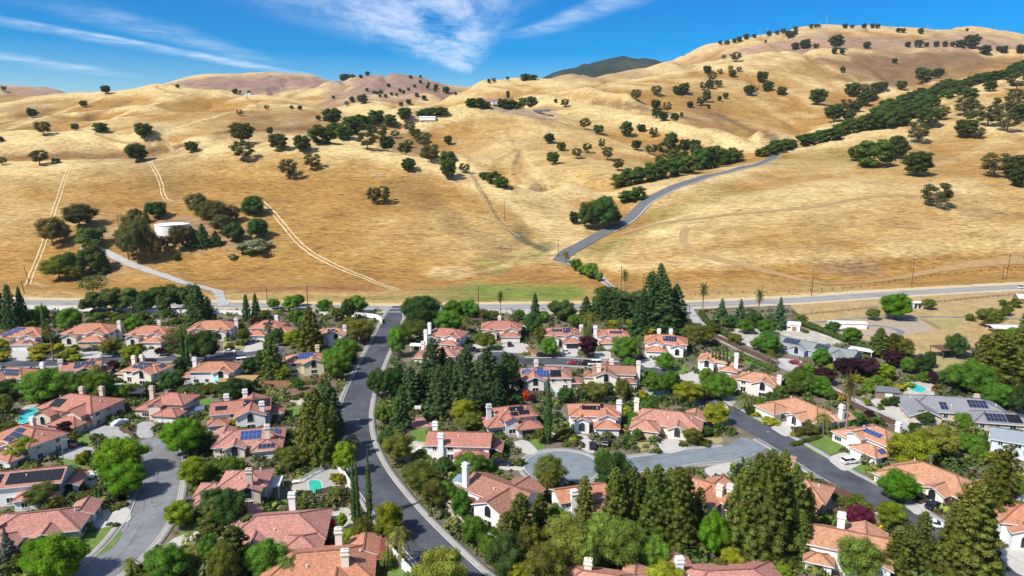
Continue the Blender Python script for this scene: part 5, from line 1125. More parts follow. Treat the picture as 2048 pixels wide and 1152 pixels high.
# what each letter of the survey means: prototype, object name, category, colour, words for the label, group
KINDS = {
 'b': ('broad', 'broadleaf_tree', 'tree', (0.116, 0.223, 0.031), 'bright green round tree', 'bright green garden trees'),
 'B': ('broad', 'street_tree', 'tree', (0.121, 0.257, 0.019), 'vivid green tree', 'vivid green street trees'),
 'l': ('dome', 'lime_green_tree', 'tree', (0.246, 0.295, 0.027), 'lime green domed tree', 'lime green trees'),
 'y': ('dome', 'yellow_green_tree', 'tree', (0.290, 0.268, 0.046), 'yellow-green domed tree', 'yellow-green trees'),
 'd': ('broad', 'dark_tree', 'tree', (0.065, 0.122, 0.033), 'dark green dense tree', 'dark green dense trees'),
 'o': ('olive', 'olive_tree', 'tree', (0.134, 0.159, 0.032), 'olive green tree', 'olive green garden trees'),
 'e': ('airy', 'thin_tree', 'tree', (0.180, 0.196, 0.059), 'thin pale airy tree', 'thin airy trees'),
 'r': ('redwood', 'redwood_tree', 'tree', (0.113, 0.136, 0.027), 'olive-brown redwood', 'redwoods'),
 'p': ('pine', 'pine_tree', 'tree', (0.063, 0.109, 0.035), 'dark conical pine', 'dark pines'),
 'q': ('redwood', 'pine_tree', 'tree', (0.060, 0.098, 0.036), 'dark broad-crowned pine', 'dark pines'),
 'P': ('olive', 'poplar_tree', 'tree', (0.213, 0.282, 0.057), 'pale green tall tree', 'pale green tall trees'),
 'D': ('spruce', 'cedar_tree', 'tree', (0.085, 0.133, 0.058), 'grey-green cedar with drooping tiers', 'cedars by the county road'),
 'S': ('spruce', 'blue_spruce', 'tree', (0.164, 0.203, 0.155), 'silvery blue spruce', None),
 'c': ('cypress', 'cypress_tree', 'tree', (0.060, 0.117, 0.031), 'slim cypress', 'slim cypresses'),
 'u': ('umbrella', 'umbrella_pine', 'tree', (0.080, 0.130, 0.035), 'flat-topped umbrella pine', 'umbrella pines'),
 's': ('shrub', 'shrub', 'shrub', (0.110, 0.138, 0.030), 'round green shrub', 'garden shrubs'),
 'k': ('shrub', 'lime_shrub', 'shrub', (0.282, 0.290, 0.032), 'lime green shrub', 'lime shrubs'),
 'z': ('shrub', 'yellow_shrub', 'shrub', (0.609, 0.478, 0.036), 'golden yellow shrub', 'yellow shrubs'),
 'x': ('shrub', 'red_shrub', 'shrub', (0.551, 0.051, 0.029), 'red flowering shrub', 'red flowering shrubs'),
 'X': ('shrub', 'pink_shrub', 'shrub', (0.551, 0.102, 0.203), 'pink flowering shrub', 'pink flowering shrubs'),
 'w': ('shrub', 'grey_shrub', 'shrub', (0.234, 0.239, 0.129), 'grey-green shrub', 'grey-green shrubs'),
 'm': ('dome', 'plum_tree', 'tree', (0.058, 0.026, 0.035), 'dark purple plum tree', 'purple plum trees'),
 'M': ('dome', 'plum_tree', 'tree', (0.160, 0.032, 0.070), 'magenta-leaved plum tree', 'purple plum trees'),
 'j': ('juniper', 'juniper_tree', 'tree', (0.097, 0.130, 0.030), 'dark juniper', 'junipers'),
 'f': ('fan', 'fan_palm', 'palm', (0.164, 0.189, 0.043), 'fan palm', 'fan palms'),
 'F': ('fantall', 'tall_palm', 'palm', (0.118, 0.123, 0.034), 'tall shaggy-trunked palm', 'tall palms'),
 'a': ('date', 'date_palm', 'palm', (0.173, 0.181, 0.048), 'stout date palm', 'date palms'),
 'E': ('olive', 'eucalyptus_tree', 'tree', (0.132, 0.126, 0.047), 'grey-brown eucalyptus', 'eucalyptus by the water tank'),
 'O': ('oak', 'oak_tree', 'tree', (0.076, 0.103, 0.028), 'round dark oak', 'oaks scattered over the hills'),
 'L': ('oaklow', 'oak_thicket', 'tree', (0.084, 0.131, 0.029), 'low-spreading dark oak', 'oaks in the ravines'),
 'G': ('oakgappy', 'old_oak', 'tree', (0.112, 0.113, 0.038), 'gappy old oak', 'oaks scattered over the hills'),
 'v': ('bare', 'bare_tree', 'tree', (0.470, 0.435, 0.322), 'bare pale-branched tree', 'bare trees'),
}
AUTO = []                                                # things that get their label at the end, from what stands nearby
TREES = []
def tree(k, px, py, wpx, hpx, seed, world=None, name=None, words_=None):
    proto, nm, cat, colr, wd, grp = KINDS[k]
    p = site(px, py) if world is None else world
    q = Vector((p.x, p.y, p.z)); dist = p.y / CP
    W = wpx * dist / FOC; elev = math.atan2(CAMH - p.z, p.y)
    hp = hpx * dist / FOC / max(.75, math.cos(elev))
    if proto in ('broad', 'dome', 'olive', 'shrub', 'juniper', 'oak', 'oaklow', 'oakgappy', 'airy', 'umbrella'):
        hp = max(hp - W * .26 * math.tan(max(0, elev)), W * (.5 if proto in ('shrub', 'oaklow') else .82))         # a crown seen from above also shows its depth
    if wpx <= 14 and p.z > 40: W *= .85; hp *= .9
    W *= .95 if k in 'LBlyM' else (1.0 if k in 'OGbdm' else 1.1)
    g = random.Random(seed * 31 + int(px * 3 + py * 5)); cs, ts = protos(proto)
    root = empty(name or nm, (p.x, p.y, p.z - (.25 if p.z > .5 else .05)), g.uniform(0, 6.28))
    root.scale = (W, W, hp); root['category'] = cat
    if grp: root['group'] = grp
    v = g.uniform(.78, 1.25); h = g.uniform(-.15, .2)
    cl = (min(1, colr[0] * v * (1 + h)), colr[1] * v, colr[2] * v)
    if ts: ob('trunk', g.choice(ts), root)
    if cs: ob('fronds' if proto in ('fan', 'fantall', 'date') else 'crown', g.choice(cs), root, color=cl)
    AUTO.append((root, words_ or wd, px, py, wpx, hpx)); TREES.append((p.x, p.y, W / 2)); return root
def plant(s, k=None):
    for i, t in enumerate(s.split()):
        kk, rest = (k, t) if k else (t[0], t[1:])
        px, py, w, h = (float(c) for c in rest.split(',')); tree(kk, px, py, w, h, i + 1)
# photo survey: kind, foot of the plant (column, row), width and height in photo pixels
plant('''p3,655,36,88 p24,657,34,92 p46,654,30,84 b70,650,30,36 b86,645,30,38 s64,655,22,18 c94,692,13,86 F107,722,22,70 b142,664,54,54 e188,594,54,44 u188,627,50,50 u226,625,50,58 u262,624,48,55
u300,624,52,58 u342,624,64,66 u386,630,46,72 p398,657,52,92 p418,650,36,60 s214,634,20,14 s232,640,24,18 s255,643,28,22 s285,640,26,22 s300,648,18,14 s335,634,26,20 s354,650,24,18 s330,655,20,14 s376,645,24,18 s180,650,20,16 b200,645,28,24 o244,662,34,36 b268,668,40,40 o224,713,42,42 l264,727,48,34
s128,722,30,20 k120,700,20,18 s118,688,22,22 k140,712,30,22 k152,722,26,18 s150,700,18,14 e350,702,42,50 l362,690,24,36 c368,726,11,72 c377,732,9,60 d410,724,70,74 s460,702,20,22 o488,684,26,30 s478,690,16,12
m228,744,30,28 m322,712,24,16 s345,705,22,16 s358,708,18,14 s276,700,22,16 s262,700,20,14 k80,708,44,20 k95,700,30,18 k75,720,30,14 s70,714,16,10 k6,700,26,30 k2,722,30,24
b90,806,92,52 b150,800,74,58 b200,806,66,68 b175,775,44,34 b130,785,50,40 d16,800,56,40 o8,832,40,50 k96,846,24,14 b222,800,40,36 s250,795,26,20 b245,800,44,24 d345,782,56,40 d362,745,32,36 d300,785,30,26 m82,755,18,22 f196,770,36,44 s262,728,26,18 s398,700,22,18''')
plant('''l48,924,68,46 B246,950,108,84 B256,992,92,78 B228,966,66,60 B372,910,96,86 B345,895,50,55 l390,977,70,72 d414,905,42,42 b425,955,40,40 b466,952,54,36 l360,1058,62,68 j432,1062,70,80 d462,1062,80,96 d428,1040,60,74 j500,1080,60,60
j470,1145,92,110 b535,1155,92,88 o452,1175,72,100 b420,1120,50,60 a394,1122,64,56 b338,1162,88,84 b312,1150,50,60 f264,1162,44,48 B122,1164,118,106 B90,1150,90,90 S18,1128,46,76 j66,1128,56,60 j38,1140,40,40 s100,1080,40,22 j92,1092,44,34 c194,1002,9,34 c202,1004,10,32 s172,1000,24,20 s135,985,26,20 s155,983,28,20
l164,930,28,30 s174,912,22,16 s182,928,20,12 x137,948,26,14 x157,945,18,10 s28,1004,32,26 s50,992,18,18 o85,1012,64,36 o112,1016,36,28 k8,930,26,22 s150,875,18,18 k138,884,18,16 m132,870,38,26 s152,862,22,16 s20,862,44,26 s230,1020,20,8 s245,1012,24,10 s220,1050,14,8 s232,1052,16,10 x140,820,12,8
s436,865,16,10 s446,860,18,14 k466,858,24,26 s480,868,36,14 m418,895,24,20 m432,905,26,14 w605,990,14,10''')
plant('''r622,928,64,150 r650,932,58,132 r634,880,60,110 p660,862,64,104 p648,820,46,66 r668,905,44,100 o585,940,58,54 o562,925,30,34 l692,952,52,80 e706,915,30,50 k680,968,24,28 c709,1048,12,132 c717,1048,11,128 c740,1042,14,136 l775,1084,64,92 y790,1060,40,60 o727,1088,50,62 l700,1088,34,38 l685,1060,24,40 d752,1090,40,40
f800,1134,68,84 y884,1200,120,124 o840,1170,40,40 s606,1012,40,16 s672,1008,40,24 o672,1000,36,24 x661,1058,24,26 o626,1066,38,38 f577,1170,50,58 s640,1120,40,14 s690,1130,20,30 f772,1140,30,40 l668,965,20,22
p494,642,20,56 p513,640,22,56 m512,655,26,22 o528,640,26,22 b548,618,28,24 b585,622,40,34 b598,612,26,26 b650,625,34,28 b712,628,48,34 o676,640,32,26 f668,642,30,30 d696,642,32,48 b594,652,36,38 b610,660,30,34 r622,700,50,92 d610,695,34,60 l586,697,42,40 d558,692,32,40 f536,680,18,36 o480,668,28,26 s488,690,20,16
r545,755,46,92 d526,745,34,50 d503,744,40,34 s522,752,24,14 o724,686,64,52 o700,672,40,42 o690,705,36,34 b692,728,60,60 b680,760,58,64 b668,745,48,56 l568,757,36,30 o590,772,20,20 w560,792,14,12 s573,800,16,12 s605,795,20,14 s590,800,14,10 b598,780,24,26 s628,790,20,12 s465,785,44,18 s440,788,40,18 d490,792,44,22 s420,785,40,20 d470,800,60,20
d846,656,80,72 d822,640,40,50 o822,684,58,50 b796,714,40,66 b790,690,28,40 f850,660,30,34 f862,645,30,30 b905,642,44,46 b938,640,46,44 b900,668,62,42 d925,630,36,30 f932,670,34,40 o965,640,30,22 o985,640,26,18 F1001,634,14,46 o974,700,40,40 o960,690,24,26 b958,688,20,14''')
plant('''q866,764,58,92 p886,760,40,70 d784,795,52,66 d757,795,46,66 b768,852,38,54 p803,858,44,90 p822,815,58,86 p800,790,44,66 q880,834,62,108 p902,800,50,90 q845,810,50,70 q930,804,66,112 q975,808,76,118 p1010,795,52,96 q952,835,52,80 q995,825,50,70 d1022,760,36,58 v925,798,36,44 l925,850,58,60 b850,785,26,30 b856,840,24,20 o950,850,40,34 o942,862,50,34
o796,928,62,70 d775,900,40,50 o842,985,76,72 o868,1018,58,68 b895,1012,48,58 b922,1042,46,72 b950,1088,60,66 d890,952,36,42 m888,930,24,20 b945,958,72,54 d928,945,40,44 b975,950,34,36 o1000,925,30,20 s1022,928,26,14 s1040,930,24,18 s1010,910,18,10 z1008,910,14,8 o1100,988,74,88 f1091,1002,38,60 d1228,990,84,98 b1206,950,40,60
r1168,1045,44,98 r1040,1104,82,122 r1080,1080,58,98 r1012,1120,60,100 o1062,1120,60,80 P1140,1135,110,122 P1175,1150,70,110 P1236,1144,104,122 P1205,1115,70,100 P1110,1165,70,80 o1090,1186,104,112 d1012,1164,84,114 b985,1130,60,80 l1040,1180,60,70 b1110,1060,50,60
r1228,1085,72,156 r1262,1075,62,146 r1310,1094,82,170 r1350,1098,82,168 r1368,1082,60,152 r1290,1060,60,130 r1335,1060,60,130 r1395,1080,50,110 b1305,1144,78,80 l1330,1190,92,78 k1290,1165,40,40 B1425,1118,66,110 B1412,1085,40,70 l1462,1148,60,60 o1440,1160,40,50 k1510,1165,30,24
r1480,1114,92,186 r1530,1124,104,222 r1580,1104,84,180 r1508,1080,80,180 r1556,1085,80,190 r1610,1090,50,120 r1600,1120,60,100 l1562,1168,50,46 k1640,1045,30,26 k1618,1075,30,30 o1632,1060,24,20 s1655,1060,26,20 b1648,1052,24,24''')
plant('''l1780,1058,66,66 M1718,1054,60,40 M1700,1048,36,30 o1690,1020,34,30 o1712,1008,30,26 k1700,1034,30,20 o1728,1028,30,30 o1664,1000,24,16 k1740,1050,26,16 z1756,1062,26,22 r1838,1145,62,126 r1790,1165,74,116 r1812,1130,50,90 P1712,1176,98,118 o1745,1170,50,80 k1820,1168,30,34
r1930,1156,124,196 r1900,1158,84,156 r1960,1140,70,140 r1995,1054,86,170 r1965,1030,50,100 B1795,1002,86,66 b1828,985,30,26 y1868,918,94,68 y1850,900,50,44 l1816,938,104,60 l1790,930,44,40 F1690,878,30,118 f1645,870,42,46 e1616,862,18,26 s1600,868,36,10 s1625,866,40,12 k1588,872,18,10 s1665,868,22,18 s1680,860,18,16
s1700,880,20,16 b1712,850,30,30 b1700,870,24,34 k1690,835,30,20 m1738,838,24,14 w1752,835,24,14 s1724,838,24,16 d1830,870,34,26 d1850,850,40,24 X1858,838,24,18 d1880,830,36,24 b1925,855,40,22 k1975,850,18,18 k2000,848,28,22 x2018,842,12,14 b1940,870,34,20 b1965,900,30,20 b1930,905,56,36 l1990,930,40,26 b1955,920,40,30
s1992,1060,26,22 s2012,1064,26,16 s2010,1078,24,16 X2030,1058,20,14 s1990,1085,26,14 s2028,1090,20,16 b1970,1045,26,20 k2035,960,20,22 b2040,990,30,30 d2030,985,30,24''')
plant('''p1300,664,62,126 p1326,666,72,122 p1350,660,62,96 p1282,668,52,86 p1318,640,50,118 p1338,668,50,76 u1222,628,80,54 u1262,624,62,48 u1200,632,50,40 p1206,640,42,64 p1236,644,48,60 d1252,640,40,40 F1405,625,20,52 F1516,642,19,58 F1249,592,18,46 D1442,650,40,56 D1480,650,34,54 D1558,658,36,66 l1262,660,30,20
b1490,667,38,30 b1532,670,42,34 s1425,665,40,20 d1460,655,34,24 d1505,655,40,24 b1535,707,54,40 b1515,700,30,28 f1540,730,24,34 e1450,655,20,16 o1400,692,56,48 o1380,680,40,34 o1370,700,30,24 b1250,726,58,62 b1330,742,38,42 b1260,747,36,36 b1310,788,52,48 b1340,784,48,48 l1375,808,64,52 b1300,765,34,30 b1345,765,30,24
b1440,798,68,58 b1412,770,34,40 b1420,790,40,40 z1466,775,28,24 a1490,814,50,48 l1432,852,62,46 k1420,856,30,26 o1408,800,30,30 c1423,744,6,50 c1430,746,6,50 c1437,747,7,54 c1445,748,7,54 c1452,749,7,50 a1462,745,26,34 o1190,804,52,48 o1246,806,34,54 d1215,790,30,30 k1238,780,20,26 m1174,716,36,50 m1184,700,24,30
b1098,714,40,44 o1078,690,30,40 d1066,670,44,50 p1070,645,26,62 d1128,642,50,46 d1112,630,34,32 p1172,640,38,50 b1150,655,34,20 f1181,668,44,46 f1170,690,28,40 f1242,660,26,26 e1276,700,20,26 k1300,672,30,22 k1225,652,24,16 m1160,792,14,18 b1085,645,30,26 b1040,640,24,24 o1040,668,24,18
m1262,800,14,14 k1285,800,26,24 b1292,825,26,26 s1310,820,20,14 d1165,800,24,22 d1132,805,40,22 w1012,805,22,16 d1035,812,30,20 x1052,802,14,26 m1064,806,20,20 m1040,780,34,26 c1096,888,17,138 o1080,888,26,36 s1120,880,30,14 s1150,880,26,14 k1148,886,16,16 s1135,892,18,12 s1160,890,16,10 s1128,872,40,14 d1150,862,22,14
b1262,862,24,20 d1286,860,22,20 b1275,880,24,26 s1262,872,22,16 b1266,850,30,30 k1255,830,22,24 o1385,888,44,26 d1412,872,28,16 d1438,862,24,20 m1418,866,18,26 s1365,892,18,8 w1300,905,16,8 s1315,905,20,8 w1290,895,14,10 s1408,890,30,8
s1560,838,20,14 k1540,848,34,12 k1510,832,20,12 b1522,818,26,30 d1545,812,40,34 d1498,830,20,20 o1556,800,40,26 o1590,790,40,30 d1550,835,28,18 b1600,785,60,30 b1570,780,40,34 k1540,772,24,16 b1640,780,40,26 o1470,690,30,16 s1462,662,14,8 s1500,660,16,8 s1520,652,16,8 s1490,648,14,8 s1580,655,14,8 s1610,665,14,8 s1635,660,12,6''')
plant('''B1790,639,68,54 o1857,619,28,22 b1702,688,44,38 d1668,662,26,18 r1757,712,48,60 r1784,714,46,50 o1808,716,38,44 r1798,712,34,44 m1700,755,54,42 m1730,756,56,44 m1680,742,34,28 m1784,734,48,32 m1648,768,46,38 X1672,740,16,12 X1590,728,22,12 X1610,735,22,14 l1768,760,46,38 b1815,746,36,36 b1640,735,40,44 b1615,748,30,24
d1842,748,42,44 d1858,735,30,36 b1850,765,30,24 m1864,768,28,28 d1910,716,44,54 d1895,712,26,26 o1980,655,50,44 o1965,640,26,24 s1940,642,18,18 o2010,632,18,18 s2006,612,16,16 o2014,630,22,22 s2030,615,22,22 r1985,772,84,118 r2030,768,84,124 r2050,720,60,110 b2025,700,44,50 r1960,745,50,80 b1945,790,90,66 d1920,780,50,44
b1990,815,66,46 s1968,815,26,18 s1990,822,24,14 d2036,828,44,66 b1738,790,36,30 b1752,782,40,36 k1775,775,26,22 k1712,765,26,22 w1690,770,20,14 s1700,775,16,12 b1720,755,22,20 k1740,768,20,16 s1720,790,22,14 w1655,780,16,12 k1660,740,20,16 z1634,748,18,14 d1600,758,34,26 b1636,792,50,36 b1660,800,30,24 k1680,800,22,14 b1610,775,46,30
l1734,812,16,18 l1760,820,16,16 d1790,812,28,24 d1770,812,20,14 k1800,780,24,16 k1820,775,20,14 x1870,780,14,12 b1905,760,40,30 d1890,770,40,30 k1770,752,34,20 w1785,790,16,10 s1545,705,18,12 d1660,665,24,14 o1745,640,30,16''')
# the hills: oaks on the slopes
plant('''O212,188,20,14 O167,214,16,13 O65,235,22,18 G88,271,34,26 O150,261,17,12 L201,264,36,8 O288,278,38,26 G80,331,38,26 L112,326,20,7 O274,324,44,30 O383,305,27,17 G482,290,52,44 O487,284,46,30 G486,323,48,42 O540,269,15,15 O556,302,40,34 O605,305,38,34 G578,358,42,40 G624,340,38,33 G480,232,15,13 G533,220,14,11 O583,218,10,8
O600,220,12,8 O637,241,14,11 O2,284,14,13 G5,330,20,8 O665,252,42,30 L672,272,40,26 L646,287,62,36 L690,280,40,30 L704,268,52,34 L725,258,44,28 L742,266,26,18 L752,243,38,22 O745,250,24,18 L780,252,34,22 O810,242,30,26 L850,237,36,14 L862,234,36,16 L882,231,34,16 G762,278,36,24 G790,277,20,16 G820,267,28,22 O831,277,24,18 G735,300,44,30
O774,302,32,30 O810,309,30,22 G817,297,22,15 G848,300,40,36 G862,325,44,30 L858,318,40,22 L896,328,40,26 O898,360,36,42 G928,346,24,18 O896,289,19,18 O817,343,32,24 G748,408,34,34 G768,408,34,38 L985,366,36,24 L1003,375,36,22 L970,358,28,14 O1099,287,23,20 O1123,302,21,18 G1154,318,25,22 G1173,306,22,20 G1203,299,16,22 G1215,321,26,28 O1106,329,27,26 G1236,342,27,26
O1197,269,23,18 G1170,259,24,22 O1253,273,26,30 O1282,264,19,16 G1306,275,20,20 O1344,285,21,18 O1272,300,23,20 G1303,310,26,16 G1327,313,32,30 O1340,302,30,36 L1320,328,24,16 L1345,320,34,22 G1129,215,20,16 O1111,206,10,9 G1272,201,26,18 G1313,192,24,20 O1354,190,20,18 O1311,218,22,18 G1334,226,20,22 O1313,236,24,20 O1327,242,22,18 O1349,242,18,16
L1240,375,48,28 L1262,370,56,34 L1285,366,52,34 L1308,360,50,36 L1332,356,50,40 L1352,352,44,36 L1375,347,44,36 L1400,340,44,44 L1422,336,60,44 L1448,330,40,30 L1470,326,40,28 O1365,326,26,24 G1390,318,24,30 O1370,300,26,22 O1390,303,26,24 G1350,330,26,20 O1464,312,16,17 L1255,404,46,24 L1275,400,40,28 O1148,448,22,26
d1178,458,46,56 d1205,458,56,64 b1192,432,40,34 d1212,420,36,26 d1228,450,30,34 f1131,529,18,28 b1152,541,26,26 b1166,549,24,22 b1182,557,32,36 b1198,563,16,18''')
plant('''G1447,119,13,10 G1471,124,23,16 O1414,147,18,14 G1440,148,14,9 G1461,142,14,9 G1478,144,14,9 O1465,155,18,14 G1424,164,20,20 G1406,181,16,16 O1420,178,18,18 G1437,175,18,14 O1367,189,26,22 G1353,186,12,12 O1523,165,26,18 O1498,191,24,20 G1510,187,14,14 O1536,183,24,18 O1563,190,20,15 O1413,205,18,24 G1401,212,22,14
O1380,216,16,12 O1439,203,11,12 O1451,198,14,14 O1417,217,10,9 O1363,235,9,12 O1352,243,12,16 O1590,99,16,13 O1610,98,22,9 O1632,98,14,8 O1672,97,30,9 O1668,108,14,11 O1684,109,13,11 O1733,97,16,8 O1815,95,14,9 O1837,95,18,7 O1853,94,12,8 O1872,94,14,7 O1890,94,14,7 O1905,94,14,7 O1919,95,18,9 O1943,97,32,9 O1970,110,22,16
O1997,103,14,11 O2007,107,16,14 O2042,107,20,16 O1685,146,14,14 O1789,127,13,11 O1848,166,32,22 O1840,152,20,16 O1875,157,24,12 O1803,180,22,16 O1704,193,32,20 G1728,188,24,16 O1752,187,26,18 O1766,182,22,14 O1635,210,38,18 O1842,190,18,14 v1825,192,16,14 O1668,244,42,30 O1697,242,28,20 G1692,224,30,16 O1711,225,28,18 O1728,212,30,16
O1740,203,28,14 L1610,292,46,20 L1628,290,44,24 L1646,284,46,24 L1664,280,46,24 L1682,274,46,26 L1700,268,46,28 L1718,264,48,30 L1736,260,48,32 L1754,258,48,32 L1772,256,48,34 L1790,252,48,34 L1808,250,48,34 L1826,236,46,30 L1844,222,44,28 L1800,228,44,26 L1782,236,44,26 L1756,238,40,24 L1776,222,40,24 L1806,212,40,22 L1824,206,40,24
L1858,200,38,22 L1872,190,36,18 L1886,182,36,16 L1896,198,34,20 L1894,176,36,16 L1912,182,36,18 L1930,176,36,16 L1946,170,36,18 L1962,166,36,18 L1978,162,36,18 L1994,160,36,18 L2010,158,36,18 L2026,154,38,22 L2042,146,38,24 L1940,194,36,16 L1922,190,34,14 L1846,208,36,20 L1866,214,32,22
O1980,183,26,20 G2032,182,44,30 G2028,200,26,18 G2042,205,24,18 G1929,232,46,34 G1945,224,28,18 G1882,240,34,28 O1855,255,48,40 G1940,244,28,12 G1975,252,48,28 G2015,264,46,24 G2005,228,42,24 G2028,236,40,26 O2044,242,40,30 O1930,276,44,28 G1956,278,28,20 G1835,286,48,24 O1793,318,46,40 O1795,296,30,24 L1745,334,84,54 O1712,322,36,30
O1834,352,60,26 G1986,354,60,32 O2032,360,60,44 O2044,376,50,34 G1873,416,62,30 L1552,304,40,24 L1568,300,40,22 L1580,298,36,18 L1540,308,34,18 L1522,312,30,16''')
plant('''E161,458,64,50 E150,440,30,26 E108,492,56,62 E122,486,40,44 u182,494,56,46 u190,545,50,64 p200,545,44,50 o118,560,60,52 d140,556,60,56 E155,552,40,40 E258,520,50,70 E276,528,60,96 E306,524,40,62 E268,490,50,66 E272,445,26,30 d315,436,42,36 D293,446,16,36 E360,502,42,56 E328,500,24,30 E396,432,44,48 E432,452,58,54 E412,440,40,40
E444,470,40,44 E466,444,32,36 d508,430,48,34 d494,430,26,24 d468,484,42,42 d516,478,44,44 p407,494,32,48 p385,496,28,46 p432,490,28,30 w510,505,60,14 w496,502,34,14 w465,519,18,14 s352,520,16,16 b245,478,22,22 E240,478,24,20 o150,560,44,30''')
plant('''O748,188,9,6 O734,183,9,7 O755,190,10,8 O762,188,10,6 O777,175,11,7 O783,191,9,6 O807,188,10,7 O817,182,9,7 O829,175,8,6 O841,167,9,7 O855,178,10,8 O857,171,8,6 O872,178,12,8 O870,183,10,6 O834,194,11,8 O848,201,13,10 O817,209,14,10 O802,213,12,9 O892,187,16,11 O911,190,9,7 O725,208,22,14 O704,204,14,11 G694,213,12,12 O667,198,9,7
O821,157,9,7 O841,156,8,6 O800,184,9,7 O793,192,8,6 O760,195,9,7 O771,196,10,6 O735,152,12,5 O722,157,10,5 O978,166,9,9 G988,165,12,8 G1015,161,10,9 L1050,161,26,8 L1066,160,20,6 O355,176,10,5 O8,182,12,8 L690,158,26,8 L705,155,14,6
O1440,89,10,6 O1454,91,14,6 O1468,86,12,6 O1478,84,14,7 O1492,79,14,6 O1508,76,10,5 O1538,73,14,6 O1554,70,12,6 O1566,68,14,7 O1591,62,12,6 O1622,57,12,7 O1632,56,10,5 O1639,55,8,4 O1690,57,12,5 O1704,57,10,5 O1728,57,12,6 O1745,57,12,5 O1755,57,12,5 O1796,65,12,5 O1806,66,12,5 O1841,68,14,5 O1934,63,8,4
O1575,73,14,7 O1580,77,18,8 O1591,70,12,6 O1531,87,6,8''')
plant('''L940,214,22,16 L954,215,34,18 L973,217,22,14 L1005,216,26,18 L1022,216,28,16 L1046,214,24,18 L1062,214,26,20 L1036,216,20,12 L1012,218,20,10 L1070,210,14,14 O1016,200,10,20 L960,208,20,12 O470,188,14,6 O498,189,10,5 O480,187,8,5''')
# ---------------------------------------------------------------- hedges, fences, walls
def hedge(s, w, h, label, colr=(0.075, 0.12, 0.03), seed=1, jag=.25):
    L = smooth_line([site(*p) for p in pts(s)], 1.2); N = normals2(L); g = np.random.default_rng(seed)
    c0 = L.mean(0); n = len(L)
    lob = [((p[0] - c0[0] + g.uniform(-.2, .2), p[1] - c0[1] + g.uniform(-.2, .2), h * .45 * g.uniform(.9, 1.15)), (w * .56 * g.uniform(.85, 1.2), w * .56 * g.uniform(.85, 1.2), h * .56 * g.uniform(.85, 1.15))) for p in L]
    me = crown_mesh('hedge', lob, n * 90, .20, M_leaf, seed, core=.84)
    z = float(terr(c0[0], c0[1])) if c0[1] > 395 else 0
    o = ob('hedge', me, None, (c0[0], c0[1], max(0, z)), color=colr); return tag(o, label, 'hedge')
hedge('1402,630 1412,645 1432,660 1452,672 1474,682', 2.6, 2.6, 'long clipped hedge along the private lane above the gravel garden', seed=2)
hedge('1606,652 1640,664 1680,680 1720,697 1758,712', 3.0, 2.6, 'long sloping hedge between the dry field and the grey-green ranch house', seed=3)
hedge('1478,712 1500,722 1525,733 1548,742', 2.2, 1.6, 'low bright hedge on the bank below the private lane', (0.10, 0.17, 0.035), 4)
hedge('362,788 395,786 430,784 462,781 488,778', 3.4, 2.8, 'dense flat-topped hedge behind the plain white-backed house', (0.075, 0.11, 0.03), 5)
hedge('1278,812 1300,810 1330,803', 1.8, 2.4, 'clipped hedge under the lap pool beside the blue umbrella', (0.07, 0.13, 0.03), 6)
hedge('1865,900 1920,890 1985,876 2048,862', 2.0, 1.4, 'low hedge with pale flowers below the grey ranch house', (0.085, 0.125, 0.04), 7)
hedge('122,993 145,989 168,984', 2.2, 2.0, 'dark clipped hedge beside the white car in the left driveway', (0.05, 0.10, 0.025), 8)
hedge('60,718 85,706 104,696', 2.0, 1.2, 'low bright hedge strip beside the striped-solar house', (0.12, 0.19, 0.04), 9)
hedge('1538,600 1420,628', .1, .1, 'x') if False else None
hedge('926,1046 950,1076 975,1106 995,1136', 2.2, 2.4, 'green hedge along the beige wall by the curving street', (0.06, 0.11, 0.03), 10)
hedge('1586,892 1612,884 1640,876', 1.4, 1.0, 'low clipped hedge edging the lawn by the fan palm', (0.09, 0.13, 0.03), 11)
hedge('1500,820 1520,828 1536,836', 1.4, 1.2, 'small bright clipped hedge in front of the white gabled house', (0.08, 0.14, 0.03), 12)

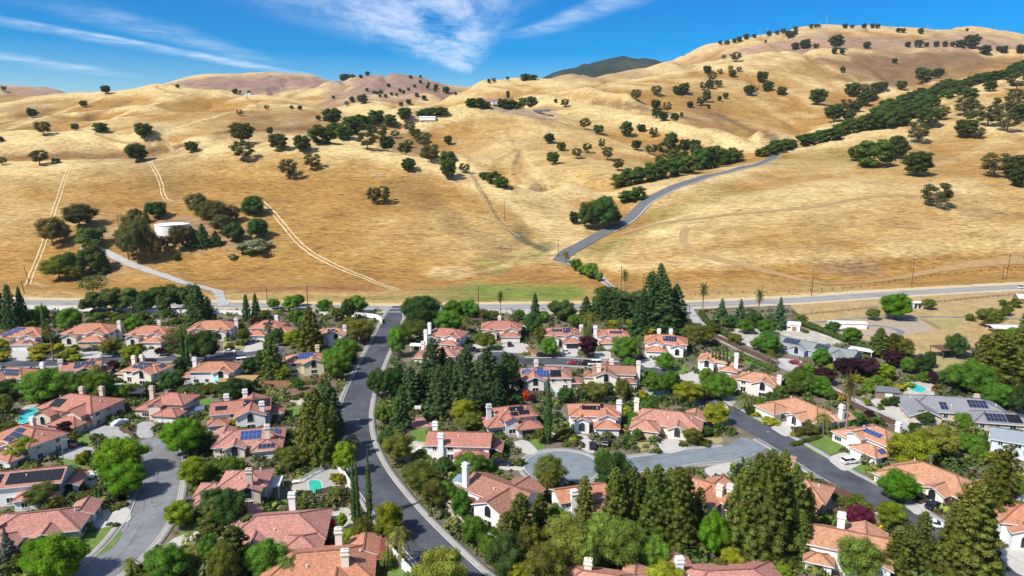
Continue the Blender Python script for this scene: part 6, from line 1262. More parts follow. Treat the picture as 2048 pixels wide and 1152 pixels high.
def fence(s, h, m, label, kind='board', panel=2.4, post=.14, name='fence', grp=None):
    P = [site(*p) for p in pts(s)]
    L = smooth_line(P, .6); seg = [0]
    d = np.r_[0, np.cumsum(np.linalg.norm(np.diff(L, axis=0), axis=1))]; n = max(1, int(d[-1] / panel))
    X = [np.array((np.interp(t, d, L[:, 0]), np.interp(t, d, L[:, 1]))) for t in np.linspace(0, d[-1], n + 1)]
    def gz(p): return float(terr(*p)) + .06 if p[1] > foot(p[0] / p[1]) - 4 else 0.0
    root = empty(name, (X[0][0], X[0][1], gz(X[0]))); tag(root, label, 'fence', grp)
    o = root.location
    for i, p in enumerate(X):
        mb = MB(); r = post / 2; z = gz(p) - o.z
        x, y = p[0] - o.x, p[1] - o.y; mb.box(x - r, x + r, y - r, y + r, z - .2, z + h + .08); mb.build('post', [m], root)
    for a, b in zip(X, X[1:]):
        mb = MB(); za, zb = gz(a) - o.z, gz(b) - o.z; A = Vector((a[0] - o.x, a[1] - o.y, za)); B = Vector((b[0] - o.x, b[1] - o.y, zb)); up = Vector((0, 0, 1))
        if kind == 'board':
            k = 8
            for i in range(k):
                q0, q1 = A.lerp(B, (i + .06) / k), A.lerp(B, (i + .94) / k); hh = h - .04 * ((i * 7 + len(X)) % 3)
                mb.beam(q0 + up * hh * .5, q1 + up * hh * .5, .05, hh)
            mb.build('panel', [m], root)
        elif kind == 'rail':
            for t in (.35, .65, .95): mb.beam(A + up * h * t, B + up * h * t, .04, .12)
            mb.build('rail', [m], root)
        elif kind == 'wire':
            for t in (.3, .6, .92): mb.beam(A + up * h * t, B + up * h * t, .03, .03)
            mb.build('wire', [m], root)
        elif kind == 'picket':
            for i in range(8):
                q = A.lerp(B, (i + .5) / 8); mb.beam(q, q + up * h, .05, .05)
            for t in (.12, .92): mb.beam(A + up * h * t, B + up * h * t, .05, .07)
            mb.build('panel', [m], root)
    return root
M_vinyl = mat('white_vinyl', (0.76, 0.76, 0.74), 0.5)
fence('482,774 520,772 560,772 600,770 650,764', 1.9, M_wood_new, 'orange-brown board fence below the yellow house')
fence('1643,972 1680,990 1715,1008 1748,1026', 1.9, M_wood_dark, 'dark board fence along the dry back lawn of the brown house')
fence('1606,1042 1648,1036 1690,1028', 1.9, M_wood, 'weathered fence below the patio of the brown house')
fence('1596,1124 1622,1138 1650,1154', 1.9, M_wood, 'weathered board fence at the bottom edge by the wooden deck')
fence('1420,672 1448,684 1476,698', 1.9, M_wood_dark, 'brown board fence on the near side of the lane below the hedge')
fence('1478,700 1515,716 1552,733', 1.9, M_wood_dark, 'brown board fence behind the bright bank by the lane')
fence('1640,776 1668,790 1700,806', 1.9, mottled('red_stain', (0.22, 0.06, 0.04), (0.27, 0.08, 0.05), 1.2), 'red-stained fence between the lane and the white gabled house')
fence('1702,812 1745,832 1790,852', 1.8, M_wood_dark, 'brown fence along the lane above the blue-array house')
fence('600,968 630,950 665,932 672,920', 1.5, M_vinyl, 'white picket pool fence above the fenced turquoise pool', 'picket')
fence('632,992 655,986 690,982', 1.6, M_wood_dark, 'dark fence just below the turquoise pool')
fence('240,862 258,870 268,880', 1.8, M_wood_dark, 'dark fence beside the covered car')
fence('0,1010 30,1006 60,1000', 1.8, mottled('red_fence', (0.20, 0.08, 0.055), (0.26, 0.11, 0.07), 1.2), 'red-brown fence at the left edge between two houses')
fence('118,1000 150,996 185,992', 1.6, M_wood_dark, 'dark fence behind the clipped hedge at lower left')
fence('1233,866 1250,870 1258,872', 1.8, mottled('rust_fence', (0.28, 0.11, 0.05), (0.33, 0.14, 0.07), 1.2), 'short rust-red gate fence right of the arched garage')
fence('1006,788 1040,790 1085,790 1110,792', 1.6, M_wood_dark, 'dark fence below the pink house patio')
fence('1052,700 1062,704 1074,712', 1.6, mottled('cedar_fence', (0.26, 0.12, 0.09), (0.32, 0.16, 0.12), 1.2), 'reddish fence right of the black car driveway')
fence('1390,590 1440,588 1500,587 1560,585 1620,582 1680,579 1730,574 1790,564 1850,555 1910,548 1980,541 2048,535', 1.3, M_wood_dark, 'long ranch wire fence on leaning posts along the foot of the right hill', 'wire', 7.0, .3)
fence('1572,636 1640,628 1700,622 1756,616', 1.2, M_wood_dark, 'dark rail fence across the dry field left of the big round tree', 'rail', 4)
fence('1846,609 1900,603 1960,597 2048,589', 1.2, M_wood_dark, 'dark rail fence across the dry field right of the white stall', 'rail', 4)
fence('1842,640 1862,650 1880,660', 1.4, M_wood, 'weathered corral rails at the corner of the riding arena', 'rail', 3)
fence('1176,548 1200,560 1225,576', 1.3, M_wood_dark, 'short post fence beside the grey dirt lane', 'rail', 3)
fence('140,490 150,478 168,470 200,466', 1.6, M_highway, 'grey chain-link fence by the access road near the water tank', 'rail', 3)
fence('205,474 225,472 246,470', 1.2, M_vinyl, 'white railing left of the water tank', 'rail', 3)

def wall(s, h, label, m=None, th=.22, name='boundary_wall'):
    L = smooth_line([site(*p) for p in pts(s)], 3.5); o = L[0]; N = normals2(L)
    root = empty(name, (o[0], o[1], 0)); tag(root, label, 'wall'); mb = MB(); cb = MB(); m = m or M_wall
    for a, b in zip(L, L[1:]):
        A, B = Vector((a[0] - o[0], a[1] - o[1], 0)), Vector((b[0] - o[0], b[1] - o[1], 0)); u = Vector((0, 0, 1))
        mb.beam(A + u * h / 2, B + u * h / 2, th, h); cb.beam(A + u * (h + .06), B + u * (h + .06), th + .14, .12)
        pb = MB(); pb.box(A.x - .25, A.x + .25, A.y - .25, A.y + .25, 0, h + .22); pb.build('pillar', [m], root)
    mb.build('wall', [m], root); cb.build('coping', [m], root); return root
wall('-40,619 60,620 160,622 260,625 360,627 452,628 520,632', 2.0, 'long pale stucco wall along the county road at left', M_white)
wall('640,632 700,633 745,636 760,641 764,648', 2.0, 'white stucco wall curving round the left corner of the street mouth', M_white)
wall('806,634 850,630 930,628 1010,628 1100,628 1180,632', 2.0, 'pale wall behind the trees right of the street mouth', M_wall)
wall('884,1012 905,1034 930,1062 960,1096 985,1124 1000,1142', 1.9, 'beige stucco wall following the right side of the curving street', mottled('beige_stucco', (0.42, 0.37, 0.30), (0.48, 0.43, 0.35), .8))
wall('664,918 676,938 690,960 704,984', 1.9, 'pale stucco wall between the turquoise pool and the curving street')
wall('776,1104 790,1120 806,1138 826,1160', 1.9, 'white wall by the bottom left kerb next to the fan palm', M_white)

# ---------------------------------------------------------------- pools and garden things
M_water = mat('pool_water', (0.02, 0.36, 0.40), 0.05, spec=0.6)
nt, b, L_ = nodes(M_water); n_ = tex_noise(nt, .8, 3, .6); L_.new(mixc(nt, maprange(nt, n_, .35, .65, 0, 1), (0.03, 0.40, 0.44), (0.07, 0.55, 0.56)), b.inputs['Base Color']); bump(nt, b, tex_noise(nt, 3, 2, .5), .08, .03)
M_water_green = mottled('green_pool_water', (0.02, 0.36, 0.27), (0.06, 0.48, 0.36), .8, 0.06, spec=0.6)
M_water_pale = mottled('pale_pool_water', (0.24, 0.52, 0.50), (0.34, 0.62, 0.58), .8, 0.06, spec=0.6)
def pool(s, label, m):
    P = [np.array(flat(*p)[:2]) for p in pts(s)]; Q = []
    for i in range(len(P)):
        a, b, c = P[i - 1], P[i], P[(i + 1) % len(P)]; Q += [b + (a - b) * .3, b + (a + c - 2 * b) * .1, b + (c - b) * .3]
    c = sum(Q) / len(Q); root = empty('swimming_pool', (c[0], c[1], 0)); tag(root, label, 'pool')
    mb = MB(); cb = MB()
    mb.poly([(*(q - c), .15) for q in Q]); n = len(Q)
    for i in range(n):
        a, b = Q[i] - c, Q[(i + 1) % n] - c; a2, b2 = a * (1 + .5 / np.linalg.norm(a)), b * (1 + .5 / np.linalg.norm(b))
        cb.poly([(*a, .2), (*b, .2), (*b2, .2), (*a2, .2)]); cb.poly([(*a, .1), (*b, .1), (*b, .2), (*a, .2)]); cb.poly([(*a2, 0), (*b2, 0), (*b2, .2), (*a2, .2)])
    mb.build('water', [m], root); cb.build('coping', [M_drive], root)
slab('patio', pts('24,846 48,812 88,806 100,822 88,846 44,860'), 0.10, M_gravel, 'pale paving round the left pool')
pool('32,840 50,820 74,813 86,819 80,831 62,842 42,850', 'turquoise pool at the left edge beside the big tan house', M_water)
pool('616,962 632,960 642,964 646,984 634,990 622,988', 'green-turquoise pool inside the white picket fence', M_water_green)
pool('1272,792 1300,786 1328,781 1330,786 1300,793 1276,797', 'pale narrow lap pool below the blue umbrella', M_water_pale)
pool('1808,766 1822,764 1836,770 1850,776 1852,784 1832,786 1818,778', 'curved turquoise pool behind the grey ranch house', M_water)
pool('1104,782 1116,780 1122,788 1110,793', 'small blue pool right of the tall cypress', M_water_pale)
pool('216,770 240,768 243,776 222,779', 'small pale pool below the stepped-array house', M_water_pale)

def solid(name, label, cat, px, py, parts, rz=0, grp=None, world=None):
    """a small thing made of named parts: (name, MB-builder, material)"""
    p = site(px, py) if world is None else world
    root = empty(name, p, R(rz)); tag(root, label, cat, grp)
    for nm, fn, m in parts:
        mb = MB(); fn(mb); mb.build(nm, [m] if not isinstance(m, list) else m, root)
    return root
def gable(mb, w, d, h, r, o=.3, mi=0):
    for s in (-1, 1):
        A = [(-w / 2 - o, s * (d / 2 + o), h - .1), (w / 2 + o, s * (d / 2 + o), h - .1), (w / 2 + o, 0, h + r), (-w / 2 - o, 0, h + r)]
        mb.poly(A, mi); mb.poly([(x, y, z - .15) for x, y, z in A[::-1]], mi)
        for i in (0, 1, 3): a, b = A[i], A[(i + 1) % 4]; mb.poly([a, b, (b[0], b[1], b[2] - .15), (a[0], a[1], a[2] - .15)], mi)
def shed_parts(w, d, h, r, wallm, roofm, door=True, win=True):
    def body(mb):
        mb.box(-w / 2, w / 2, -d / 2, d / 2, 0, h)
        for s in (-1, 1): mb.poly([(s * w / 2, -d / 2, h), (s * w / 2, d / 2, h), (s * w / 2, 0, h + r - .1)])
    P = [('wall', body, wallm), ('roof', lambda mb: gable(mb, w, d, h, r), roofm)]
    if door: P.append(('door', lambda mb: mb.box(-w * .1, w * .1 + .8, -d / 2 - .06, -d / 2 + .02, .05, 2.1), M_trimbrown if wallm is M_white else M_trim))
    if win: P.append(('window', lambda mb: mb.box(-w * .4, -w * .4 + 1.0, -d / 2 - .05, -d / 2 + .02, 1.1, 1.9), M_glass))
    return P
def posts_roof(w, d, h, r, roofm, postm, slat=0):
    def ps(mb):
        for sx in (-1, 1):
            for sy in (-1, 1): mb.box(sx * w / 2 * .92 - .1, sx * w / 2 * .92 + .1, sy * d / 2 * .9 - .1, sy * d / 2 * .9 + .1, 0, h)
    def rf(mb):
        if slat:
            for i in range(slat): y = -d / 2 + d * (i + .5) / slat; mb.box(-w / 2, w / 2, y - d / slat * .22, y + d / slat * .22, h + .12, h + .26)
            for s in (-1, 1): mb.box(s * w / 2 * .92 - .08, s * w / 2 * .92 + .08, -d / 2, d / 2, h - .1, h + .115)
        elif r: gable(mb, w, d, h, r)
        else: mb.box(-w / 2, w / 2, -d / 2, d / 2, h, h + .16)
    return [('frame', ps, postm), ('roof', rf, roofm)]
M_metalroof = mottled('white_metal_roof', (0.72, 0.72, 0.72), (0.64, 0.64, 0.65), .5, .5)
M_slate = mat('slate_blue_roof', (0.20, 0.28, 0.36), .7)
solid('garden_shed', 'small white shed with a pale blue roof at the top of the gravel garden', 'shed', 1586, 660, shed_parts(5.5, 4, 3.0, 1.0, M_white, M_metalroof), -20)
solid('storage_shed', 'long low white shed with flat roof beside the dirt yard', 'shed', 1693, 655, shed_parts(16, 5, 2.6, .5, M_white, M_metalroof, False, False), -6)
solid('horse_stall', 'small open-fronted white stall standing alone in the dry field', 'shed', 1832, 616, [('wall', lambda mb: (mb.box(-2.4, 2.4, 1.6, 1.75, 0, 3), mb.box(-2.4, -2.2, -1.8, 1.6, 0, 2.9), mb.box(2.2, 2.4, -1.8, 1.6, 0, 2.9), mb.box(-.1, .1, -1.7, 1.6, 0, 2.8)), M_white), ('roof', lambda mb: mb.box(-2.8, 2.8, -2.3, 2.0, 3.0, 3.2), M_white)], 4)
solid('white_canopy', 'white flat-roofed canopy on thin posts near the right edge', 'canopy', 2010, 665, posts_roof(13, 7, 2.8, .5, M_metalroof, M_white), -8)
solid('open_shelter', 'dark flat-roofed open shelter behind the dark tree in the field', 'shelter', 1905, 712, posts_roof(15, 8, 3.4, 0, M_wood_dark, M_wood_dark), 6)
solid('barn', 'white-roofed barn cut by the right edge of the field', 'barn', 2052, 606, shed_parts(10, 7, 3.2, 1.6, M_wood, M_metalroof, False, False), -14)
solid('outbuilding', 'small brown outbuilding with a grey roof above the ranch driveway', 'shed', 1770, 794, shed_parts(7, 5, 2.7, 1.0, mat('brown_boards', (0.24, 0.17, 0.12), .8), mat('grey_felt', (0.13, 0.135, 0.14), .8), True, False), -14)
solid('patio_cover', 'white patio roof at the right end of the grey-green ranch house', 'patio cover', 1722, 712, posts_roof(9, 5, 2.7, 0, M_metalroof, M_white), -40)
solid('patio_cover', 'straw-coloured patio roof left of the orange-brown fence', 'patio cover', 478, 772, posts_roof(12, 7, 2.6, 0, mottled('straw_roof', (0.42, 0.25, 0.10), (0.34, 0.20, 0.08), 1.2), M_wood), 2)
solid('patio_cover', 'dark flat pergola left of the tan house at the head of the cul-de-sac', 'patio cover', 265, 798, posts_roof(8, 5, 2.6, 0, mat('dark_felt', (0.045, 0.045, 0.05), .8), M_wood_dark), 8)
solid('pergola', 'red slatted pergola beside the bottom house with skylights', 'pergola', 742, 1125, posts_roof(6.5, 8, 2.6, 0, mottled('red_timber', (0.26, 0.07, 0.05), (0.32, 0.10, 0.07), 1), M_wood_dark, 11), 10)
solid('pergola', 'white slatted pergola at the right end of the house with the tall front chimney', 'pergola', 549, 985, posts_roof(3.4, 6, 2.6, 0, M_white, M_white, 9), 8)
solid('pergola', 'dark slatted deck cover behind the plain red hip-roofed house', 'pergola', 952, 650, posts_roof(7, 4, 2.6, 0, M_wood_dark, M_wood_dark, 7), 4)
solid('gazebo', 'small white canopy gazebo left of the two white chimneys by the street mouth', 'gazebo', 833, 700, posts_roof(4, 3.4, 2.4, .5, M_metalroof, M_white), -10)
solid('gazebo', 'white tent canopy behind the plain red hip-roofed house', 'gazebo', 1041, 665, posts_roof(4.6, 4, 2.4, .8, M_white, M_white), 12)
solid('solar_shed', 'tiny white shed roofed with a blue solar array behind the cul-de-sac house', 'shed', 393, 830, shed_parts(4.4, 3.2, 2.3, .5, M_white, M_pv_blue, False, False), 24)
def dome(mb):
    n = 10
    for i in range(n):
        a, b = math.pi * i / n, math.pi * (i + 1) / n
        mb.poly([(2.1 * math.cos(a), -2.2, 1.2 + 1.5 * math.sin(a)), (2.1 * math.cos(a), 2.2, 1.2 + 1.5 * math.sin(a)), (2.1 * math.cos(b), 2.2, 1.2 + 1.5 * math.sin(b)), (2.1 * math.cos(b), -2.2, 1.2 + 1.5 * math.sin(b))])
solid('barrel_roof_shed', 'white shed with a blue barrel roof left of the very tall chimney', 'shed', 921, 975, [('wall', lambda mb: (mb.box(-2.05, 2.05, -2.1, 2.1, 0, 1.25), mb.poly([(2.05 * math.cos(math.pi * i / 10), -2.1, 1.25 + 1.4 * math.sin(math.pi * i / 10)) for i in range(11)])), M_white), ('roof', dome, M_slate), ('door', lambda mb: mb.box(-.7, .7, -2.2, -2.05, .05, 2.0), mat('grey_door', (.35, .4, .45), .6))], -18)
def umb(mb):
    n = 8
    for i in range(n):
        a, b = 2 * math.pi * i / n, 2 * math.pi * (i + 1) / n; mb.poly([(0, 0, 2.9), (1.7 * math.cos(a), 1.7 * math.sin(a), 2.3), (1.7 * math.cos(b), 1.7 * math.sin(b), 2.3)])
def umbrella(px, py, c, label): solid('garden_umbrella', label, 'umbrella', px, py, [('canopy', umb, mat('umbrella_cloth', c, .8)), ('pole', lambda mb: mb.tube([(0, 0, 0), (0, 0, 3.0)], .05, 6), M_alu)])
umbrella(1297, 778, (0.03, 0.09, 0.35), 'blue garden umbrella above the lap pool')
umbrella(437, 772, (0.10, 0.50, 0.42), 'teal garden umbrella just above the green back lawn')
umbrella(200, 764, (0.70, 0.70, 0.68), 'white garden umbrella below the stepped-array house')
umbrella(852, 656, (0.74, 0.72, 0.68), 'cream garden umbrella behind the house with two left chimneys')
# basketball half court
slab('basketball_court', pts('820,836 866,834 875,853 818,857'), 0.11, mottled('court_paint', (0.34, 0.15, 0.13), (0.30, 0.135, 0.12), .5), 'dusty red basketball court under the dark pines')
for s in ('822,838 822,855', '826,841 850,840', '850,840 853,853', '826,841 824,853', '822,855 872,852'):
    a = [flat(*p) for p in pts(s)]; ribbon('court_line', np.array([p[:2] for p in a]), -.06, .06, .116, M_white)
solid('basketball_hoop', 'white basketball hoop on a pole behind the dusty red court', 'hoop', 836, 836, [('pole', lambda mb: mb.tube([(0, .6, 0), (0, .6, 3.0), (0, 0, 3.2)], .08, 6), M_black), ('backboard', lambda mb: mb.box(-.95, .95, -.1, -.04, 2.9, 4.0), M_white), ('rim', lambda mb: mb.tube([(.25 * math.cos(t * .7), -.4 + .25 * math.sin(t * .7), 3.05) for t in range(10)], .03, 4), M_trimbrown)])
solid('play_set', 'blue and white heap of play equipment beside the covered car', 'play set', 226, 822, [('slide', lambda mb: (mb.beam((-1.4, 0, .2), (.3, .2, 1.6), .7, .12),), mat('blue_plastic', (0.02, 0.16, 0.55), .4)), ('frame', lambda mb: [mb.box(x - .07, x + .07, y - .07, y + .07, 0, 2.2) for x in (.3, 1.6) for y in (-.6, .8)], M_white), ('platform', lambda mb: mb.box(.2, 1.7, -.7, .9, 1.3, 1.45), M_wood), ('canopy', lambda mb: gable(mb, 1.6, 1.8, 2.2, .5), mat('blue_tarp', (0.03, 0.22, 0.55), .5))], 15)
solid('tarp', 'bright blue pool cover on the patio of the stepped-array house', 'tarp', 308, 768, [('sheet', lambda mb: mb.poly([(-2.6, -1.6, .5), (2.4, -1.9, .42), (2.9, 1.4, .6), (-2.2, 1.7, .5)]), mat('blue_sheet', (0.02, 0.20, 0.60), .4)), ('frame', lambda mb: mb.box(-2.2, 2.3, -1.4, 1.3, .12, .4), M_white)], 10)
solid('awning', 'magenta-red window awning on the brown house', 'awning', 1612, 1002, [('cloth', lambda mb: (mb.poly([(-2.4, 0, 0), (2.4, 0, 0), (2.4, -1.5, -.7), (-2.4, -1.5, -.7)]), mb.poly([(-2.4, -1.5, -.7), (2.4, -1.5, -.7), (2.4, -1.5, -1), (-2.4, -1.5, -1)])), mat('red_awning', (0.42, 0.02, 0.08), .8)), ('arm', lambda mb: [mb.beam((x, 0, -.6), (x, -1.45, -.72), .05, .05) for x in (-2.2, 2.2)], M_alu)], -36, world=flat(1612, 994, 2.9))
def dish_set(mb):
    mb.box(-.9, .9, -.5, .5, .68, .75)
    for x in (-.8, .8):
        for y in (-.4, .4): mb.box(x - .04, x + .04, y - .04, y + .04, 0, .68)
for px, py, rz, lab in ((592, 968, 20, 'white garden table on the patio left of the turquoise pool'), (838, 902, 40, 'dark garden table on the patio left of the long white house'), (1312, 776, 10, 'white garden table beside the blue umbrella'), (640, 1040, 0, 'white garden table near the red flowering shrub')):
    solid('garden_table', lab, 'table', px, py, [('top', lambda mb: mb.box(-.9, .9, -.5, .5, .68, .75), M_white), ('frame', lambda mb: [mb.box(x - .05, x + .05, y - .05, y + .05, 0, .68) for x in (-.75, .75) for y in (-.38, .38)], M_alu)], rz)
# ---------------------------------------------------------------- the water tank
def tank():
    p = site(341, 478); r, h, n = 11.0, 10.4, 40
    root = empty('water_tank', (p.x, p.y + 4, p.z - .5)); tag(root, 'large white cylindrical water tank among the trees on the left slope', 'water tank')
    mt = mottled('tank_paint', (0.80, 0.80, 0.79), (0.74, 0.74, 0.73), .3, .45)
    C = [(r * math.cos(2 * math.pi * i / n), r * math.sin(2 * math.pi * i / n)) for i in range(n)]
    mb = MB()
    for i in range(n):
        a, b = C[i], C[(i + 1) % n]
        for k in range(4): mb.poly([(*a, h * k / 4), (*b, h * k / 4), (*b, h * (k + 1) / 4), (*a, h * (k + 1) / 4)])
    mb.build('shell', [mt], root)
    rb = MB(); q = r + .25
    for i in range(n):
        a, b = C[i], C[(i + 1) % n]; a, b = (a[0] * q / r, a[1] * q / r), (b[0] * q / r, b[1] * q / r); rb.poly([(*a, h), (*b, h), (0, 0, h + .9)]); rb.poly([(*a, h - .25), (*b, h - .25), (*b, h), (*a, h)])
    rb.build('roof', [mt], root)
    lb = MB(); s = C[32]; u = Vector((s[0], s[1], 0)).normalized(); t = Vector((-u.y, u.x, 0)); c = u * (r + .3)
    for e in (-.3, .3): lb.beam(c + t * e, c + t * e + Vector((0, 0, h + 1)), .07, .07)
    for k in range(20): lb.beam(c - t * .3 + Vector((0, 0, .5 + k * .58)), c + t * .3 + Vector((0, 0, .5 + k * .58)), .05, .05)
    lb.build('ladder', [M_alu], root)
tank()
# ---------------------------------------------------------------- poles, lamps, masts
POLES = {}
def pole(key, px, py, hpx, label, arms=1, lean=0.0, m=None):
    p = site(px, py); h = hpx * (p.y / CP) / FOC * 1.04
    root = empty('utility_pole', p, R(8)); tag(root, label, 'utility pole', 'wooden utility poles')
    m = m or M_wood_dark; mb = MB(); mb.tube([(0, 0, -.3), (lean * h * .5, 0, h * .5), (lean * h, 0, h)], [.24, .2, .15], 8); mb.build('pole', [m], root)
    for k in range(arms):
        z = h - .6 - k * 1.3; cb = MB(); cb.box(lean * z - 1.3, lean * z + 1.3, -.2, -.06, z - .09, z + .09)
        c = cb.build('crossarm', [m], root); ib = MB()
        for x in (-1.15, -.55, .55, 1.15): ib.tube([(lean * z + x, -.13, z + .09), (lean * z + x, -.13, z + .34)], .07, 6)
        ib.build('insulators', [M_trim], c)
    POLES[key] = (root, h, lean)
    return root
pole('a', 59, 573, 42, 'leaning wooden pole where the steep double track meets the verge', 1, -.12)
pole('b', 49, 587, 26, 'short wooden pole at the far left verge', 0, -.1)
pole('c', 303, 622, 36, 'wooden pole rising out of the umbrella pines', 1)
pole('d', 616, 618, 46, 'wooden pole left of the street mouth', 2)
pole('e', 957, 624, 52, 'dark wooden pole in front of the green strip', 1)
pole('f', 535, 608, 32, 'thin pole beside the county road left of the burnt strip', 1)
pole('g', 1241, 606, 72, 'wooden pole behind the palm at the top of the dirt lane', 1)
pole('h', 1286, 604, 56, 'pole with a wide crossarm behind the giant conifers', 2)
pole('i', 1378, 634, 24, 'pole at the top of the private lane', 2)
pole('j', 1623, 592, 52, 'wooden pole standing left of the bare dirt scar', 1)
pole('k', 1823, 574, 56, 'wooden pole on the brown dirt patch above the county road', 1)
pole('l', 2012, 558, 50, 'leaning pole with transformer at the right verge', 2, .06)
pole('m', 2005, 560, 30, 'short stub pole beside the leaning transformer pole', 0)
pole('n', 1116, 514, 34, 'wooden pole at the foot of the hill road', 1)
pole('o', 1009, 442, 36, 'lone wooden pole on the slope above the scrubby gully', 0)
pole('p', 938, 346, 32, 'lone wooden pole on the crest of the near left hill', 0)
pole('q', 1595, 760, 50, 'wooden pole beside the curved ranch driveway', 1, m=M_wood)
pole('r', 1942, 898, 50, 'wooden pole below the grey ranch house', 1, m=M_wood)
for i, (px, py, h) in enumerate(((239, 470, 40), (244, 462, 34), (249, 470, 38))): pole('t%d' % i, px, py, h, ('left', 'middle', 'right')[i] + ' pole of the three beside the water tank', 1)
def wire(k1, k2, label):
    (a, h1, l1), (b, h2, l2) = POLES[k1], POLES[k2]; A = a.location + Vector((l1 * h1, 0, h1 - .3)); B = b.location + Vector((l2 * h2, 0, h2 - .3))
    mb = MB()
    for e in (-1.1, 1.1):
        P = [A.lerp(B, t / 10) + Vector((e * .8, 0, -4 * (A - B).length * .012 * (t / 10) * (1 - t / 10) * 2)) for t in range(11)]
        mb.tube(P, .035, 4, cap=False)
    tag(mb.build('power_line', [M_black]), label, 'power line', 'overhead wires')
for a, b, l in (('c', 'd', 'overhead wires running from the umbrella pines to the street mouth'), ('d', 'e', 'overhead wires crossing above the street mouth'), ('e', 'g', 'overhead wires over the green strip'), ('j', 'k', 'overhead wires above the county road at right'), ('k', 'l', 'overhead wires to the leaning transformer pole')): wire(a, b, l)
def lamp(px, py, h, label, rz):
    solid('street_lamp', label, 'street lamp', px, py, [('pole', lambda mb: mb.tube([(0, 0, 0), (0, 0, h)], [.11, .06], 8), M_highway), ('arm', lambda mb: mb.tube([(0, 0, h - .1), (.9, 0, h + .35), (1.9, 0, h + .4)], .05, 6), M_highway), ('lamp_head', lambda mb: mb.box(1.6, 2.3, -.14, .14, h + .3, h + .44), M_alu)], rz, 'street lamps')
lamp(1586, 872, 6.5, 'street lamp in front of the white house with the fan palm', 200)
lamp(974, 697, 6.5, 'street lamp on the bend of the upper court', -60)
lamp(327, 858, 6.5, 'street lamp at the head of the worn cul-de-sac', 200)
lamp(127, 920, 5.5, 'street lamp beside the red car', 0)
lamp(676, 870, 7.0, 'street lamp among the tall redwoods by the curving street', 20)
lamp(996, 1148, 7.5, 'street lamp at the bottom right kerb of the curving street', 150)
lamp(1075, 612, 7.0, 'street lamp beside the county road behind the pointed pine', 90)
def mast(px, py, hpx, label):
    p = site(px, py); h = hpx * p.y / FOC; mb = MB()
    for sx, sy in ((-1.2, -.8), (1.2, -.8), (0, 1.2)): mb.tube([(sx, sy, -1), (sx * .2, sy * .2, h)], [.45, .25], 4)
    for k in range(8): z = h * (k + .5) / 9; s = 1 - .8 * z / h; mb.beam((-1.2 * s, -.8 * s, z), (1.2 * s, -.8 * s, z + h * .05), .25, .25); mb.beam((1.2 * s, -.8 * s, z), (0, 1.2 * s, z + h * .05), .25, .25)
    root = empty('radio_mast', p); tag(root, label, 'radio mast'); mb.build('lattice', [M_alu], root); a = MB(); a.tube([(0, 0, h), (0, 0, h * 1.12)], .2, 4); a.build('antenna', [M_alu], root)
mast(1652, 57, 26, 'tallest radio mast on the right skyline'); mast(1640, 57, 13, 'shorter mast just left of the tallest one on the skyline')
mast(1519, 76, 16, 'left mast of the pair on the sloping skyline'); mast(1534, 73, 18, 'right mast of the pair on the sloping skyline'); mast(1853, 67, 16, 'left mast of the pair on the far right skyline'); mast(1859, 67, 14, 'right mast of the pair on the far right skyline')
# hilltop extras
p = site(1082, 226)
solid('ground_solar_array', 'dark ground-mounted solar array below the hilltop house', 'solar array', 1082, 226, [('panels', lambda mb: [mb.poly([(-14 + i * 10, -4 - i * 2, 1), (-5 + i * 10, -5 - i * 2, 1), (-5 + i * 10, 0 - i * 2, 4), (-14 + i * 10, 1 - i * 2, 4)]) for i in range(3)], M_pv_dark), ('frame', lambda mb: [mb.box(-12 + i * 10, -11.6 + i * 10, -1 - i * 2, -.6 - i * 2, -1, 3) for i in range(3)], M_alu)], -20)
solid('hill_barn', 'long low white barn on the shoulder left of the hilltop house', 'barn', 855, 241, shed_parts(20, 7, 4, 1.2, M_white, M_metalroof, False, False), 4)
solid('fallen_log', 'grey fallen log lying on the near left hillside', 'log', 757, 354, [('trunk', lambda mb: mb.tube([(-5, 0, .3), (0, .6, .5), (6, -.5, .4)], [.5, .45, .25], 7), M_palegrey), ('branch', lambda mb: mb.tube([(1, .5, .5), (3, 1.5, 1.4)], [.2, .08], 5), M_palegrey)], 4)
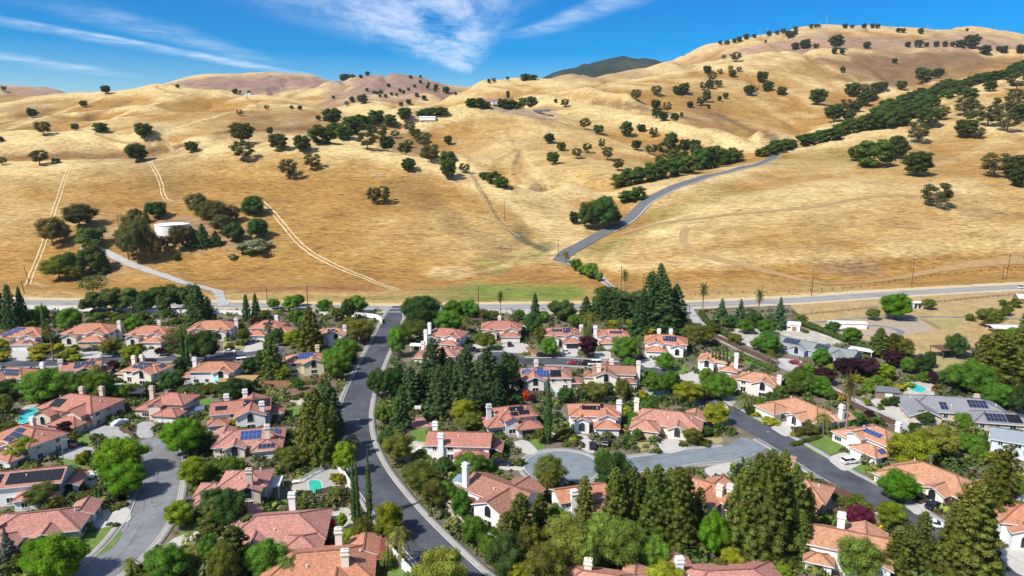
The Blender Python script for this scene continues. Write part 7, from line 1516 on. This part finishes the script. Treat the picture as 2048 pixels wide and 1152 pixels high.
# ---------------------------------------------------------------- cars
CARS = {}
M_carpaint = mat('car_paint', (.5, .5, .5), .22, objcol=True, spec=.6); M_tyre = mat('tyre', (.015, .015, .016), .85); M_rim = mat('wheel_rim', (.45, .45, .46), .35, metal=.7)
M_head = mat('headlight', (.75, .77, .8), .15); M_tail = mat('tail_light', (.30, .01, .01), .25); M_carglass = mat('car_glass', (.012, .015, .02), .05, spec=.7)
def car_mesh(kind):
    if kind in CARS: return CARS[kind]
    Lh = {'sedan': 2.35, 'suv': 2.4, 'pickup': 2.75, 'van': 2.6}[kind]; W = .92 if kind != 'van' else 1.0
    low = {'sedan': [(-Lh, .35), (-Lh, .78), (-Lh + .25, .90), (-1.35, .98), (1.25, .95), (Lh - .35, .80), (Lh, .62), (Lh, .35)], 'suv': [(-Lh, .42), (-Lh, .95), (-Lh + .1, 1.08), (-1.0, 1.1), (1.1, 1.08), (Lh - .3, .98), (Lh, .75), (Lh, .42)],
           'pickup': [(-Lh, .5), (-Lh, 1.1), (-.9, 1.12), (1.3, 1.12), (Lh - .2, 1.02), (Lh, .85), (Lh, .5)], 'van': [(-Lh, .42), (-Lh, 1.1), (-1.2, 1.15), (1.4, 1.1), (Lh - .2, .95), (Lh, .7), (Lh, .42)]}[kind]
    cab = {'sedan': [(-1.75, .94), (-1.0, 1.42), (.35, 1.44), (1.2, .95)], 'suv': [(-2.25, 1.06), (-1.95, 1.68), (.35, 1.72), (1.15, 1.07)], 'pickup': [(-.9, 1.1), (-.75, 1.78), (.5, 1.8), (1.3, 1.1)], 'van': [(-2.5, 1.1), (-2.4, 2.1), (1.1, 2.12), (1.9, 1.08)]}[kind]
    b = MB()
    def extr(prof, w0, w1, mb, mi=0):
        zs = [z for x, z in prof]; z0, z1 = min(zs), max(zs); ww = lambda z: w0 + (w1 - w0) * (z - z0) / (z1 - z0)
        A = [(x, -ww(z), z) for x, z in prof]; B = [(x, ww(z), z) for x, z in prof]; n = len(prof)
        for i in range(n): j = (i + 1) % n; mb.poly([A[i], B[i], B[j], A[j]], mi)
        mb.poly(A[::-1], mi); mb.poly(B, mi)
    extr(low, W * .98, W, b)
    x0, x1 = cab[1][0], cab[2][0]; zt = cab[1][1]
    roof = [(x0 - .02, zt), (x0 + .04, zt + .07), (x1 - .08, zt + .09), (x1 + .04, zt)]; extr(roof, W * .80, W * .70, b)
    for xx in ((x0 + x1) / 2, ): b.box(xx - .05, xx + .05, -W * .9, W * .9, cab[0][1], zt)
    g = MB(); extr(cab, W * .93, W * .78, g)
    wh, rm = MB(), MB()
    n = 12
    ang = [(math.cos(2 * math.pi * i / n), math.sin(2 * math.pi * i / n)) for i in range(n)]; r = .36
    for i in range(n):
        a, c = ang[i], ang[(i + 1) % n]; wh.poly([(a[0] * r, -.11, a[1] * r), (c[0] * r, -.11, c[1] * r), (c[0] * r, .11, c[1] * r), (a[0] * r, .11, a[1] * r)])
    for s in (-.11, .11): wh.poly([(a[0] * r, s, a[1] * r) for a in ang]); rm.poly([(a[0] * .21, s * 1.06, a[1] * .21) for a in ang])
    hl, tl = MB(), MB(); hl.box(-.06, .04, -.2, .2, -.07, .07); tl.box(-.04, .05, -.16, .16, -.1, .1)
    CARS[kind] = (b.mesh('body', [M_carpaint]), g.mesh('window', [M_carglass]), wh.mesh('tyre', [M_tyre]), rm.mesh('rim', [M_rim]), hl.mesh('headlight', [M_head]), tl.mesh('tail_light', [M_tail]), Lh, W)
    return CARS[kind]
def car(px, py, rz, kind, c, label, nm=None):
    p = flat(px, py); b, g, w, rm, hl, tl, Lh, W = car_mesh(kind); z = .14
    root = empty(nm or {'sedan': 'parked_car', 'suv': 'parked_suv', 'pickup': 'pickup_truck', 'van': 'parked_van'}[kind], (p.x, p.y, z), R(rz)); tag(root, label, {'sedan': 'car', 'suv': 'suv', 'pickup': 'pickup', 'van': 'van'}[kind], 'cars parked on streets and driveways')
    ob('body', b, root, color=c); ob('window', g, root)
    for sx in (-1.45, 1.45):
        for sy in (-1, 1):
            o = ob('wheel', w, root, (sx, sy * (W - .1), .36)); ob('rim', rm, o)
    for sy in (-1, 1): ob('headlight', hl, root, (Lh - .02, sy * .62, .72)); ob('tail_light', tl, root, (-Lh - .01, sy * .66, .8))
BLK, WHT, SIL, RED, BLU, NAV, GRY = (.014, .014, .017), (.78, .78, .78), (.42, .43, .45), (.33, .012, .022), (.012, .03, .20), (.012, .016, .035), (.10, .10, .11)
for a in ((177, 703, 200, 'sedan', BLK, 'black car on the left of the two in front of the cream house'), (194, 702, 195, 'suv', BLK, 'black car on the right of the two in front of the cream house'), (215, 715, 5, 'sedan', SIL, 'silver car at the kerb below the two black cars'),
          (459, 706, 5, 'sedan', WHT, 'white car at the kerb below the plain peach house'), (487, 726, 20, 'van', WHT, 'white van parked across the street from the white kerbside car'), (503, 688, 60, 'sedan', BLU, 'bright blue car on a white driveway'),
          (135, 896, 6, 'sedan', RED, 'dark red car on the left grey driveway'), (168, 960, 14, 'suv', WHT, 'white suv on the driveway beside the dark clipped hedge'), (393, 1008, 20, 'suv', GRY, 'dark grey car half hidden by the juniper'),
          (946, 703, -24, 'pickup', NAV, 'navy pickup on the driveway behind the pines'), (1019, 692, 92, 'suv', BLK, 'black suv on the driveway of the red hip-roofed house'), (1130, 706, 100, 'suv', WHT, 'white suv outside the open dark garage'),
          (1085, 714, 0, 'suv', BLK, 'black suv at the kerb of the upper court'), (1147, 729, 178, 'sedan', RED, 'dark red car at the kerb behind the pink house'), (1169, 730, 178, 'suv', BLK, 'black suv between the red car and the white van'), (1189, 731, 180, 'van', WHT, 'white van at the kerb behind the cream three-chimney house'),
          (1281, 718, 30, 'sedan', BLK, 'black car beside the bright round tree of the upper court'), (1006, 931, -4, 'suv', NAV, 'dark suv beside the long white house by the turning circle'), (1185, 895, 84, 'sedan', BLK, 'black car on the wide driveway under the arched garage'),
          (1213, 890, 70, 'suv', BLK, 'black suv beside the arched white garage'), (1700, 927, 14, 'suv', WHT, 'white suv in front of the three blue arrays'), (1846, 1003, 22, 'suv', BLK, 'upper one of the two dark cars on the right driveway'),
          (1870, 1018, 22, 'suv', NAV, 'lower one of the two dark cars on the right driveway'), (1868, 1054, -30, 'sedan', WHT, 'white car at the kerb below the two dark cars'), (1478, 724, 40, 'sedan', RED, 'small red car behind the house with five cypresses'),
          (2046, 577, 8, 'van', WHT, 'white van on the county road at the right edge'), (1951, 1096, -30, 'sedan', WHT, 'white car glimpsed between the big redwoods'), (1480, 940, 30, 'sedan', NAV, 'dark car in the driveway between the redwood groups')):
    car(*a)
def cover(mb):
    P = [(-2.4, .2), (-2.4, .85), (-1.6, 1.0), (-.9, 1.45), (.5, 1.45), (1.2, 1.0), (2.3, .8), (2.4, .2)]
    A = [(x, -.95 + .18 * (z > 1.2), z) for x, z in P]; B = [(x, .95 - .18 * (z > 1.2), z) for x, z in P]
    for i in range(len(P) - 1): mb.poly([A[i], B[i], B[i + 1], A[i + 1]])
    mb.poly(A[::-1]); mb.poly(B)
solid('covered_car', 'car under a silver cover on the big grey driveway', 'car', 240, 848, [('cover', cover, mottled('silver_cover', (.50, .53, .58), (.60, .62, .66), 1.5, .6)), ('tyre', lambda mb: [mb.box(x - .32, x + .32, y - .1, y + .1, 0, .5) for x in (-1.4, 1.4) for y in (-.84, .84)], M_tyre)], 60)
def bin_(px, py, c, label): solid('wheelie_bin', label, 'bin', px, py, [('body', lambda mb: mb.box(-.3, .3, -.35, .35, .08, .98), c), ('lid', lambda mb: mb.box(-.34, .34, -.4, .38, .98, 1.06), c), ('wheel', lambda mb: [mb.box(x - .05, x + .05, .28, .42, 0, .2) for x in (-.28, .28)], M_tyre)])
bin_(1727, 930, M_black, 'black wheelie bin at the end of the white suv driveway')
# ---------------------------------------------------------------- low planting that fills the yards
def cover_plants():
    g = np.random.default_rng(5); n = 11000
    px = g.uniform(-350, 2400, n * 3)
    py = g.uniform(0, 1, n * 3) ** 1.15 * 545 + 622
    P = np.array([flat(a, b)[:2] for a, b in zip(px, py)]); ok = np.ones(len(P), bool)
    for L, w in ROADS.values():
        for i in range(0, len(L), 3): ok &= ((P - L[i]) ** 2).sum(1) > (w / 2 + 3.0) ** 2
    for x, y, r in ALLHOUSES: ok &= ((P - (x, y)) ** 2).sum(1) > (r * .82) ** 2
    for c, r in ((cc, 13), (cc2, 10), (cc3, 11)): ok &= ((P - np.array(c[:2])) ** 2).sum(1) > r * r
    def inside(poly):
        q = [np.array(flat(*p)[:2]) for p in poly]; r = np.zeros(len(P), bool)
        for a, b in zip(q, q[1:] + q[:1]):
            c = ((a[1] > P[:, 1]) != (b[1] > P[:, 1])); r ^= c & (P[:, 0] < (b[0] - a[0]) * (P[:, 1] - a[1]) / (b[1] - a[1] + 1e-9) + a[0])
        return r
    for o in list(bpy.data.objects):
        if o.get('kind') == 'structure' and o.name.split('.')[0] in ('lawn', 'driveway', 'patio', 'gravel_yard', 'field', 'basketball_court', 'riding_arena'):
            if not o.data.polygons: continue
            q = np.array([v.co[:2] for v in o.data.polygons[0].vertices and [o.data.vertices[i] for i in o.data.polygons[0].vertices]]); r = np.zeros(len(P), bool)
            for a, b in zip(q, np.roll(q, -1, 0)):
                c = ((a[1] > P[:, 1]) != (b[1] > P[:, 1])); r ^= c & (P[:, 0] < (b[0] - a[0]) * (P[:, 1] - a[1]) / (b[1] - a[1] + 1e-9) + a[0])
            ok &= ~r
    P = P[ok][:n]; cl = vnoise(P[:, 0] / 9, P[:, 1] / 9, 33)
    P = P[cl > -.3]; V, F, Cc = [], [], []; k = 30; off = 0
    pal = np.array(((.055, .095, .025), (.075, .115, .03), (.10, .14, .035), (.15, .17, .04), (.09, .09, .04), (.04, .07, .022), (.13, .13, .07)))
    for x, y in P:
        r = g.uniform(.5, 1.75) ** 1.4; h = r * g.uniform(.7, 1.25); d = g.normal(size=(k, 3)); d[:, 2] = abs(d[:, 2]); d /= np.linalg.norm(d, axis=1)[:, None]
        p = np.array((x, y, 0)) + d * (r, r, h) * g.uniform(.75, 1.05, (k, 1)); nn = d + g.normal(size=(k, 3)) * .5; nn /= np.linalg.norm(nn, axis=1)[:, None]
        t = np.cross(nn, g.normal(size=(k, 3))); t /= np.linalg.norm(t, axis=1)[:, None]; b = np.cross(nn, t); s = r * .36 * g.uniform(.6, 1.3, (k, 1))
        V.append(np.stack((p - t * s, p - b * s * .6, p + t * s, p + b * s * .6), 1).reshape(-1, 3)); F.append(np.arange(4 * k).reshape(k, 4) + off); off += 4 * k
        Cc.append(np.repeat((pal[g.integers(len(pal))] * g.uniform(.8, 1.3) * 1.3)[None], 4 * k, 0))
    m = leaf_mat('low_plants'); nt = m.node_tree; at = nt.nodes.new('ShaderNodeAttribute'); at.attribute_name = 'leafcol'
    for l in list(nt.links):
        if l.from_node.type == 'OBJECT_INFO': nt.links.new(at.outputs['Color'], l.to_socket)
    me = mesh_np('ground_cover', np.concatenate(V), np.concatenate(F), [m]); ca = me.color_attributes.new('leafcol', 'FLOAT_COLOR', 'POINT'); Cc = np.concatenate(Cc)
    ca.data.foreach_set('color', np.c_[Cc, np.ones(len(Cc))].astype(np.float32).ravel())
    tag(ob('ground_cover', me), 'low mixed planting filling the beds between houses', kind='stuff')
cover_plants()

# ---------------------------------------------------------------- the air between here and the far ridges
def build_haze():
    top = float(max(ZG.max(), 520)) + 40; mb = MB(); mb.box(-8600, 8600, -60, 6700, -3, top)
    m = bpy.data.materials.new('thin_air'); m.use_nodes = True; nt = m.node_tree; nt.nodes.clear()
    v = nt.nodes.new('ShaderNodeVolumePrincipled'); v.inputs['Density'].default_value = 0.00003; v.inputs['Color'].default_value = (0.80, 0.88, 1.0, 1); v.inputs['Anisotropy'].default_value = 0.2
    o = nt.nodes.new('ShaderNodeOutputMaterial'); nt.links.new(v.outputs[0], o.inputs['Volume'])
    tag(mb.build('haze', [m]), 'thin summer haze', kind='stuff')
build_haze()
# ---------------------------------------------------------------- labels for the planting, from what stands nearby
EXTRA = [(341, 455, 'the white water tank'), (985, 208, 'the hilltop house'), (488, 188, 'the far white farmhouse'), (1178, 430, 'the big oak clump by the hill road'), (1550, 312, 'the hill road top'), (1290, 405, 'the bend of the hill road'), (1650, 40, 'the tallest mast'),
         (790, 165, 'the mauve oak-dotted hill'), (1060, 158, 'the saddle below the wooded hill'), (855, 238, 'the white hill barn'), (560, 292, 'the crest of the near left hill'), (150, 330, 'the top of the steep double track'), (300, 322, 'the top of the curving double track'), (530, 405, 'the top of the long double track'),
         (1850, 395, 'the end of the brown contour track'), (1125, 934, 'the turning circle'), (1430, 920, 'the pale round court'), (780, 660, 'the street mouth'), (705, 850, 'the curving street'), (1120, 725, 'the upper court'), (310, 960, 'the worn cul-de-sac'), (1480, 690, 'the private lane'), (1540, 668, 'the gravel garden'),
         (1800, 650, 'the riding arena'), (1832, 610, 'the white stall'), (1905, 700, 'the open shelter'), (2010, 655, 'the white canopy'), (1825, 776, 'the curved ranch pool'), (632, 974, 'the fenced turquoise pool'), (1010, 590, 'the green strip'), (60, 833, 'the left turquoise pool'), (842, 845, 'the basketball court'),
         (1185, 540, 'the grey dirt lane'), (200, 600, 'the pale roadside wall'), (1700, 100, 'the long flat ridge'), (1800, 240, 'the wooded ravine'), (120, 190, 'the far left skyline'), (1300, 230, 'the pale middle spur'), (1960, 200, 'the right-hand spur'), (1230, 300, 'the slope of scattered oaks'), (690, 262, 'the left ravine'), (400, 745, 'the flat-topped hedge')]
ANCHORS += EXTRA
def relation(dx, dy):
    if abs(dx) > abs(dy) * 1.1: return 'left of' if dx < 0 else 'right of'
    return 'in front of' if dy > 0 else 'behind'
def size_word(w, ws):
    a, b = np.percentile(ws, 33), np.percentile(ws, 67)
    return 'small ' if w < a else ('big ' if w > b else '')
kinds_w = {}
for r, wd, px, py, w, h in AUTO: kinds_w.setdefault(wd, []).append(w)
buckets = {}
for t in AUTO:
    r, wd, px, py, w, h = t
    yc = py - h * .4; sy = 1.0 if py < 560 else 1.5
    a = min(ANCHORS, key=lambda q: (q[0] - px) ** 2 + ((q[1] - yc) * sy) ** 2)
    lab = size_word(w, kinds_w[wd]) + wd + ' ' + relation(px - a[0], (yc - a[1]) * sy) + ' ' + a[2]
    buckets.setdefault(lab, []).append(t)
ORD = ['leftmost', 'second from left', 'third from left', 'fourth from left', 'fifth from left', 'sixth from left', 'seventh from left', 'eighth from left', 'ninth from left', 'tenth from left', 'eleventh from left', 'twelfth from left']
NUM = {2: 'two', 3: 'three', 4: 'four', 5: 'five', 6: 'six', 7: 'seven', 8: 'eight', 9: 'nine', 10: 'ten', 11: 'eleven', 12: 'twelve'}
def short(lab):
    if len(lab.split()) > 16: print('LONGTREE', len(lab.split()), lab)
    w = lab.split()
    return ' '.join(w[:16])
for lab, ts in buckets.items():
    ts.sort(key=lambda t: t[2]); n = len(ts)
    for i, (r, wd, px, py, w, h) in enumerate(ts):
        if n == 1: l = lab
        elif n == 2: l = ('left' if i == 0 else 'right') + ' of two: ' + lab
        else:
            o = 'rightmost' if i == n - 1 else (ORD[i] if i < len(ORD) else 'one')
            if n == 3 and i == 1: o = 'middle'
            l = o + ' of ' + NUM.get(n, 'many') + ': ' + lab
        r['label'] = short(l)
for o in bpy.data.objects:
    l = o.get('label')
    if l and o.parent is None and o.get('kind') != 'structure' and len(l.split()) > 16: print('LONG', len(l.split()), o.name, l)
